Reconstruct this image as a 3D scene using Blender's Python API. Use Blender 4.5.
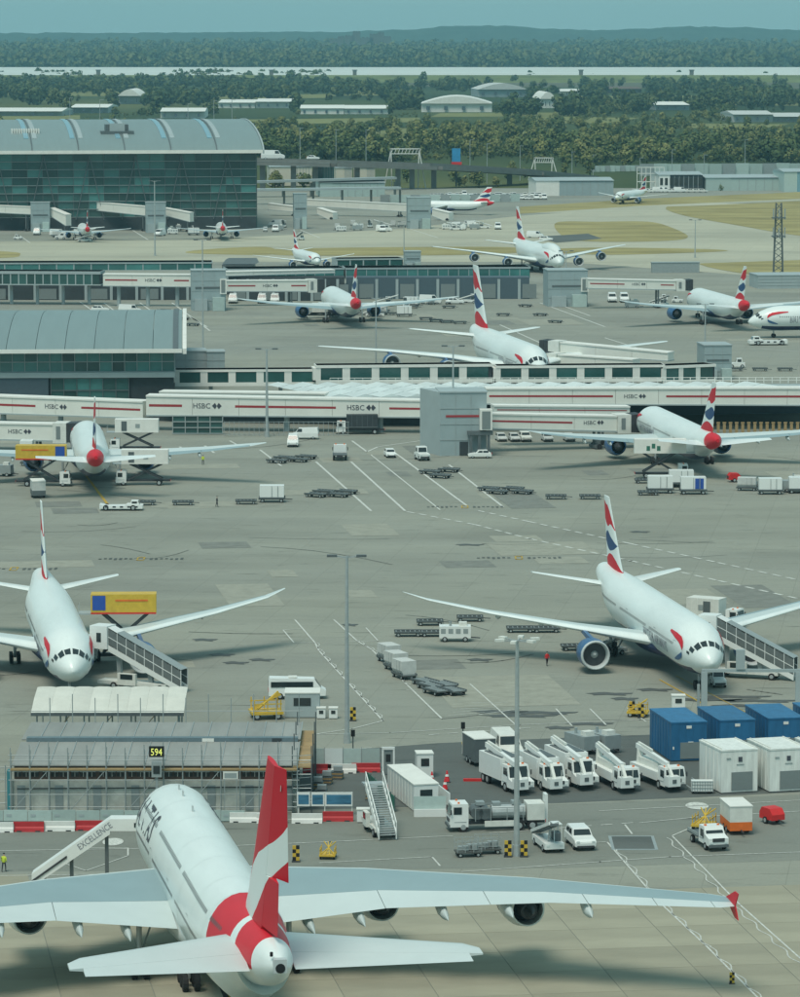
import bpy, bmesh, math, random
from mathutils import Vector, Matrix
random.seed(7)
for _o in list(bpy.data.objects): bpy.data.objects.remove(_o)
SC = bpy.context.scene
COL = SC.collection
R = math.radians
# ------------------------------------------------------------------ camera
H, F, YH, CX, CY = 77.0, 4000.0, 32.0, 400.0, 498.5
PITCH = math.atan((CY - YH) / F)
cam_d = bpy.data.cameras.new('camera'); cam = bpy.data.objects.new('camera', cam_d); COL.objects.link(cam)
cam_d.sensor_fit = 'HORIZONTAL'; cam_d.sensor_width = 36; cam_d.lens = F / 800 * 36
cam_d.clip_start = 5; cam_d.clip_end = 80000
cam.location = (0, 0, H); cam.rotation_euler = (math.pi / 2 - PITCH, 0, 0)
SC.camera = cam
# ------------------------------------------------------------------ sky, sun, exposure
SUN_EL, SUN_AZ = 62.0, 205.0          # azimuth clockwise from +Y (view direction)
w = bpy.data.worlds.new('World'); SC.world = w; w.use_nodes = True
nt = w.node_tree; bg = nt.nodes['Background']
sky = nt.nodes.new('ShaderNodeTexSky'); sky.sky_type = 'NISHITA'; sky.sun_disc = False
sky.sun_elevation = R(SUN_EL); sky.sun_rotation = R(SUN_AZ); sky.air_density = 1.0; sky.dust_density = 1.0; sky.ozone_density = 1.0
tint = nt.nodes.new('ShaderNodeMix'); tint.data_type = 'RGBA'; tint.blend_type = 'MULTIPLY'; tint.inputs[0].default_value = 1.0
tint.inputs[7].default_value = (0.62, 0.97, 0.91, 1)
veil = nt.nodes.new('ShaderNodeMix'); veil.data_type = 'RGBA'; veil.inputs[0].default_value = 0.75
veil.inputs[7].default_value = (2.6, 4.25, 4.35, 1)
nt.links.new(sky.outputs[0], tint.inputs[6]); nt.links.new(tint.outputs[2], veil.inputs[6])
nt.links.new(veil.outputs[2], bg.inputs[0]); bg.inputs[1].default_value = 0.075
sd = bpy.data.lights.new('sun', 'SUN'); sd.energy = 1.5; sd.angle = R(25); sd.color = (1.0, 0.92, 0.80)
sun = bpy.data.objects.new('sun', sd); COL.objects.link(sun)
_sv = Vector((math.sin(R(SUN_AZ)) * math.cos(R(SUN_EL)), math.cos(R(SUN_AZ)) * math.cos(R(SUN_EL)), math.sin(R(SUN_EL))))
sun.rotation_euler = _sv.to_track_quat('Z', 'Y').to_euler(); sun.location = (0, 300, 300)
SC.view_settings.view_transform = 'Standard'; SC.view_settings.look = 'None'
SC.view_settings.exposure = 0.72; SC.view_settings.gamma = 1.0
SC.render.engine = 'CYCLES'
SC.cycles.max_bounces = 6; SC.cycles.volume_bounces = 0
# ------------------------------------------------------------------ helpers
def g(px, py, z=0.0):
    "pixel of the 800x997 photograph -> point where its ray meets height z"
    u = (px - CX) / F; v = (CY - py) / F
    dy = math.cos(PITCH) + v * math.sin(PITCH); dz = -math.sin(PITCH) + v * math.cos(PITCH)
    t = (z - H) / dz
    return Vector((u * t, dy * t, z))
def gd(px, py, Y):
    "pixel -> point on its ray at distance Y"
    u = (px - CX) / F; v = (CY - py) / F
    dy = math.cos(PITCH) + v * math.sin(PITCH); dz = -math.sin(PITCH) + v * math.cos(PITCH)
    t = Y / dy
    return Vector((u * t, Y, H + dz * t))
def lin(c):
    c /= 255.0
    return c / 12.92 if c <= 0.04045 else ((c + 0.055) / 1.055) ** 2.4
def srgb(r, gg, b): return (lin(r), lin(gg), lin(b), 1)
MAT = {}
def mat(name, col, rough=0.6, metal=0.0, vary=0.12, scale=1.5, spec=0.4, stretch=(1, 1, 1), bump=0.0, rnd=0.0, emit=None, coat=0.0):
    "principled material whose colour wanders a little with noise (dirt, weathering)"
    m = bpy.data.materials.new(name); m.use_nodes = True; n = m.node_tree.nodes; l = m.node_tree.links
    p = n['Principled BSDF']; p.inputs['Roughness'].default_value = rough; p.inputs['Metallic'].default_value = metal
    p.inputs['Specular IOR Level'].default_value = spec
    if coat: p.inputs['Coat Weight'].default_value = coat
    col = tuple(min(.86, c * 1.22) for c in col[:3])
    if vary > 0:
        tc = n.new('ShaderNodeTexCoord'); mp = n.new('ShaderNodeMapping'); mp.inputs['Scale'].default_value = stretch
        no = n.new('ShaderNodeTexNoise'); no.inputs['Scale'].default_value = scale; no.inputs['Detail'].default_value = 6; no.inputs['Roughness'].default_value = 0.65
        cr = n.new('ShaderNodeValToRGB')
        cr.color_ramp.elements[0].position = 0.28; cr.color_ramp.elements[1].position = 0.74
        cr.color_ramp.elements[0].color = tuple(c * (1 - vary) for c in col) + (1,)
        cr.color_ramp.elements[1].color = tuple(min(1, c * (1 + vary * 0.6)) for c in col) + (1,)
        l.new(tc.outputs['Object'], mp.inputs[0]); l.new(mp.outputs[0], no.inputs[0]); l.new(no.outputs[0], cr.inputs[0])
        out = cr.outputs[0]
        if rnd > 0:
            oi = n.new('ShaderNodeObjectInfo'); mr = n.new('ShaderNodeMapRange')
            mr.inputs[3].default_value = 1 - rnd; mr.inputs[4].default_value = 1 + rnd
            vm = n.new('ShaderNodeVectorMath'); vm.operation = 'SCALE'
            l.new(oi.outputs['Random'], mr.inputs[0]); l.new(out, vm.inputs[0]); l.new(mr.outputs[0], vm.inputs[3]); out = vm.outputs[0]
        l.new(out, p.inputs['Base Color'])
        if bump > 0:
            b = n.new('ShaderNodeBump'); b.inputs['Strength'].default_value = bump; b.inputs['Distance'].default_value = 0.05
            l.new(no.outputs[0], b.inputs['Height']); l.new(b.outputs[0], p.inputs['Normal'])
    else:
        p.inputs['Base Color'].default_value = col + (1,)
    if emit:
        p.inputs['Emission Color'].default_value = tuple(emit[:3]) + (1,); p.inputs['Emission Strength'].default_value = emit[3]
    MAT[name] = m
    return m
def cutmat(m):
    "material library access"
    return MAT[m] if isinstance(m, str) else m
class MB:
    def __init__(s): s.v = []; s.f = []; s.m = []; s.uv = None
    def add(s, vs, fs, mi=0):
        o = len(s.v); s.v += [tuple(p) for p in vs]
        for f in fs: s.f.append([i + o for i in f]); s.m.append(mi)
        return s
    def box(s, c, d, rz=0.0, mi=0):
        cx, cy, cz = c; x, y, z = d[0] / 2, d[1] / 2, d[2] / 2; ca, sa = math.cos(rz), math.sin(rz)
        vs = []
        for dz in (-z, z):
            for dx, dy in ((-x, -y), (x, -y), (x, y), (-x, y)):
                vs.append((cx + dx * ca - dy * sa, cy + dx * sa + dy * ca, cz + dz))
        return s.add(vs, [(0, 3, 2, 1), (4, 5, 6, 7), (0, 1, 5, 4), (1, 2, 6, 5), (2, 3, 7, 6), (3, 0, 4, 7)], mi)
    def bx(s, x0, x1, y0, y1, z0, z1, mi=0):
        return s.box(((x0 + x1) / 2, (y0 + y1) / 2, (z0 + z1) / 2), (x1 - x0, y1 - y0, z1 - z0), 0, mi)
    def quad(s, a, b, c, d, mi=0): return s.add([a, b, c, d], [(0, 1, 2, 3)], mi)
    def prism(s, poly, z0, z1, mi=0):
        n = len(poly)
        vs = [(x, y, z0) for x, y in poly] + [(x, y, z1) for x, y in poly]
        return s.add(vs, [tuple(range(n))[::-1], tuple(range(n, 2 * n))] + [(i, (i + 1) % n, n + (i + 1) % n, n + i) for i in range(n)], mi)
    def side(s, prof, x0, x1, mi=0, top=None):
        "profile in (y,z) extruded along x; top=(zlo,zhi,shrink) narrows it towards the roof"
        n = len(prof)
        def k(z):
            if not top: return 1.0
            t = max(0, min(1, (z - top[0]) / (top[1] - top[0]))); return 1 - top[2] * t
        c = (x0 + x1) / 2
        vs = [(c + (x0 - c) * k(z), y, z) for y, z in prof] + [(c + (x1 - c) * k(z), y, z) for y, z in prof]
        return s.add(vs, [tuple(range(n)), tuple(range(n, 2 * n))[::-1]] + [(i, n + i, n + (i + 1) % n, (i + 1) % n) for i in range(n)], mi)
    def cyl(s, p0, p1, r0, r1=None, n=8, mi=0, caps=True):
        r1 = r0 if r1 is None else r1
        p0 = Vector(p0); p1 = Vector(p1); d = (p1 - p0).normalized()
        a = d.orthogonal().normalized(); b = d.cross(a)
        vs = [p0 + (a * math.cos(2 * math.pi * i / n) + b * math.sin(2 * math.pi * i / n)) * r0 for i in range(n)]
        vs += [p1 + (a * math.cos(2 * math.pi * i / n) + b * math.sin(2 * math.pi * i / n)) * r1 for i in range(n)]
        fs = [(i, (i + 1) % n, n + (i + 1) % n, n + i) for i in range(n)]
        if caps: fs += [tuple(range(n))[::-1], tuple(range(n, 2 * n))]
        return s.add(vs, fs, mi)
    def bar(s, p0, p1, w, h=None, mi=0):
        h = h or w
        p0 = Vector(p0); p1 = Vector(p1); d = (p1 - p0).normalized()
        up = Vector((0, 0, 1)) if abs(d.z) < 0.95 else Vector((0, 1, 0))
        a = d.cross(up).normalized() * (w / 2); b = a.cross(d).normalized() * (h / 2)
        vs = [p0 - a - b, p0 + a - b, p0 + a + b, p0 - a + b, p1 - a - b, p1 + a - b, p1 + a + b, p1 - a + b]
        return s.add(vs, [(0, 3, 2, 1), (4, 5, 6, 7), (0, 1, 5, 4), (1, 2, 6, 5), (2, 3, 7, 6), (3, 0, 4, 7)], mi)
    def loft(s, rings, mi=0, cap0=True, cap1=True, mif=None, closed=True):
        n = len(rings[0]); o = len(s.v)
        for r in rings: s.v += [tuple(p) for p in r]
        for j in range(len(rings) - 1):
            for i in range(n if closed else n - 1):
                k = (i + 1) % n
                s.f.append([o + j * n + i, o + j * n + k, o + (j + 1) * n + k, o + (j + 1) * n + i]); s.m.append(mif(j, i) if mif else mi)
        if cap0: s.f.append([o + i for i in range(n)][::-1]); s.m.append(mif(0, 0) if mif else mi)
        if cap1: s.f.append([o + (len(rings) - 1) * n + i for i in range(n)]); s.m.append(mif(len(rings) - 2, 0) if mif else mi)
        return s
    def rev(s, prof, axis_y=True, c=(0, 0, 0), n=16, mi=0):
        "profile (y,r) revolved about the y axis through c"
        rings = [[(c[0] + r * math.cos(2 * math.pi * i / n), c[1] + y, c[2] + r * math.sin(2 * math.pi * i / n)) for i in range(n)] for y, r in prof]
        return s.loft(rings, mi, False, False)
    def build(s, name, mats, parent=None, smooth=False, normals=True, angle=None):
        me = bpy.data.meshes.new(name); me.from_pydata(s.v, [], s.f)
        if not isinstance(mats, (list, tuple)): mats = [mats]
        for m in mats: me.materials.append(cutmat(m))
        if len(mats) > 1: me.polygons.foreach_set('material_index', s.m)
        if s.uv:
            ul = me.uv_layers.new(name='UVMap')
            for lp in me.loops: ul.data[lp.index].uv = s.uv[lp.vertex_index]
        if normals:
            bm = bmesh.new(); bm.from_mesh(me); bmesh.ops.recalc_face_normals(bm, faces=bm.faces); bm.to_mesh(me); bm.free()
        if smooth:
            me.polygons.foreach_set('use_smooth', [True] * len(me.polygons))
            if angle: me.set_sharp_from_angle(angle=R(angle))
        me.update()
        o = bpy.data.objects.new(name, me); COL.objects.link(o)
        if parent: o.parent = parent
        return o
def tag(o, label=None, cat=None, group=None, kind=None):
    if label: o['label'] = label
    if cat: o['category'] = cat
    if group: o['group'] = group
    if kind: o['kind'] = kind
    return o
def empty(name, loc, hdg=0.0, label=None, cat=None, group=None):
    "hdg: degrees clockwise from +Y; local +Y is forward"
    o = bpy.data.objects.new(name, None); COL.objects.link(o); o.empty_display_size = 0.5
    o.location = loc; o.rotation_euler = (0, 0, -R(hdg))
    return tag(o, label, cat, group)
def kids(o): return [c for c in bpy.data.objects if c.parent == o]
KIDS = {}
def dup(root, loc, hdg=0.0, label=None, group=None, scale=None):
    key = root.name
    if key not in KIDS: KIDS[key] = [(c, kids(c)) for c in kids(root)]
    r = root.copy(); COL.objects.link(r); r.location = loc; r.rotation_euler = (0, 0, -R(hdg))
    if scale: r.scale = (scale,) * 3
    if label: r['label'] = label
    if group: r['group'] = group
    for c, gs in KIDS[key]:
        d = c.copy(); COL.objects.link(d); d.parent = r
        for q in gs:
            e = q.copy(); COL.objects.link(e); e.parent = d
    return r
TXT = {}
def text_mesh(s):
    "triangles of a line of lettering, unit cap height, starting at x=0"
    if s in TXT: return TXT[s]
    cu = bpy.data.curves.new('lettering', 'FONT'); cu.body = s; cu.size = 1.0; cu.resolution_u = 2
    ob = bpy.data.objects.new('lettering', cu); COL.objects.link(ob)
    dg = bpy.context.evaluated_depsgraph_get(); me = bpy.data.meshes.new_from_object(ob.evaluated_get(dg))
    vs = [v.co.copy() for v in me.vertices]; fs = [list(p.vertices) for p in me.polygons]
    bpy.data.objects.remove(ob); bpy.data.curves.remove(cu); bpy.data.meshes.remove(me)
    x0 = min(v.x for v in vs); x1 = max(v.x for v in vs); y1 = max(v.y for v in vs); y0 = 0
    vs = [((v.x - x0) / y1, v.y / y1) for v in vs]
    TXT[s] = (vs, fs, (x1 - x0) / y1)
    return TXT[s]
def put_text(mb, s, fn, h, mi=0, width=None):
    "fn(u,v)->3d point, u along the line, v up, metres"
    vs, fs, wd = text_mesh(s); kx = h if not width else width / wd
    mb.add([fn(x * kx, y * h) for x, y in vs], fs, mi)
# ------------------------------------------------------------------ materials
mat('white_paint', (0.62, 0.65, 0.63), 0.35, vary=0.05, scale=0.6, coat=0.1)
mat('white_dirty', (0.56, 0.58, 0.54), 0.6, vary=0.14, scale=1.2)
mat('white_panel', (0.62, 0.63, 0.59), 0.6, vary=0.1, scale=0.4)
mat('aircraft_white', (0.62, 0.68, 0.665), 0.32, vary=0.10, scale=0.35, coat=0.15, stretch=(1.2, .25, 1))
mat('wing_light', (0.47, 0.535, 0.53), 0.4, vary=0.05, scale=0.3)
mat('wing_grey', (0.22, 0.305, 0.325), 0.45, vary=0.07, scale=0.25)
mat('aircraft_grey', (0.40, 0.44, 0.44), 0.4, vary=0.08, scale=0.4)
mat('navy', (0.012, 0.025, 0.075), 0.35, vary=0.1)
mat('nacelle_blue', (0.03, 0.10, 0.22), 0.35, vary=0.1)
mat('livery_red', (0.50, 0.012, 0.025), 0.45, vary=0.06, scale=0.4, spec=0.25)
mat('red_cone', (0.55, 0.025, 0.03), 0.4, vary=0.06)
mat('bare_metal', (0.55, 0.56, 0.56), 0.35, 0.7, vary=0.1)
mat('dark_metal', (0.05, 0.055, 0.06), 0.5, 0.3, vary=0.2)
mat('black', (0.008, 0.009, 0.010), 0.6, vary=0.0)
mat('rubber', (0.015, 0.015, 0.016), 0.85, vary=0.2)
mat('glass_dark', (0.02, 0.028, 0.03), 0.08, vary=0.0, spec=0.6)
mat('lettering_dark', (0.05, 0.055, 0.07), 0.6, vary=0.0)
mat('steel_grey', (0.27, 0.31, 0.31), 0.5, 0.2, vary=0.12)
mat('steel_dark', (0.10, 0.12, 0.125), 0.55, 0.2, vary=0.15)
mat('galvanised', (0.36, 0.40, 0.40), 0.5, 0.4, vary=0.15)
mat('yellow', (0.50, 0.34, 0.04), 0.5, vary=0.15)
mat('orange', (0.60, 0.13, 0.02), 0.5, vary=0.15)
mat('red', (0.50, 0.02, 0.02), 0.5, vary=0.12)
mat('barrier_red', (0.40, 0.025, 0.03), 0.6, vary=0.2, scale=0.8)
mat('barrier_white', (0.62, 0.63, 0.60), 0.6, vary=0.15, scale=0.8)
mat('blue_container', (0.02, 0.12, 0.25), 0.5, vary=0.3, scale=0.8, stretch=(2, 2, .4), rnd=.1)
mat('cabin_white', (0.60, 0.63, 0.60), 0.5, vary=0.2, scale=0.9, stretch=(2.5, 2.5, .35), rnd=.05)
mat('green_mesh', (0.03, 0.14, 0.10), 0.7, vary=0.2)
mat('timber', (0.30, 0.21, 0.10), 0.75, vary=0.25, scale=0.5, stretch=(1, 1, 8))
mat('shutter', (0.16, 0.19, 0.19), 0.55, vary=0.06)
mat('hivis', (0.45, 0.55, 0.05), 0.7, vary=0.1)
mat('clothes_dark', (0.02, 0.022, 0.03), 0.8, vary=0.2)
mat('skin', (0.35, 0.2, 0.13), 0.6, vary=0.05)
mat('line_white', (0.50, 0.52, 0.48), 0.7, vary=0.45, scale=3.0)
mat('line_yellow', (0.42, 0.28, 0.04), 0.7, vary=0.4, scale=3.0)
mat('brick_brown', (0.11, 0.075, 0.06), 0.8, vary=0.2)
mat('concrete_wall', (0.50, 0.51, 0.46), 0.85, vary=0.3, scale=0.6, bump=0.2)
mat('roof_sheet', (0.24, 0.25, 0.235), 0.6, vary=0.2, scale=0.4, stretch=(1, 0.2, 1), rnd=0.08)
mat('canopy_fabric', (0.50, 0.51, 0.46), 0.7, vary=0.1, scale=0.5, rnd=0.05)
mat('bridge_panel', (0.60, 0.615, 0.565), 0.5, vary=0.07, scale=0.25)
mat('bridge_grey', (0.29, 0.345, 0.35), 0.5, vary=0.08, scale=0.3)
mat('node_grey', (0.25, 0.315, 0.325), 0.5, vary=0.08, scale=0.3)
mat('stripe_red', (0.28, 0.03, 0.035), 0.6, vary=0.15)
mat('terminal_roof', (0.175, 0.235, 0.235), 0.45, 0.1, vary=0.06, scale=0.15, stretch=(3, 0.3, 1), rnd=0.04)
mat('roof_glass', (0.16, 0.30, 0.36), 0.25, vary=0.05)
mat('teal_glass', (0.022, 0.075, 0.07), 0.12, vary=0.35, scale=0.12, spec=0.7, rnd=0.35)
mat('teal_glass_light', (0.05, 0.17, 0.16), 0.15, vary=0.35, scale=0.12, spec=0.7, rnd=0.3)
mat('skylight', (0.52, 0.58, 0.57), 0.4, vary=0.12, scale=0.3, rnd=0.08)
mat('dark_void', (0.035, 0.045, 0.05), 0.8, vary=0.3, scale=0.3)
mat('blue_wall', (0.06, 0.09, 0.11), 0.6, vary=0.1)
mat('cargo_grey', (0.45, 0.47, 0.45), 0.6, vary=0.15)
mat('dolly_dark', (0.07, 0.078, 0.075), 0.7, vary=0.25)
mat('haul_blue', (0.02, 0.07, 0.30), 0.5, vary=0.1)
mat('pale_cream', (0.50, 0.48, 0.40), 0.7, vary=0.08)
mat('pale_green', (0.33, 0.42, 0.40), 0.6, vary=0.1, rnd=0.12)
mat('viaduct_concrete', (0.15, 0.16, 0.15), 0.85, vary=0.2, scale=0.3)
mat('bark', (0.06, 0.05, 0.04), 0.9, vary=0.2)
mat('castle_stone', (0.10, 0.10, 0.09), 0.9, vary=0.15)
mat('stair_glass', (0.12, 0.14, 0.14), 0.3, vary=0.2)
mat('cabin_glass', (0.10, 0.115, 0.12), 0.3, vary=0)
mat('title_grey', (0.20, 0.21, 0.24), 0.6, vary=0.0)
# ------------------------------------------------------------------ ground
def groundmat():
    m = bpy.data.materials.new('countryside'); m.use_nodes = True; n = m.node_tree.nodes; l = m.node_tree.links; p = n['Principled BSDF']
    p.inputs['Roughness'].default_value = 0.95; p.inputs['Specular IOR Level'].default_value = 0.1
    tc = n.new('ShaderNodeTexCoord'); mp = n.new('ShaderNodeMapping'); mp.inputs['Scale'].default_value = (0.0022, 0.0009, 1)
    no = n.new('ShaderNodeTexNoise'); no.inputs['Scale'].default_value = 1; no.inputs['Detail'].default_value = 7
    cr = n.new('ShaderNodeValToRGB'); e = cr.color_ramp.elements
    e[0].position = 0.36; e[0].color = (0.026, 0.044, 0.022, 1); e[1].position = 0.66; e[1].color = (0.105, 0.118, 0.045, 1)
    k = e.new(0.5); k.color = (0.05, 0.074, 0.03, 1)
    l.new(tc.outputs['Object'], mp.inputs[0]); l.new(mp.outputs[0], no.inputs[0]); l.new(no.outputs[0], cr.inputs[0]); l.new(cr.outputs[0], p.inputs['Base Color'])
    MAT['countryside'] = m
groundmat()
def apronmat(name, base, warm, slab, joint, stain=0.35, rot=8.0, patch=0.5):
    "concrete paving: slab-to-slab tone, joints, oil stains, long tyre streaks"
    base = tuple(c * 1.22 for c in base); warm = tuple(c * 1.22 for c in warm)
    m = bpy.data.materials.new(name); m.use_nodes = True; n = m.node_tree.nodes; l = m.node_tree.links; p = n['Principled BSDF']
    p.inputs['Roughness'].default_value = 0.8; p.inputs['Specular IOR Level'].default_value = 0.25
    tc = n.new('ShaderNodeTexCoord')
    def noise(sc, vec=(1, 1, 1), det=6, rough=0.6):
        mp = n.new('ShaderNodeMapping'); mp.inputs['Scale'].default_value = tuple(sc * v for v in vec); mp.inputs['Rotation'].default_value = (0, 0, R(rot))
        no = n.new('ShaderNodeTexNoise'); no.inputs['Scale'].default_value = 1; no.inputs['Detail'].default_value = det; no.inputs['Roughness'].default_value = rough
        l.new(tc.outputs['Object'], mp.inputs[0]); l.new(mp.outputs[0], no.inputs[0]); return no.outputs[0]
    def ramp(src, a, b, ca, cb):
        cr = n.new('ShaderNodeValToRGB'); cr.color_ramp.elements[0].position = a; cr.color_ramp.elements[1].position = b
        cr.color_ramp.elements[0].color = tuple(ca) + (1,); cr.color_ramp.elements[1].color = tuple(cb) + (1,)
        l.new(src, cr.inputs[0]); return cr.outputs[0]
    def mul(a, b, fac=1.0):
        mx = n.new('ShaderNodeMix'); mx.data_type = 'RGBA'; mx.blend_type = 'MULTIPLY'; mx.inputs[0].default_value = fac
        l.new(a, mx.inputs[6]); l.new(b, mx.inputs[7]); return mx.outputs[2]
    c = ramp(noise(0.012, (0.45, 1.6, 1)), 0.35, 0.68, base, warm)
    mp = n.new('ShaderNodeMapping'); mp.inputs['Rotation'].default_value = (0, 0, R(rot))
    br = n.new('ShaderNodeTexBrick'); br.offset = 0.0; br.squash = 1.0
    br.inputs['Scale'].default_value = 1.0; br.inputs['Brick Width'].default_value = slab; br.inputs['Row Height'].default_value = slab
    br.inputs['Mortar Size'].default_value = joint; br.inputs['Mortar Smooth'].default_value = 0.2
    br.inputs['Color1'].default_value = (0.97, 0.97, 0.97, 1); br.inputs['Color2'].default_value = (1.02, 1.02, 1.02, 1); br.inputs['Mortar'].default_value = (0.83, 0.83, 0.83, 1)
    l.new(tc.outputs['Object'], mp.inputs[0]); l.new(mp.outputs[0], br.inputs[0])
    c = mul(c, br.outputs[0])
    c = mul(c, ramp(noise(0.06, (0.12, 1.2, 1), 5), 0.36, 0.62, (1 - stain * 0.28,) * 3, (1.03,) * 3))
    c = mul(c, ramp(noise(0.30, (0.5, 1, 1), 8, 0.7), 0.26, 0.44, (1 - stain,) * 3, (1.0,) * 3))
    c = mul(c, ramp(noise(2.5, (1, 1, 1), 4, 0.7), 0.2, 0.8, (0.88,) * 3, (1.08,) * 3))
    c = mul(c, ramp(noise(0.45, (0.22, 1.5, 1), 3, 0.5), 0.25, 0.33, (0.55,) * 3, (1.0,) * 3))
    c = mul(c, ramp(noise(0.02, (0.6, 1.2, 1), 5, 0.6), 0.38, 0.50, (0.86,) * 3, (1.0,) * 3))
    l.new(c, p.inputs['Base Color'])
    MAT[name] = m
apronmat('apron_concrete', (0.222, 0.234, 0.205), (0.242, 0.25, 0.206), 7.5, 0.05)
apronmat('stand_concrete', (0.215, 0.215, 0.165), (0.25, 0.245, 0.185), 200, 0.0, 0.30)
apronmat('asphalt', (0.085, 0.098, 0.094), (0.105, 0.118, 0.11), 300, 0.0, 0.35)
apronmat('asphalt_light', (0.175, 0.19, 0.168), (0.20, 0.21, 0.18), 300, 0.0, 0.30)
apronmat('taxiway_concrete', (0.33, 0.33, 0.26), (0.38, 0.375, 0.29), 15, 0.06, 0.22)
mat('dry_grass', (0.275, 0.245, 0.115), 0.95, vary=0.42, scale=0.06, stretch=(0.4, 1, 1), spec=0.1)
mat('green_grass', (0.13, 0.155, 0.06), 0.95, vary=0.45, scale=0.04, stretch=(0.4, 1, 1), spec=0.1)
def sheet(name, pts, z, m, parent=None, kind='structure'):
    mb = MB(); mb.add([(p[0], p[1], z) for p in pts], [tuple(range(len(pts)))])
    o = mb.build(name, m, parent, normals=False)
    if o.data.polygons[0].normal.z < 0: o.data.flip_normals()
    if kind and not parent: o['kind'] = kind
    return o
def pxs(pts, z=0.0): return [g(x, y, z) for x, y in pts]
sheet('ground', [(-6000, -300), (6000, -300), (6000, 17000), (-6000, 17000)], -0.35, 'countryside')
APRON = sheet('apron', [(-420, 180), (420, 180), (520, 1640), (420, 1990), (-520, 1990), (-520, 1640)], 0.0, 'apron_concrete')
sheet('taxiway', pxs([(-150, 262), (560, 262), (950, 290), (950, 205), (700, 203), (520, 216), (400, 229), (200, 240), (-150, 243)]), 0.03, 'taxiway_concrete')
sheet('taxiway', pxs([(520, 213), (640, 206), (950, 190), (950, 197), (690, 204), (600, 213)]), 0.035, 'taxiway_concrete')
def smooth_poly(pts, n=6):
    "closed Catmull-Rom through pixel points"
    out = []; k = len(pts)
    for i in range(k):
        p0, p1, p2, p3 = [Vector(pts[(i + j - 1) % k]) for j in range(4)]
        for s in range(n):
            t = s / n
            out.append(tuple(0.5 * ((2 * p1) + (p2 - p0) * t + (2 * p0 - 5 * p1 + 4 * p2 - p3) * t * t + (3 * p1 - p0 - 3 * p2 + p3) * t ** 3)))
    return out
GRASS = [[(-60, 258), (-60, 250), (10, 252), (20, 255), (8, 258)], [(186, 252), (215, 249), (262, 247), (275, 250), (268, 255), (200, 254)],
         [(268, 250), (340, 248), (470, 247), (520, 248), (540, 251), (470, 255), (330, 256), (275, 255)],
         [(556, 223), (600, 222), (648, 222), (672, 228), (688, 237), (668, 241), (600, 242), (566, 238)],
         [(540, 251), (590, 248), (690, 249), (728, 251), (690, 253), (600, 255)],
         [(666, 208), (700, 206), (900, 202), (900, 246), (800, 236), (740, 226), (685, 216)],
         [(704, 266), (722, 263), (900, 261), (900, 288), (800, 279), (745, 274)]]
for i_, q in enumerate(GRASS): tag(sheet('grass_verge', pxs(smooth_poly(q)), 0.06 + .008 * i_, 'dry_grass'), kind='structure')
sheet('grass_verge', pxs([(520, 214), (640, 206), (800, 199), (950, 193), (950, 186), (640, 199), (520, 207)]), 0.045, 'dry_grass')
# dark asphalt of the truck park and the patch inside the building site
sheet('truck_park', pxs([(300, 778), (332, 751), (440, 743), (560, 738), (860, 727), (860, 789), (700, 797), (560, 803), (450, 806), (300, 810)]), 0.012, 'asphalt')
sheet('service_road', pxs([(-60, 812), (336, 808), (450, 808), (700, 799), (870, 791), (870, 858), (560, 868), (-60, 872)]), 0.008, 'asphalt_light')
sheet('asphalt_patch', pxs([(538, 237), (588, 234), (602, 239), (556, 243)]), 0.13, 'asphalt')
# ---- concrete slabs of the stand the big airliner is parked on: every bay its own slab
STAND = sheet('stand_pavement', [(-75, 250), (75, 250), (75, 356), (-75, 356)], 0.004, 'asphalt_light')
mb = MB(); SL = 7.5
mb.bx(-SL / 2 + 0.035, SL / 2 - 0.035, -SL / 2 + 0.035, SL / 2 - 0.035, 0, 0.022)
mat('slab_concrete', (0.275, 0.265, 0.20), 0.85, vary=0.22, scale=0.12, stretch=(0.5, 1.4, 1), rnd=0.07, bump=0.05)
slab0 = mb.build('slab', 'slab_concrete', STAND)
rot = Matrix.Rotation(R(8.5), 3, 'Z'); first = True
for i in range(-10, 11):
    for j in range(0, 15):
        p = rot @ Vector((i * SL, (j - 7) * SL, 0)) + Vector((0, 310, 0))
        if not (-70 < p.x < 70 and 280 < p.y < 357.5): continue
        s = slab0 if first else slab0.copy()
        if not first: COL.objects.link(s)
        first = False
        s.location = (p.x, p.y, 0.005); s.rotation_euler = (0, 0, R(8.5))
# ---- painted lines
def pline(pts, wd, m='line_white', dash=None, z=0.045, wave=0.0, name='painted_line'):
    P = [g(x, y) for x, y in pts]; mb = MB()
    segs = []
    for a, b in zip(P[:-1], P[1:]):
        L = (b - a).length; d = (b - a) / L
        if dash:
            t = 0.0
            while t < L:
                segs.append((a + d * t, a + d * min(L, t + dash[0]))); t += dash[0] + dash[1]
        elif wave:
            nn = max(8, int(L / 0.45)); nrm = Vector((-d.y, d.x, 0)); prev = a
            for i in range(1, nn + 1):
                q = a + d * (L * i / nn) + nrm * (wave * math.sin(i * .45 / 5.2 * 2 * math.pi)); segs.append((prev, q)); prev = q
        else: segs.append((a, b))
    for a, b in segs:
        d = (b - a).normalized(); nrm = Vector((-d.y, d.x, 0)) * wd / 2; e = d * (0.02 if wave else wd * 0.5)
        mb.add([(v.x, v.y, z) for v in (a - e - nrm, b + e - nrm, b + e + nrm, a - e + nrm)], [(0, 1, 2, 3)])
    o = mb.build(name, m, APRON, normals=False)
    return o
for pts in ([(316, 462), (371, 511)], [(351, 462), (405, 511)], [(395, 453), (467, 506)], [(449, 465), (503, 507)], [(260, 450), (281, 466)], [(237, 445), (230, 441)],
            [(367, 452), (378, 447), (420, 441)], [(352, 441), (367, 452)]): pline(pts, 0.42)
pline([(371, 455), (440, 510)], 0.28)
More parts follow.
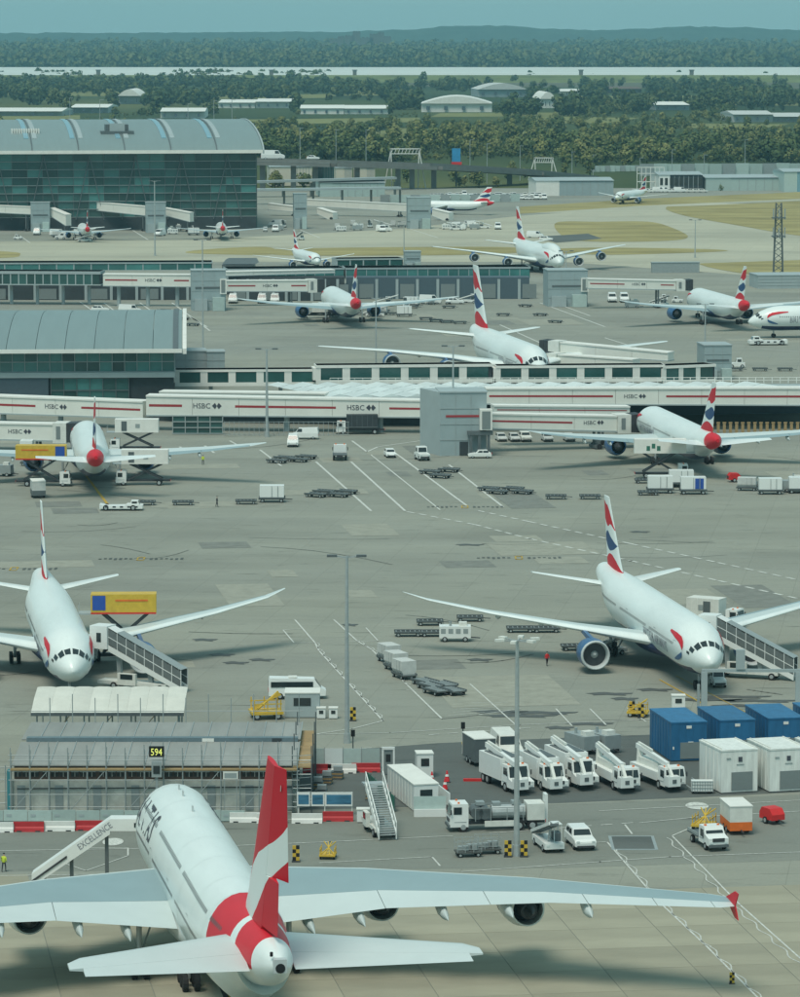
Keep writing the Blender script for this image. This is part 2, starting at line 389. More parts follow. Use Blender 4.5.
for pts in ([(408, 512), (476, 525), (530, 539), (631, 561), (719, 581), (830, 606)], [(479, 511), (530, 522), (631, 544), (719, 563), (830, 587)]): pline(pts, 0.55, dash=(1.6, 2.0))
for pts in ([(295, 620), (315, 643), (319, 651), (383, 721), (352, 729), (318, 734)], [(334, 620), (357, 641), (372, 650), (407, 685), (442, 719), (478, 715)]): pline(pts, 0.22); pline([(p[0] + 2, p[1]) for p in pts[1:4]], 0.13, wave=0.2)
for pts in ([(283, 630), (294, 643)], [(283, 630), (302, 629)], [(366, 628), (378, 641), (345, 642)], [(295, 643), (316, 643)], [(470, 684), (520, 729)], [(478, 715), (520, 709)], [(407, 690), (430, 690)],
            [(300, 735), (390, 733), (520, 725), (640, 720), (860, 706)], [(556, 709), (572, 726)], [(590, 709), (606, 725)], [(627, 708), (646, 722)],
            [(0, 823), (330, 819)], [(0, 851), (180, 848), (330, 842), (452, 836)], [(0, 876), (140, 874)], [(320, 863), (432, 857), (440, 866)], [(462, 872), (600, 862), (670, 857), (860, 850)],
            [(490, 833), (560, 829)], [(600, 811), (700, 806), (860, 797)], [(640, 823), (700, 817), (860, 808)]): pline(pts, 0.18)
for k in range(6): pline([(442 + k * 6, 719 - k * 3.2), (478 + k * 6, 715 - k * 2.5)], 0.12)
for pts in ([(302, 751), (395, 747)], [(430, 735), (530, 728)], [(560, 828), (632, 823)]): pline(pts, 0.22, dash=(1.0, 1.2))
for pts in ([(607, 842), (660, 903), (705, 945), (765, 1005)], [(672, 836), (740, 905), (830, 985)]): pline(pts, 0.17); pline([(p[0] + (5 if pts[0][0] < 650 else -5), p[1] + 2) for p in pts], 0.13, wave=0.2)
pline([(590, 843), (607, 842)], 0.18); pline([(672, 836), (705, 822)], 0.18); pline([(625, 825), (632, 834)], 0.18)
pline([(222, 975), (232, 1000)], 0.32, 'line_yellow'); pline([(219, 975), (229, 1000)], 0.75, 'black', z=0.041)
pline([(86, 476), (108, 505)], 0.45, 'line_yellow'); pline([(660, 680), (735, 722)], 0.25, 'line_yellow')
pline([(676, 676), (745, 712)], 0.12, 'line_yellow')
for pts in ([(540, 303), (605, 327)], [(605, 338), (640, 349)], [(760, 349), (830, 354)], [(172, 303), (210, 331)], [(190, 317), (207, 327)], [(80, 302), (97, 314)], [(104, 303), (117, 313)], [(140, 303), (158, 316)], [(20, 236), (30, 243)], [(132, 230), (148, 240)], [(300, 230), (320, 238)], [(410, 229), (438, 238)], [(155, 447), (162, 455)], [(180, 447), (187, 453)], [(205, 446), (214, 453)], [(500, 325), (560, 352)], [(560, 305), (590, 316)]): pline(pts, 0.5)
# worn patches, repairs and tyre marks on the apron
rp = random.Random(21)
mat('repair_dark', (0.165, 0.175, 0.155), 0.85, vary=.25, scale=.5); mat('repair_light', (0.255, 0.26, 0.215), 0.85, vary=.2, scale=.5); mat('tyre_mark', (0.13, 0.138, 0.125), 0.85, vary=.4, scale=1.5); mat('oil', (0.075, 0.08, 0.075), 0.6, vary=.3, scale=2)
for i in range(46):
    p = g(rp.uniform(0, 800), rp.choice([rp.uniform(505, 735), rp.uniform(315, 360), rp.uniform(440, 505)])); w_, l_ = rp.choice([3.75, 7.4, 7.4, 15]), rp.choice([7.4, 7.4, 15, 22]); c_, s_ = math.cos(R(8)), math.sin(R(8))
    sheet('repair_patch', [(p.x + a * w_ * c_ - b * l_ * s_, p.y + a * w_ * s_ + b * l_ * c_) for a, b in ((-.5, -.5), (.5, -.5), (.5, .5), (-.5, .5))], .012 + .0004 * i, 'repair_dark' if rp.random() < .45 else 'repair_light', APRON)
for i in range(30):
    x, y = rp.uniform(-20, 780), rp.choice([rp.uniform(520, 560), rp.uniform(590, 735), rp.uniform(445, 500)]); dx = rp.uniform(30, 140); k = rp.uniform(-14, 14)
    pline([(x + dx * t, y + k * t * t + 5 * t) for t in (0, .2, .4, .6, .8, 1)], rp.uniform(.12, .3), 'tyre_mark', z=.036, name='tyre_mark')
for px, py, l_ in ((610, 694, 5), (625, 699, 3), (655, 690, 4), (735, 697, 8), (760, 701, 9), (745, 706, 7), (600, 664, 3), (690, 700, 4), (205, 640, 3), (222, 655, 3), (236, 663, 3), (262, 660, 3), (350, 625, 2), (640, 532, 3), (480, 660, 3), (470, 545, 4), (720, 700, 5), (560, 728, 3), (590, 724, 5), (500, 712, 6), (520, 716, 8), (545, 713, 7)):
    c = g(px, py); sheet('oil_stain', [(c.x + l_ * .5 * math.cos(a / 14 * 6.283) * (1 + .3 * math.sin(a * 2.3)), c.y + (1.1 + .5 * math.sin(a * 1.7)) * math.sin(a / 14 * 6.283)) for a in range(14)], .039, 'oil', APRON)
# oval painted patches, square pit cover
def oval(px, py, rx, ry, m, z=0.045):
    c = g(px, py); sheet('painted_oval', [(c.x + rx * math.cos(a / 24 * 2 * math.pi), c.y + ry * math.sin(a / 24 * 2 * math.pi)) for a in range(24)], z, m, APRON)
oval(697, 806, 1.15, 1.9, 'line_white'); oval(113, 842, 1.0, 1.8, 'line_white')
pline([(80, 848), (128, 848), (128, 856), (86, 871), (60, 862)], 0.14, z=0.05)
c = g(633, 843); mb = MB(); mb.box((0, 0, 0.02), (4.4, 6.6, 0.04), 0, 0); mb.box((0, 0, 0.03), (3.8, 5.8, 0.06), 0, 1)
pc = mb.build('pit_cover', ['steel_grey', 'asphalt']); pc.location = (c.x, c.y, 0.01); tag(pc, 'dark square pit cover set flush in the service road', 'pit cover')
# stand names painted on the apron: rows of tiny dark strokes round a yellow arrow
def apron_name(px, py):
    c = g(px, py); mb = MB()
    for i in range(-8, 9):
        if abs(i) > 1: mb.box((c.x + i * .75, c.y + .3 * math.sin(i * 1.7), 0.046), (0.42, 1.5 + .5 * math.sin(i), 0.004), 0, 0)
    for dx, dy, w_, l_ in ((-.5, 0, .22, 3.4), (.45, .6, .22, 2.6), (0, -1.6, 1.1, .5), (0, 1.8, .9, .5)): mb.box((c.x + dx, c.y + dy, 0.047), (w_, l_, 0.004), 0, 1)
    mb.build('stand_marking', ['asphalt', 'line_yellow'], APRON)
for p in ((141, 559), (14, 569), (519, 558), (465, 507), (70, 330)): apron_name(*p)
# ------------------------------------------------------------------ aircraft
def curve_node(n, pts):
    f = n.new('ShaderNodeFloatCurve'); c = f.mapping.curves[0]
    while len(c.points) < len(pts): c.points.new(0.5, 0.5)
    for p, q in zip(c.points, pts): p.location = q
    f.mapping.update(); return f
def finmat(name, layers, base, noise=0.0):
    "tail paint: layers = [(upper curve v(c), lower curve v(c), colour)] over the fin's own chord/height coordinates"
    m = bpy.data.materials.new(name); m.use_nodes = True; n = m.node_tree.nodes; l = m.node_tree.links; p = n['Principled BSDF']
    p.inputs['Roughness'].default_value = 0.5; p.inputs['Specular IOR Level'].default_value = 0.2
    uv = n.new('ShaderNodeUVMap'); uv.uv_map = 'UVMap'; sp = n.new('ShaderNodeSeparateXYZ'); l.new(uv.outputs[0], sp.inputs[0])
    cur = None
    for up, lo, col in layers:
        a = curve_node(n, up); b = curve_node(n, lo)
        l.new(sp.outputs[0], a.inputs['Value']); l.new(sp.outputs[0], b.inputs['Value'])
        lt = n.new('ShaderNodeMath'); lt.operation = 'LESS_THAN'; l.new(sp.outputs[1], lt.inputs[0]); l.new(a.outputs[0], lt.inputs[1])
        gt = n.new('ShaderNodeMath'); gt.operation = 'GREATER_THAN'; l.new(sp.outputs[1], gt.inputs[0]); l.new(b.outputs[0], gt.inputs[1])
        an = n.new('ShaderNodeMath'); an.operation = 'MULTIPLY'; l.new(lt.outputs[0], an.inputs[0]); l.new(gt.outputs[0], an.inputs[1])
        mx = n.new('ShaderNodeMix'); mx.data_type = 'RGBA'; l.new(an.outputs[0], mx.inputs[0]); mx.inputs[7].default_value = tuple(col) + (1,)
        if cur: l.new(cur, mx.inputs[6])
        else: mx.inputs[6].default_value = tuple(base) + (1,)
        cur = mx.outputs[2]
    l.new(cur, p.inputs['Base Color']); MAT[name] = m
WH = (0.755, 0.82, 0.80); RD = (0.58, 0.014, 0.03); BL = (0.022, 0.07, 0.18)
finmat('fin_red_white', [([(0, .06), (.1, .29), (.3, .43), (.55, .51), (.8, .59), (1, .69)], [(0, 0), (.33, 0.0), (.50, .14), (.72, .34), (1, .50)], WH),
                         ([(0, .33), (.04, .52), (.08, 0.0), (1, 0)], [(0, .1), (.04, .40), (.08, 0), (1, 0)], WH)], RD)
finmat('fin_flag', [([(0, .62), (.3, .86), (.65, .90), (1, .94)], [(0, .60), (.3, .66), (.65, .62), (1, .70)], RD),
                    ([(0, .42), (.4, .50), (.75, .56), (1, .50)], [(0, .42), (.4, .34), (.75, .33), (1, .42)], BL),
                    ([(0, .12), (.3, .25), (.65, .28), (1, .20)], [(0, .0), (.5, .0), (.8, .0), (1, .0)], RD)], WH)
TY = {
 'A380': dict(L=75.0, fw=3.57, fh=4.2, zc=6.6, wing=[(3.3, 21.0, 18.2, 5.0, .14), (13.5, 29.2, 12.6, 6.5, .115), (26, 38.7, 7.9, 7.4, .10), (38.6, 48.6, 4.3, 7.8, .09), (39.7, 49.8, 3.2, 7.85, .07)],
      tail=[(1.2, 60.5, 10.6, 8.7, .10), (14.2, 70.7, 4.9, 9.7, .09), (15.2, 72.2, 2.9, 9.75, .06)], fin=[(9.9, 56.8, 15.0, .12), (12.2, 59.5, 13.0, .12), (24.1, 69.3, 6.0, .10)],
      eng=[(14.8, 26.7, 1.75, 5.6), (25.7, 34.4, 1.75, 5.3)], gear=[(0, 6.0, .62, 2), (6.2, 36.5, .7, 4), (-6.2, 36.5, .7, 4), (2.6, 40.5, .7, 6), (-2.6, 40.5, .7, 6)]),
 'wide': dict(L=62.8, fw=3.05, fh=3.12, zc=5.0, wing=[(2.6, 20.0, 12.6, 3.6, .13), (10.0, 26.2, 8.2, 4.4, .11), (20, 33.2, 5.2, 5.6, .10), (27.0, 38.4, 3.1, 6.7, .09), (29.6, 42.0, 0.9, 7.3, .06)],
      tail=[(0.6, 51.8, 6.8, 6.0, .10), (9.9, 58.8, 2.3, 7.1, .08)], fin=[(7.0, 47.8, 10.4, .11), (9.0, 50.2, 8.6, .10), (16.9, 57.8, 3.2, .09)],
      eng=[(9.75, 19.2, 1.75, 5.0)], gear=[(0, 6.6, .55, 2), (4.9, 33.5, .65, 4), (-4.9, 33.5, .65, 4)]),
 'jumbo': dict(L=70.7, fw=3.25, fh=3.5, zc=5.5, wing=[(2.9, 21.0, 14.8, 4.0, .13), (12.0, 29.0, 10.0, 5.2, .11), (22, 37.6, 6.4, 6.4, .10), (32.2, 46.6, 3.6, 7.4, .09)],
      tail=[(0.8, 58.0, 9.0, 7.2, .10), (11.0, 66.0, 2.9, 8.4, .08)], fin=[(8.2, 53.4, 12.6, .11), (10.2, 56.2, 10.6, .10), (19.4, 65.0, 4.0, .09)],
      eng=[(11.7, 24.0, 1.4, 5.0), (21.0, 32.0, 1.4, 5.0)], gear=[(0, 7.6, .55, 2), (5.4, 33.5, .65, 4), (-5.4, 33.5, .65, 4), (1.9, 36.5, .65, 4), (-1.9, 36.5, .65, 4)]),
 'narrow': dict(L=37.6, fw=1.98, fh=2.07, zc=3.7, wing=[(1.8, 11.2, 7.2, 2.6, .13), (6.2, 14.2, 4.2, 3.1, .11), (16.6, 20.2, 1.6, 4.3, .09), (17.0, 20.6, 1.1, 4.5, .08)],
      tail=[(0.5, 31.6, 4.2, 5.1, .10), (6.2, 34.9, 1.6, 5.7, .08)], fin=[(5.2, 27.4, 8.0, .11), (6.4, 29.8, 5.8, .10), (11.8, 34.6, 2.2, .09)],
      eng=[(5.75, 10.5, 1.05, 4.4)], gear=[(0, 5.1, .38, 2), (3.8, 17.7, .55, 2), (-3.8, 17.7, .55, 2)]),
}
ST = [(0, .03, -.30), (.006, .20, -.29), (.016, .36, -.26), (.032, .54, -.21), (.052, .71, -.14), (.078, .86, -.07), (.105, .96, -.02), (.135, 1, 0), (.2, 1, 0), (.3, 1, 0), (.4, 1, 0), (.5, 1, 0), (.6, 1, 0), (.66, 1, 0),
      (.71, .98, .02), (.76, .91, .09), (.805, .79, .20), (.845, .67, .33), (.885, .56, .45), (.925, .48, .53), (.96, .40, .60), (.985, .24, .66), (1.0, .10, .69)]
def fus(spec, t):
    for a, b in zip(ST[:-1], ST[1:]):
        if a[0] <= t <= b[0]:
            k = (t - a[0]) / (b[0] - a[0]); return a[1] + (b[1] - a[1]) * k, a[2] + (b[2] - a[2]) * k
    return ST[-1][1], ST[-1][2]
def skin(spec, s, z, side, off=0.015):
    "point on the fuselage side at distance s behind the nose and height z"
    r, zo = fus(spec, s / spec['L']); zc = spec['zc'] + zo * spec['fh']
    q = max(-.985, min(.985, (z - zc) / (r * spec['fh'])))
    return Vector((side * (r * spec['fw'] * math.sqrt(1 - q * q) + off), spec['L'] / 2 - s, z + off * q))
AF = [(0, 0), (.02, .26), (.08, .44), (.2, .53), (.35, .55), (.5, .48), (.66, .34), (.82, .18), (1, .02), (.82, -.06), (.66, -.16), (.5, -.28), (.35, -.36), (.2, -.37), (.08, -.28), (.02, -.16)]
def foil_ring(y_le, ch, x, z, th, c0=0.0, c1=1.0, tw=0.0):
    "ring of an aerofoil slice between chord fractions c0..c1 (upper run then lower run)"
    def up(c):
        for a, b in zip(AF[:8], AF[1:9]):
            if a[0] <= c <= b[0]: return a[1] + (b[1] - a[1]) * (c - a[0]) / (b[0] - a[0])
        return 0.02
    def lo(c):
        pts = [AF[0]] + AF[:8:-1] + [AF[8]]
        for a, b in zip(pts[:-1], pts[1:]):
            if a[0] <= c <= b[0]: return a[1] + (b[1] - a[1]) * (c - a[0]) / (b[0] - a[0])
        return 0
    cs = [c0 + (c1 - c0) * k for k in ((0, .1, .3, .5, .7, .9, 1) if c0 == 0 else (0, .25, .5, .75, 1))]
    return [Vector((x, y_le - c * ch, z + up(c) * th * ch - tw * c * ch)) for c in cs] + [Vector((x, y_le - c * ch, z + lo(c) * th * ch - tw * c * ch - 0.01)) for c in reversed(cs)]
def wsec(tab, x):
    for a, b in zip(tab[:-1], tab[1:]):
        if a[0] <= x <= b[0]:
            k = (x - a[0]) / (b[0] - a[0]); return [a[i] + (b[i] - a[i]) * k for i in range(1, 5)]
    return list(tab[-1][1:])
def slab_wing(spec, tab, sd, c0, c1, x0, x1, name, m, parent, n=6, drop=0.0):
    xs = sorted(set([x0, x1] + [a[0] for a in tab if x0 < a[0] < x1] + [x0 + (x1 - x0) * i / n for i in range(1, n)]))
    mb = MB(); rings = []
    for x in xs:
        s, ch, z, th = wsec(tab, x); r = foil_ring(spec['L'] / 2 - s, ch, x * sd, z, th, c0, c1, 0.03)
        rings.append(r if not drop else [v - Vector((0, 0, drop)) for v in r])
    mb.loft(rings); return mb.build(name, m, parent, smooth=True, angle=35)
def aircraft(name, kind, loc, hdg, label, livery, group=None, detail=2, title=None, red_tail=True):
    sp = TY[kind]; L = sp['L']; Y = lambda s: L / 2 - s
    root = empty(name, loc, hdg, label, 'airliner', group)
    n = 32 if detail > 1 else 20
    # fuselage
    big = livery == 'big'; fourwide = kind == 'A380'
    ts = [a[0] for a in ST]
    if big: ts = sorted(set(ts + [.758, .846, .866, .944])); ts = [t for t in ts if t not in (.76, .845, .96)]
    rings = []
    for t in ts:
        r, zo = fus(sp, t); ring = []
        for i in range(n):
            a = 2 * math.pi * (i + 0.5) / n; x = math.sin(a); z = -math.cos(a)
            sh = 0.0
            if big and t == .846: sh = 0.012 * (z - .3) * L
            if big and t == .866: sh = 0.022 * (z - .55) * L
            if big and t == .758: sh = 0.030 * (z - .2) * L
            zz = sp['zc'] + zo * sp['fh'] + z * r * sp['fh']
            ring.append((x * r * sp['fw'], Y(t * L) + sh, zz))
        rings.append(ring)
    def mif(j, i):
        t = ts[j]
        if big: return 1 if ((.755 < t < .840 or .86 < t < .94) and math.cos(2 * math.pi * (i + 1.0) / n) < .25) else 0
        a = 2 * math.pi * (i + 1.0) / n
        if red_tail and t >= .92: return 2
        return 1 if (math.cos(a) > .60 and .05 < t < .80) else 0
    mb = MB(); mb.loft(rings, mif=mif)
    f = mb.build('fuselage', ['aircraft_white', 'livery_red' if big else 'navy', 'livery_red'], root, smooth=True, angle=50)
    if kind == 'jumbo':      # upper-deck hump
        mb = MB(); mb.loft([[(math.sin(a) * sp['fw'] * wq, Y(sq), sp['zc'] + sp['fh'] * zq - math.cos(a) * sp['fh'] * hq) for a in [2 * math.pi * i / 16 for i in range(16)]] for sq, wq, zq, hq in ((3.4, .1, .45, .1), (5, .42, .55, .38), (8, .62, .6, .62), (12, .66, .6, .7), (18, .64, .56, .7), (24, .5, .48, .6), (29, .2, .45, .45))])
        mb.build('upper_deck', 'aircraft_white', root, smooth=True, angle=50)
    # wing-body fairing
    mb = MB(); rr = []
    s0, s1 = sp['wing'][0][1] - 2.5, sp['wing'][0][1] + sp['wing'][0][2] + 3
    for k in range(9):
        t = k / 8; b = math.sin(math.pi * (0.04 + 0.92 * t)) ** 0.6; ring = []
        for i in range(14):
            a = 2 * math.pi * i / 14; ring.append((math.sin(a) * sp['fw'] * (0.55 + 0.58 * b), Y(s0 + (s1 - s0) * t), sp['zc'] - sp['fh'] * 0.62 + math.cos(a) * sp['fh'] * (0.25 + 0.27 * b)))
        rr.append(ring)
    mb.loft(rr); mb.build('wing_fairing', 'aircraft_white' if big else 'navy', root, smooth=True, angle=60)
    if detail > 1:
        # cabin windows, doors, cockpit windows
        for sd in (-1, 1):
            for zz in ((sp['zc'] + 0.2, sp['zc'] + 2.55) if big else (sp['zc'] + 0.45,)):
                mb = MB(); s = .12 * L
                while s < .80 * L:
                    if int(s / 1.0) % 17 not in (3, 4):
                        a, b = s, s + .24; mb.quad(skin(sp, a, zz - .15, sd), skin(sp, b, zz - .15, sd), skin(sp, b, zz + .15, sd), skin(sp, a, zz + .15, sd))
                    s += .56
                tag(mb.build('window_row', 'cabin_glass', root, normals=False), kind='stuff')
            for s in ((.10, .27, .44, .62, .80) if big else (.105, .27, .52, .79)):
                zz = sp['zc'] - 0.3; mb = MB(); s *= L
                for a, b, c, d in ((s, s + .05, zz - .9, zz + 1.1), (s + 1.0, s + 1.05, zz - .9, zz + 1.1), (s, s + 1.05, zz + 1.1, zz + 1.15)):
                    mb.quad(skin(sp, a, c, sd), skin(sp, b, c, sd), skin(sp, b, d, sd), skin(sp, a, d, sd))
                mb.build('door_outline', 'steel_grey', root, normals=False)
    if not big:
        for sd in (-1, 1):
            for s0_, s1_, a0, a1 in ((1.75, 2.6, 4, 27), (1.85, 2.75, 31, 54), (2.35, 3.15, 58, 74), (3.0, 3.55, 77, 86)):
                k = L / 62.8 * (1.15 if fourwide else 1.0); mb = MB(); q = []
                for ss, aa in ((s0_, a0), (s0_ + (.12 if a0 < 60 else .0), a1), (s1_, a1 * .97), (s1_, a0)):
                    r, zo = fus(sp, ss * k / L); aa = R(aa); q.append(Vector((sd * (r * sp['fw'] * math.sin(aa) + .03 * math.sin(aa)), Y(ss * k) + .04, sp['zc'] + zo * sp['fh'] + r * sp['fh'] * math.cos(aa) + .04)))
                mb.quad(*q); mb.build('cockpit_window', 'glass_dark', root, normals=False)
            # ribbon by the nose: red swoosh folding into a dark blue one
            sc = L / 62.8; mb = MB(); zc = sp['zc']
            up = [(4.45, .0, .55), (4.8, .35, 1.05), (5.6, .78, 1.45), (7.2, 1.15, 1.7), (9.8, 1.52, 1.75)]
            dn = [(4.5, -.6, -.12), (4.9, -.98, -.38), (5.8, -1.28, -.72), (7.1, -1.4, -1.22)]
            for pts, mi in ((up, 0), (dn, 1)):
                for (s0_, a0, b0), (s1_, a1, b1) in zip(pts[:-1], pts[1:]):
                    for q in range(6):
                        la, lb = q / 6, (q + 1) / 6
                        pt = lambda ss, aa, bb, t: skin(sp, ss * sc, zc + (aa + (bb - aa) * t) * sc, sd, .09)
                        mb.quad(pt(s0_, a0, b0, la), pt(s1_, a1, b1, la), pt(s1_, a1, b1, lb), pt(s0_, a0, b0, lb), mi)
            mb.build('ribbon', ['livery_red', 'nacelle_blue'], root, normals=False)
            if title:
                mb = MB(); s_a = 10.2 * sc; hh = 1.25 * sc; zb = sp['zc'] - 1.05 * sc
                # a fuselage reads nose-first on its left side and tail-first on its right
                vs, fs, wd = text_mesh(title); wtot = wd * hh * .9
                put_text(mb, title, (lambda u, v: skin(sp, s_a + u, zb + v, -1, .07)) if sd < 0 else (lambda u, v: skin(sp, s_a + wtot - u, zb + v, 1, .07)), hh, 0, wtot)
                mb.build('lettering', 'title_grey', root, normals=False)
    else:
        for sd in (-1, 1):
            mb = MB(); hh = 2.3; vs, fs, wd = text_mesh(title); wtot = wd * hh; s_a = 6.2; zb = sp['zc'] + .9
            put_text(mb, title, (lambda u, v: skin(sp, s_a + u, zb + v, -1, .04)) if sd < 0 else (lambda u, v: skin(sp, s_a + wtot - u, zb + v, 1, .04)), hh, 0)
            mb.build('lettering', 'lettering_dark', root, normals=False)
        for s in (9.5, 17, 24.5, 33, 41, 49, 55):   # fuselage joint lines
            r, zo = fus(sp, s / L); mb = MB(); ring = lambda ss: [(math.sin(a) * (r * sp['fw'] + .012), Y(ss), sp['zc'] + zo * sp['fh'] + math.cos(a) * (r * sp['fh'] + .012)) for a in [R(-100 + 200 * k / 24) for k in range(25)]]
            mb.loft([ring(s), ring(s + .05)], cap0=False, cap1=False, closed=False); mb.build('panel_line', 'wing_light', root, normals=False)
        # antennas on the crown, tail cone exhaust, fin fillet markings
        for s in (12, 15, 22):
            mb = MB(); mb.box((0, Y(s), sp['zc'] + sp['fh'] + .2), (.12, .5, .5)); mb.build('antenna', 'aircraft_grey', root)
        zt = sp['zc'] + .69 * sp['fh']
        mb = MB(); mb.cyl((0, Y(L) + .25, zt), (0, Y(L) - .28, zt), .42, .36, 14); mb.build('tail_exhaust', 'black', root)
        mb = MB(); mb.box((0, Y(L) + .1, zt + .15), (.95, .7, 1.0)); mb.build('exhaust_fairing', 'aircraft_grey', root)
        mb = MB(); mb.cyl((-.55, Y(L) + .55, zt + .75), (-.55, Y(L) + .5, zt + 1.05), .12, .12, 8); mb.build('vent', 'black', root)
    # wings: fixed leading edge, wing box, flap segments
    tab = sp['wing']; x0, xt = tab[0][0], tab[-1][0]; wb, wl = ('wing_grey', 'wing_light') if big else ('wing_grey', 'aircraft_white')
    for sd in (-1, 1):
        box = slab_wing(sp, tab, sd, .13, .66, x0, xt, 'wing', wb if big else 'wing_light', root, 8)
        slab_wing(sp, tab, sd, 0.0, .128, x0, xt, 'slat', 'wing_light' if big else 'aircraft_white', box, 8)
        cuts = ([x0, 13.4, 21.5, 28.9, 34.0, 38.2] if big else [x0, x0 + (xt - x0) * .27, x0 + (xt - x0) * .6, x0 + (xt - x0) * .9]) if detail > 1 else [x0, x0 + (xt - x0) * .9]
        for a, b in zip(cuts[:-1], cuts[1:]):
            slab_wing(sp, tab, sd, .663, 1.0, a + .03, b - .03, 'flap', 'wing_light' if big else 'wing_grey', box, 3)
        slab_wing(sp, tab, sd, .663, 1.0, cuts[-1] + .03, xt, 'wing_tip', 'wing_light', box, 2)
        if big:
            s, ch, z, th = wsec(tab, 39.7); mb = MB(); x = sd * 39.75
            for dz, k in ((1.0, 1.0), (-1.15, 1.0)):
                mb.add([(x - .05, Y(s + .3), z + .05), (x + .05, Y(s + .3), z + .05), (x + .05, Y(s + 3.3), z), (x - .05, Y(s + 3.3), z), (x + sd * .15 - .03, Y(s + 2.6), z + dz), (x + sd * .15 + .03, Y(s + 2.6), z + dz), (x + sd * .15 + .03, Y(s + 3.7), z + dz), (x + sd * .15 - .03, Y(s + 3.7), z + dz)],
                       [(0, 1, 2, 3), (4, 5, 6, 7), (0, 1, 5, 4), (1, 2, 6, 5), (2, 3, 7, 6), (3, 0, 4, 7)])
            mb.build('wingtip_fence', 'livery_red', root)
        # flap track fairings
        if detail > 1:
            for x in ((7.5, 11.5, 18, 23, 29.0) if big else (7.0, 13.5, 18.5)):
                s, ch, z, th = wsec(tab, x); mb = MB(); a = Y(s + ch * .55); b = Y(s + ch * 1.13); zz = z - .02 * ch - .25; q = 1.0 if big else .7
                rr = [[(sd * x + .42 * q * r * math.cos(t * math.pi / 4), a + (b - a) * k, zz - dz * q + .62 * q * r * math.sin(t * math.pi / 4)) for t in range(8)] for k, r, dz in ((0, .2, 0), (.25, .85, .25), (.5, 1, .4), (.75, .75, .55), (1, .06, .7))]
                mb.loft(rr); mb.build('flap_fairing', 'wing_light', box, smooth=True, angle=50)
        # tailplane
        tp = slab_wing(sp, sp['tail'], sd, 0, .64, sp['tail'][0][0], sp['tail'][-1][0], 'tailplane', 'wing_light' if big else 'aircraft_white', root, 4)
        ex = sp['tail'][-2][0] if big else sp['tail'][-1][0]
        slab_wing(sp, sp['tail'], sd, .643, 1.0, sp['tail'][0][0] + (.5 if big else 0), ex, 'elevator', 'wing_light' if big else 'aircraft_white', tp, 3)
        # engines
        for ex_, es, er, el in sp['eng']:
            s, ch, z, th = wsec(tab, ex_); ez = max(er + .55, z - er * 1.05 - .35) if not big else z - 2.35
            c = (sd * ex_, Y(es), ez); nb = 'nacelle_blue' if not big else 'aircraft_white'
            mb = MB(); mb.rev([(-.35, .90 * er), (-.12, .99 * er), (-el * .3, 1.05 * er), (-el * .6, 1.02 * er), (-el * .95, .80 * er), (-el * .96, .72 * er), (-el * .6, .74 * er)], c=c, n=24)
            e = mb.build('engine', nb, root, smooth=True, angle=40)
            mb = MB(); mb.rev([(-.9, .80 * er), (-.3, .84 * er), (-.02, .90 * er), (.06, .95 * er), (-.02, 1.0 * er), (-.34, 1.025 * er)], c=c, n=24); mb.build('intake_lip', 'aircraft_grey', e, smooth=True)
            mb = MB(); mb.cyl((c[0], c[1] - .9, c[2]), (c[0], c[1] - 1.0, c[2]), .82 * er, .82 * er, 24); mb.build('fan', 'dark_metal', e)
            mb = MB(); mb.rev([(-.35, .02), (-.5, .12 * er), (-.95, .28 * er)], c=c, n=12); mb.build('spinner', 'steel_grey', e, smooth=True)
            mb = MB(); mb.cyl((c[0], c[1] - el * .62, c[2]), (c[0], c[1] - el * .66, c[2]), .77 * er, .77 * er, 24); mb.build('bypass_duct', 'black', e)
            mb = MB(); mb.rev([(-el * .62, .55 * er), (-el * 1.05, .40 * er), (-el * 1.06, .30 * er), (-el * 1.28, .03)], c=c, n=16); mb.build('exhaust_cone', 'dark_metal', e, smooth=True, angle=40)
            mb = MB(); mb.add([(c[0] + dx, yy, zz) for dx in (-.22, .22) for yy, zz in ((c[1] - el * .25, ez + er * 1.0), (c[1] - el * .9, ez + er * .78), (Y(s + ch * .45), z - .1), (Y(s + .1), z))],
                              [(0, 1, 2, 3), (4, 5, 6, 7), (0, 1, 5, 4), (1, 2, 6, 5), (2, 3, 7, 6), (3, 0, 4, 7)]); mb.build('pylon', nb, e)
    # fin and rudder
    ft = sp['fin']; z0, z1 = ft[0][0], ft[-1][0]
    def finat(z):
        for a, b in zip(ft[:-1], ft[1:]):
            if a[0] <= z <= b[0]: k = (z - a[0]) / (b[0] - a[0]); return [a[i] + (b[i] - a[i]) * k for i in (1, 2, 3)]
        return list(ft[-1][1:])
    def finpart(nm, c0, c1, za, zb, defl=0.0):
        mb = MB(); mb.uv = []; rings = []
        for z in [za + (zb - za) * k / 8 for k in range(9)]:
            s, ch, th = finat(z); ring = []
            cs = [c0 + (c1 - c0) * k for k in ((0, .05, .2, .5, .8, 1) if c0 == 0 else (0, .5, 1))]
            hw = lambda c: th * ch * .5 * (1.45 * math.sqrt(max(c, 0)) * (1 - c) + .45 * c * (1 - c) + .012)
            for q in (1, -1):
                for c in (cs if q == 1 else reversed(cs)):
                    ring.append((q * max(hw(c), .012) + max(0, c - .70) * ch * math.tan(R(defl)), Y(s + c * ch), z)); mb.uv.append((c, (z - z0) / (z1 - z0)))
            rings.append(ring)
        mb.loft(rings); return mb.build(nm, 'fin_red_white' if big else 'fin_flag', root, smooth=True, angle=40)
    finpart('fin', 0.0, .70, z0, z1)
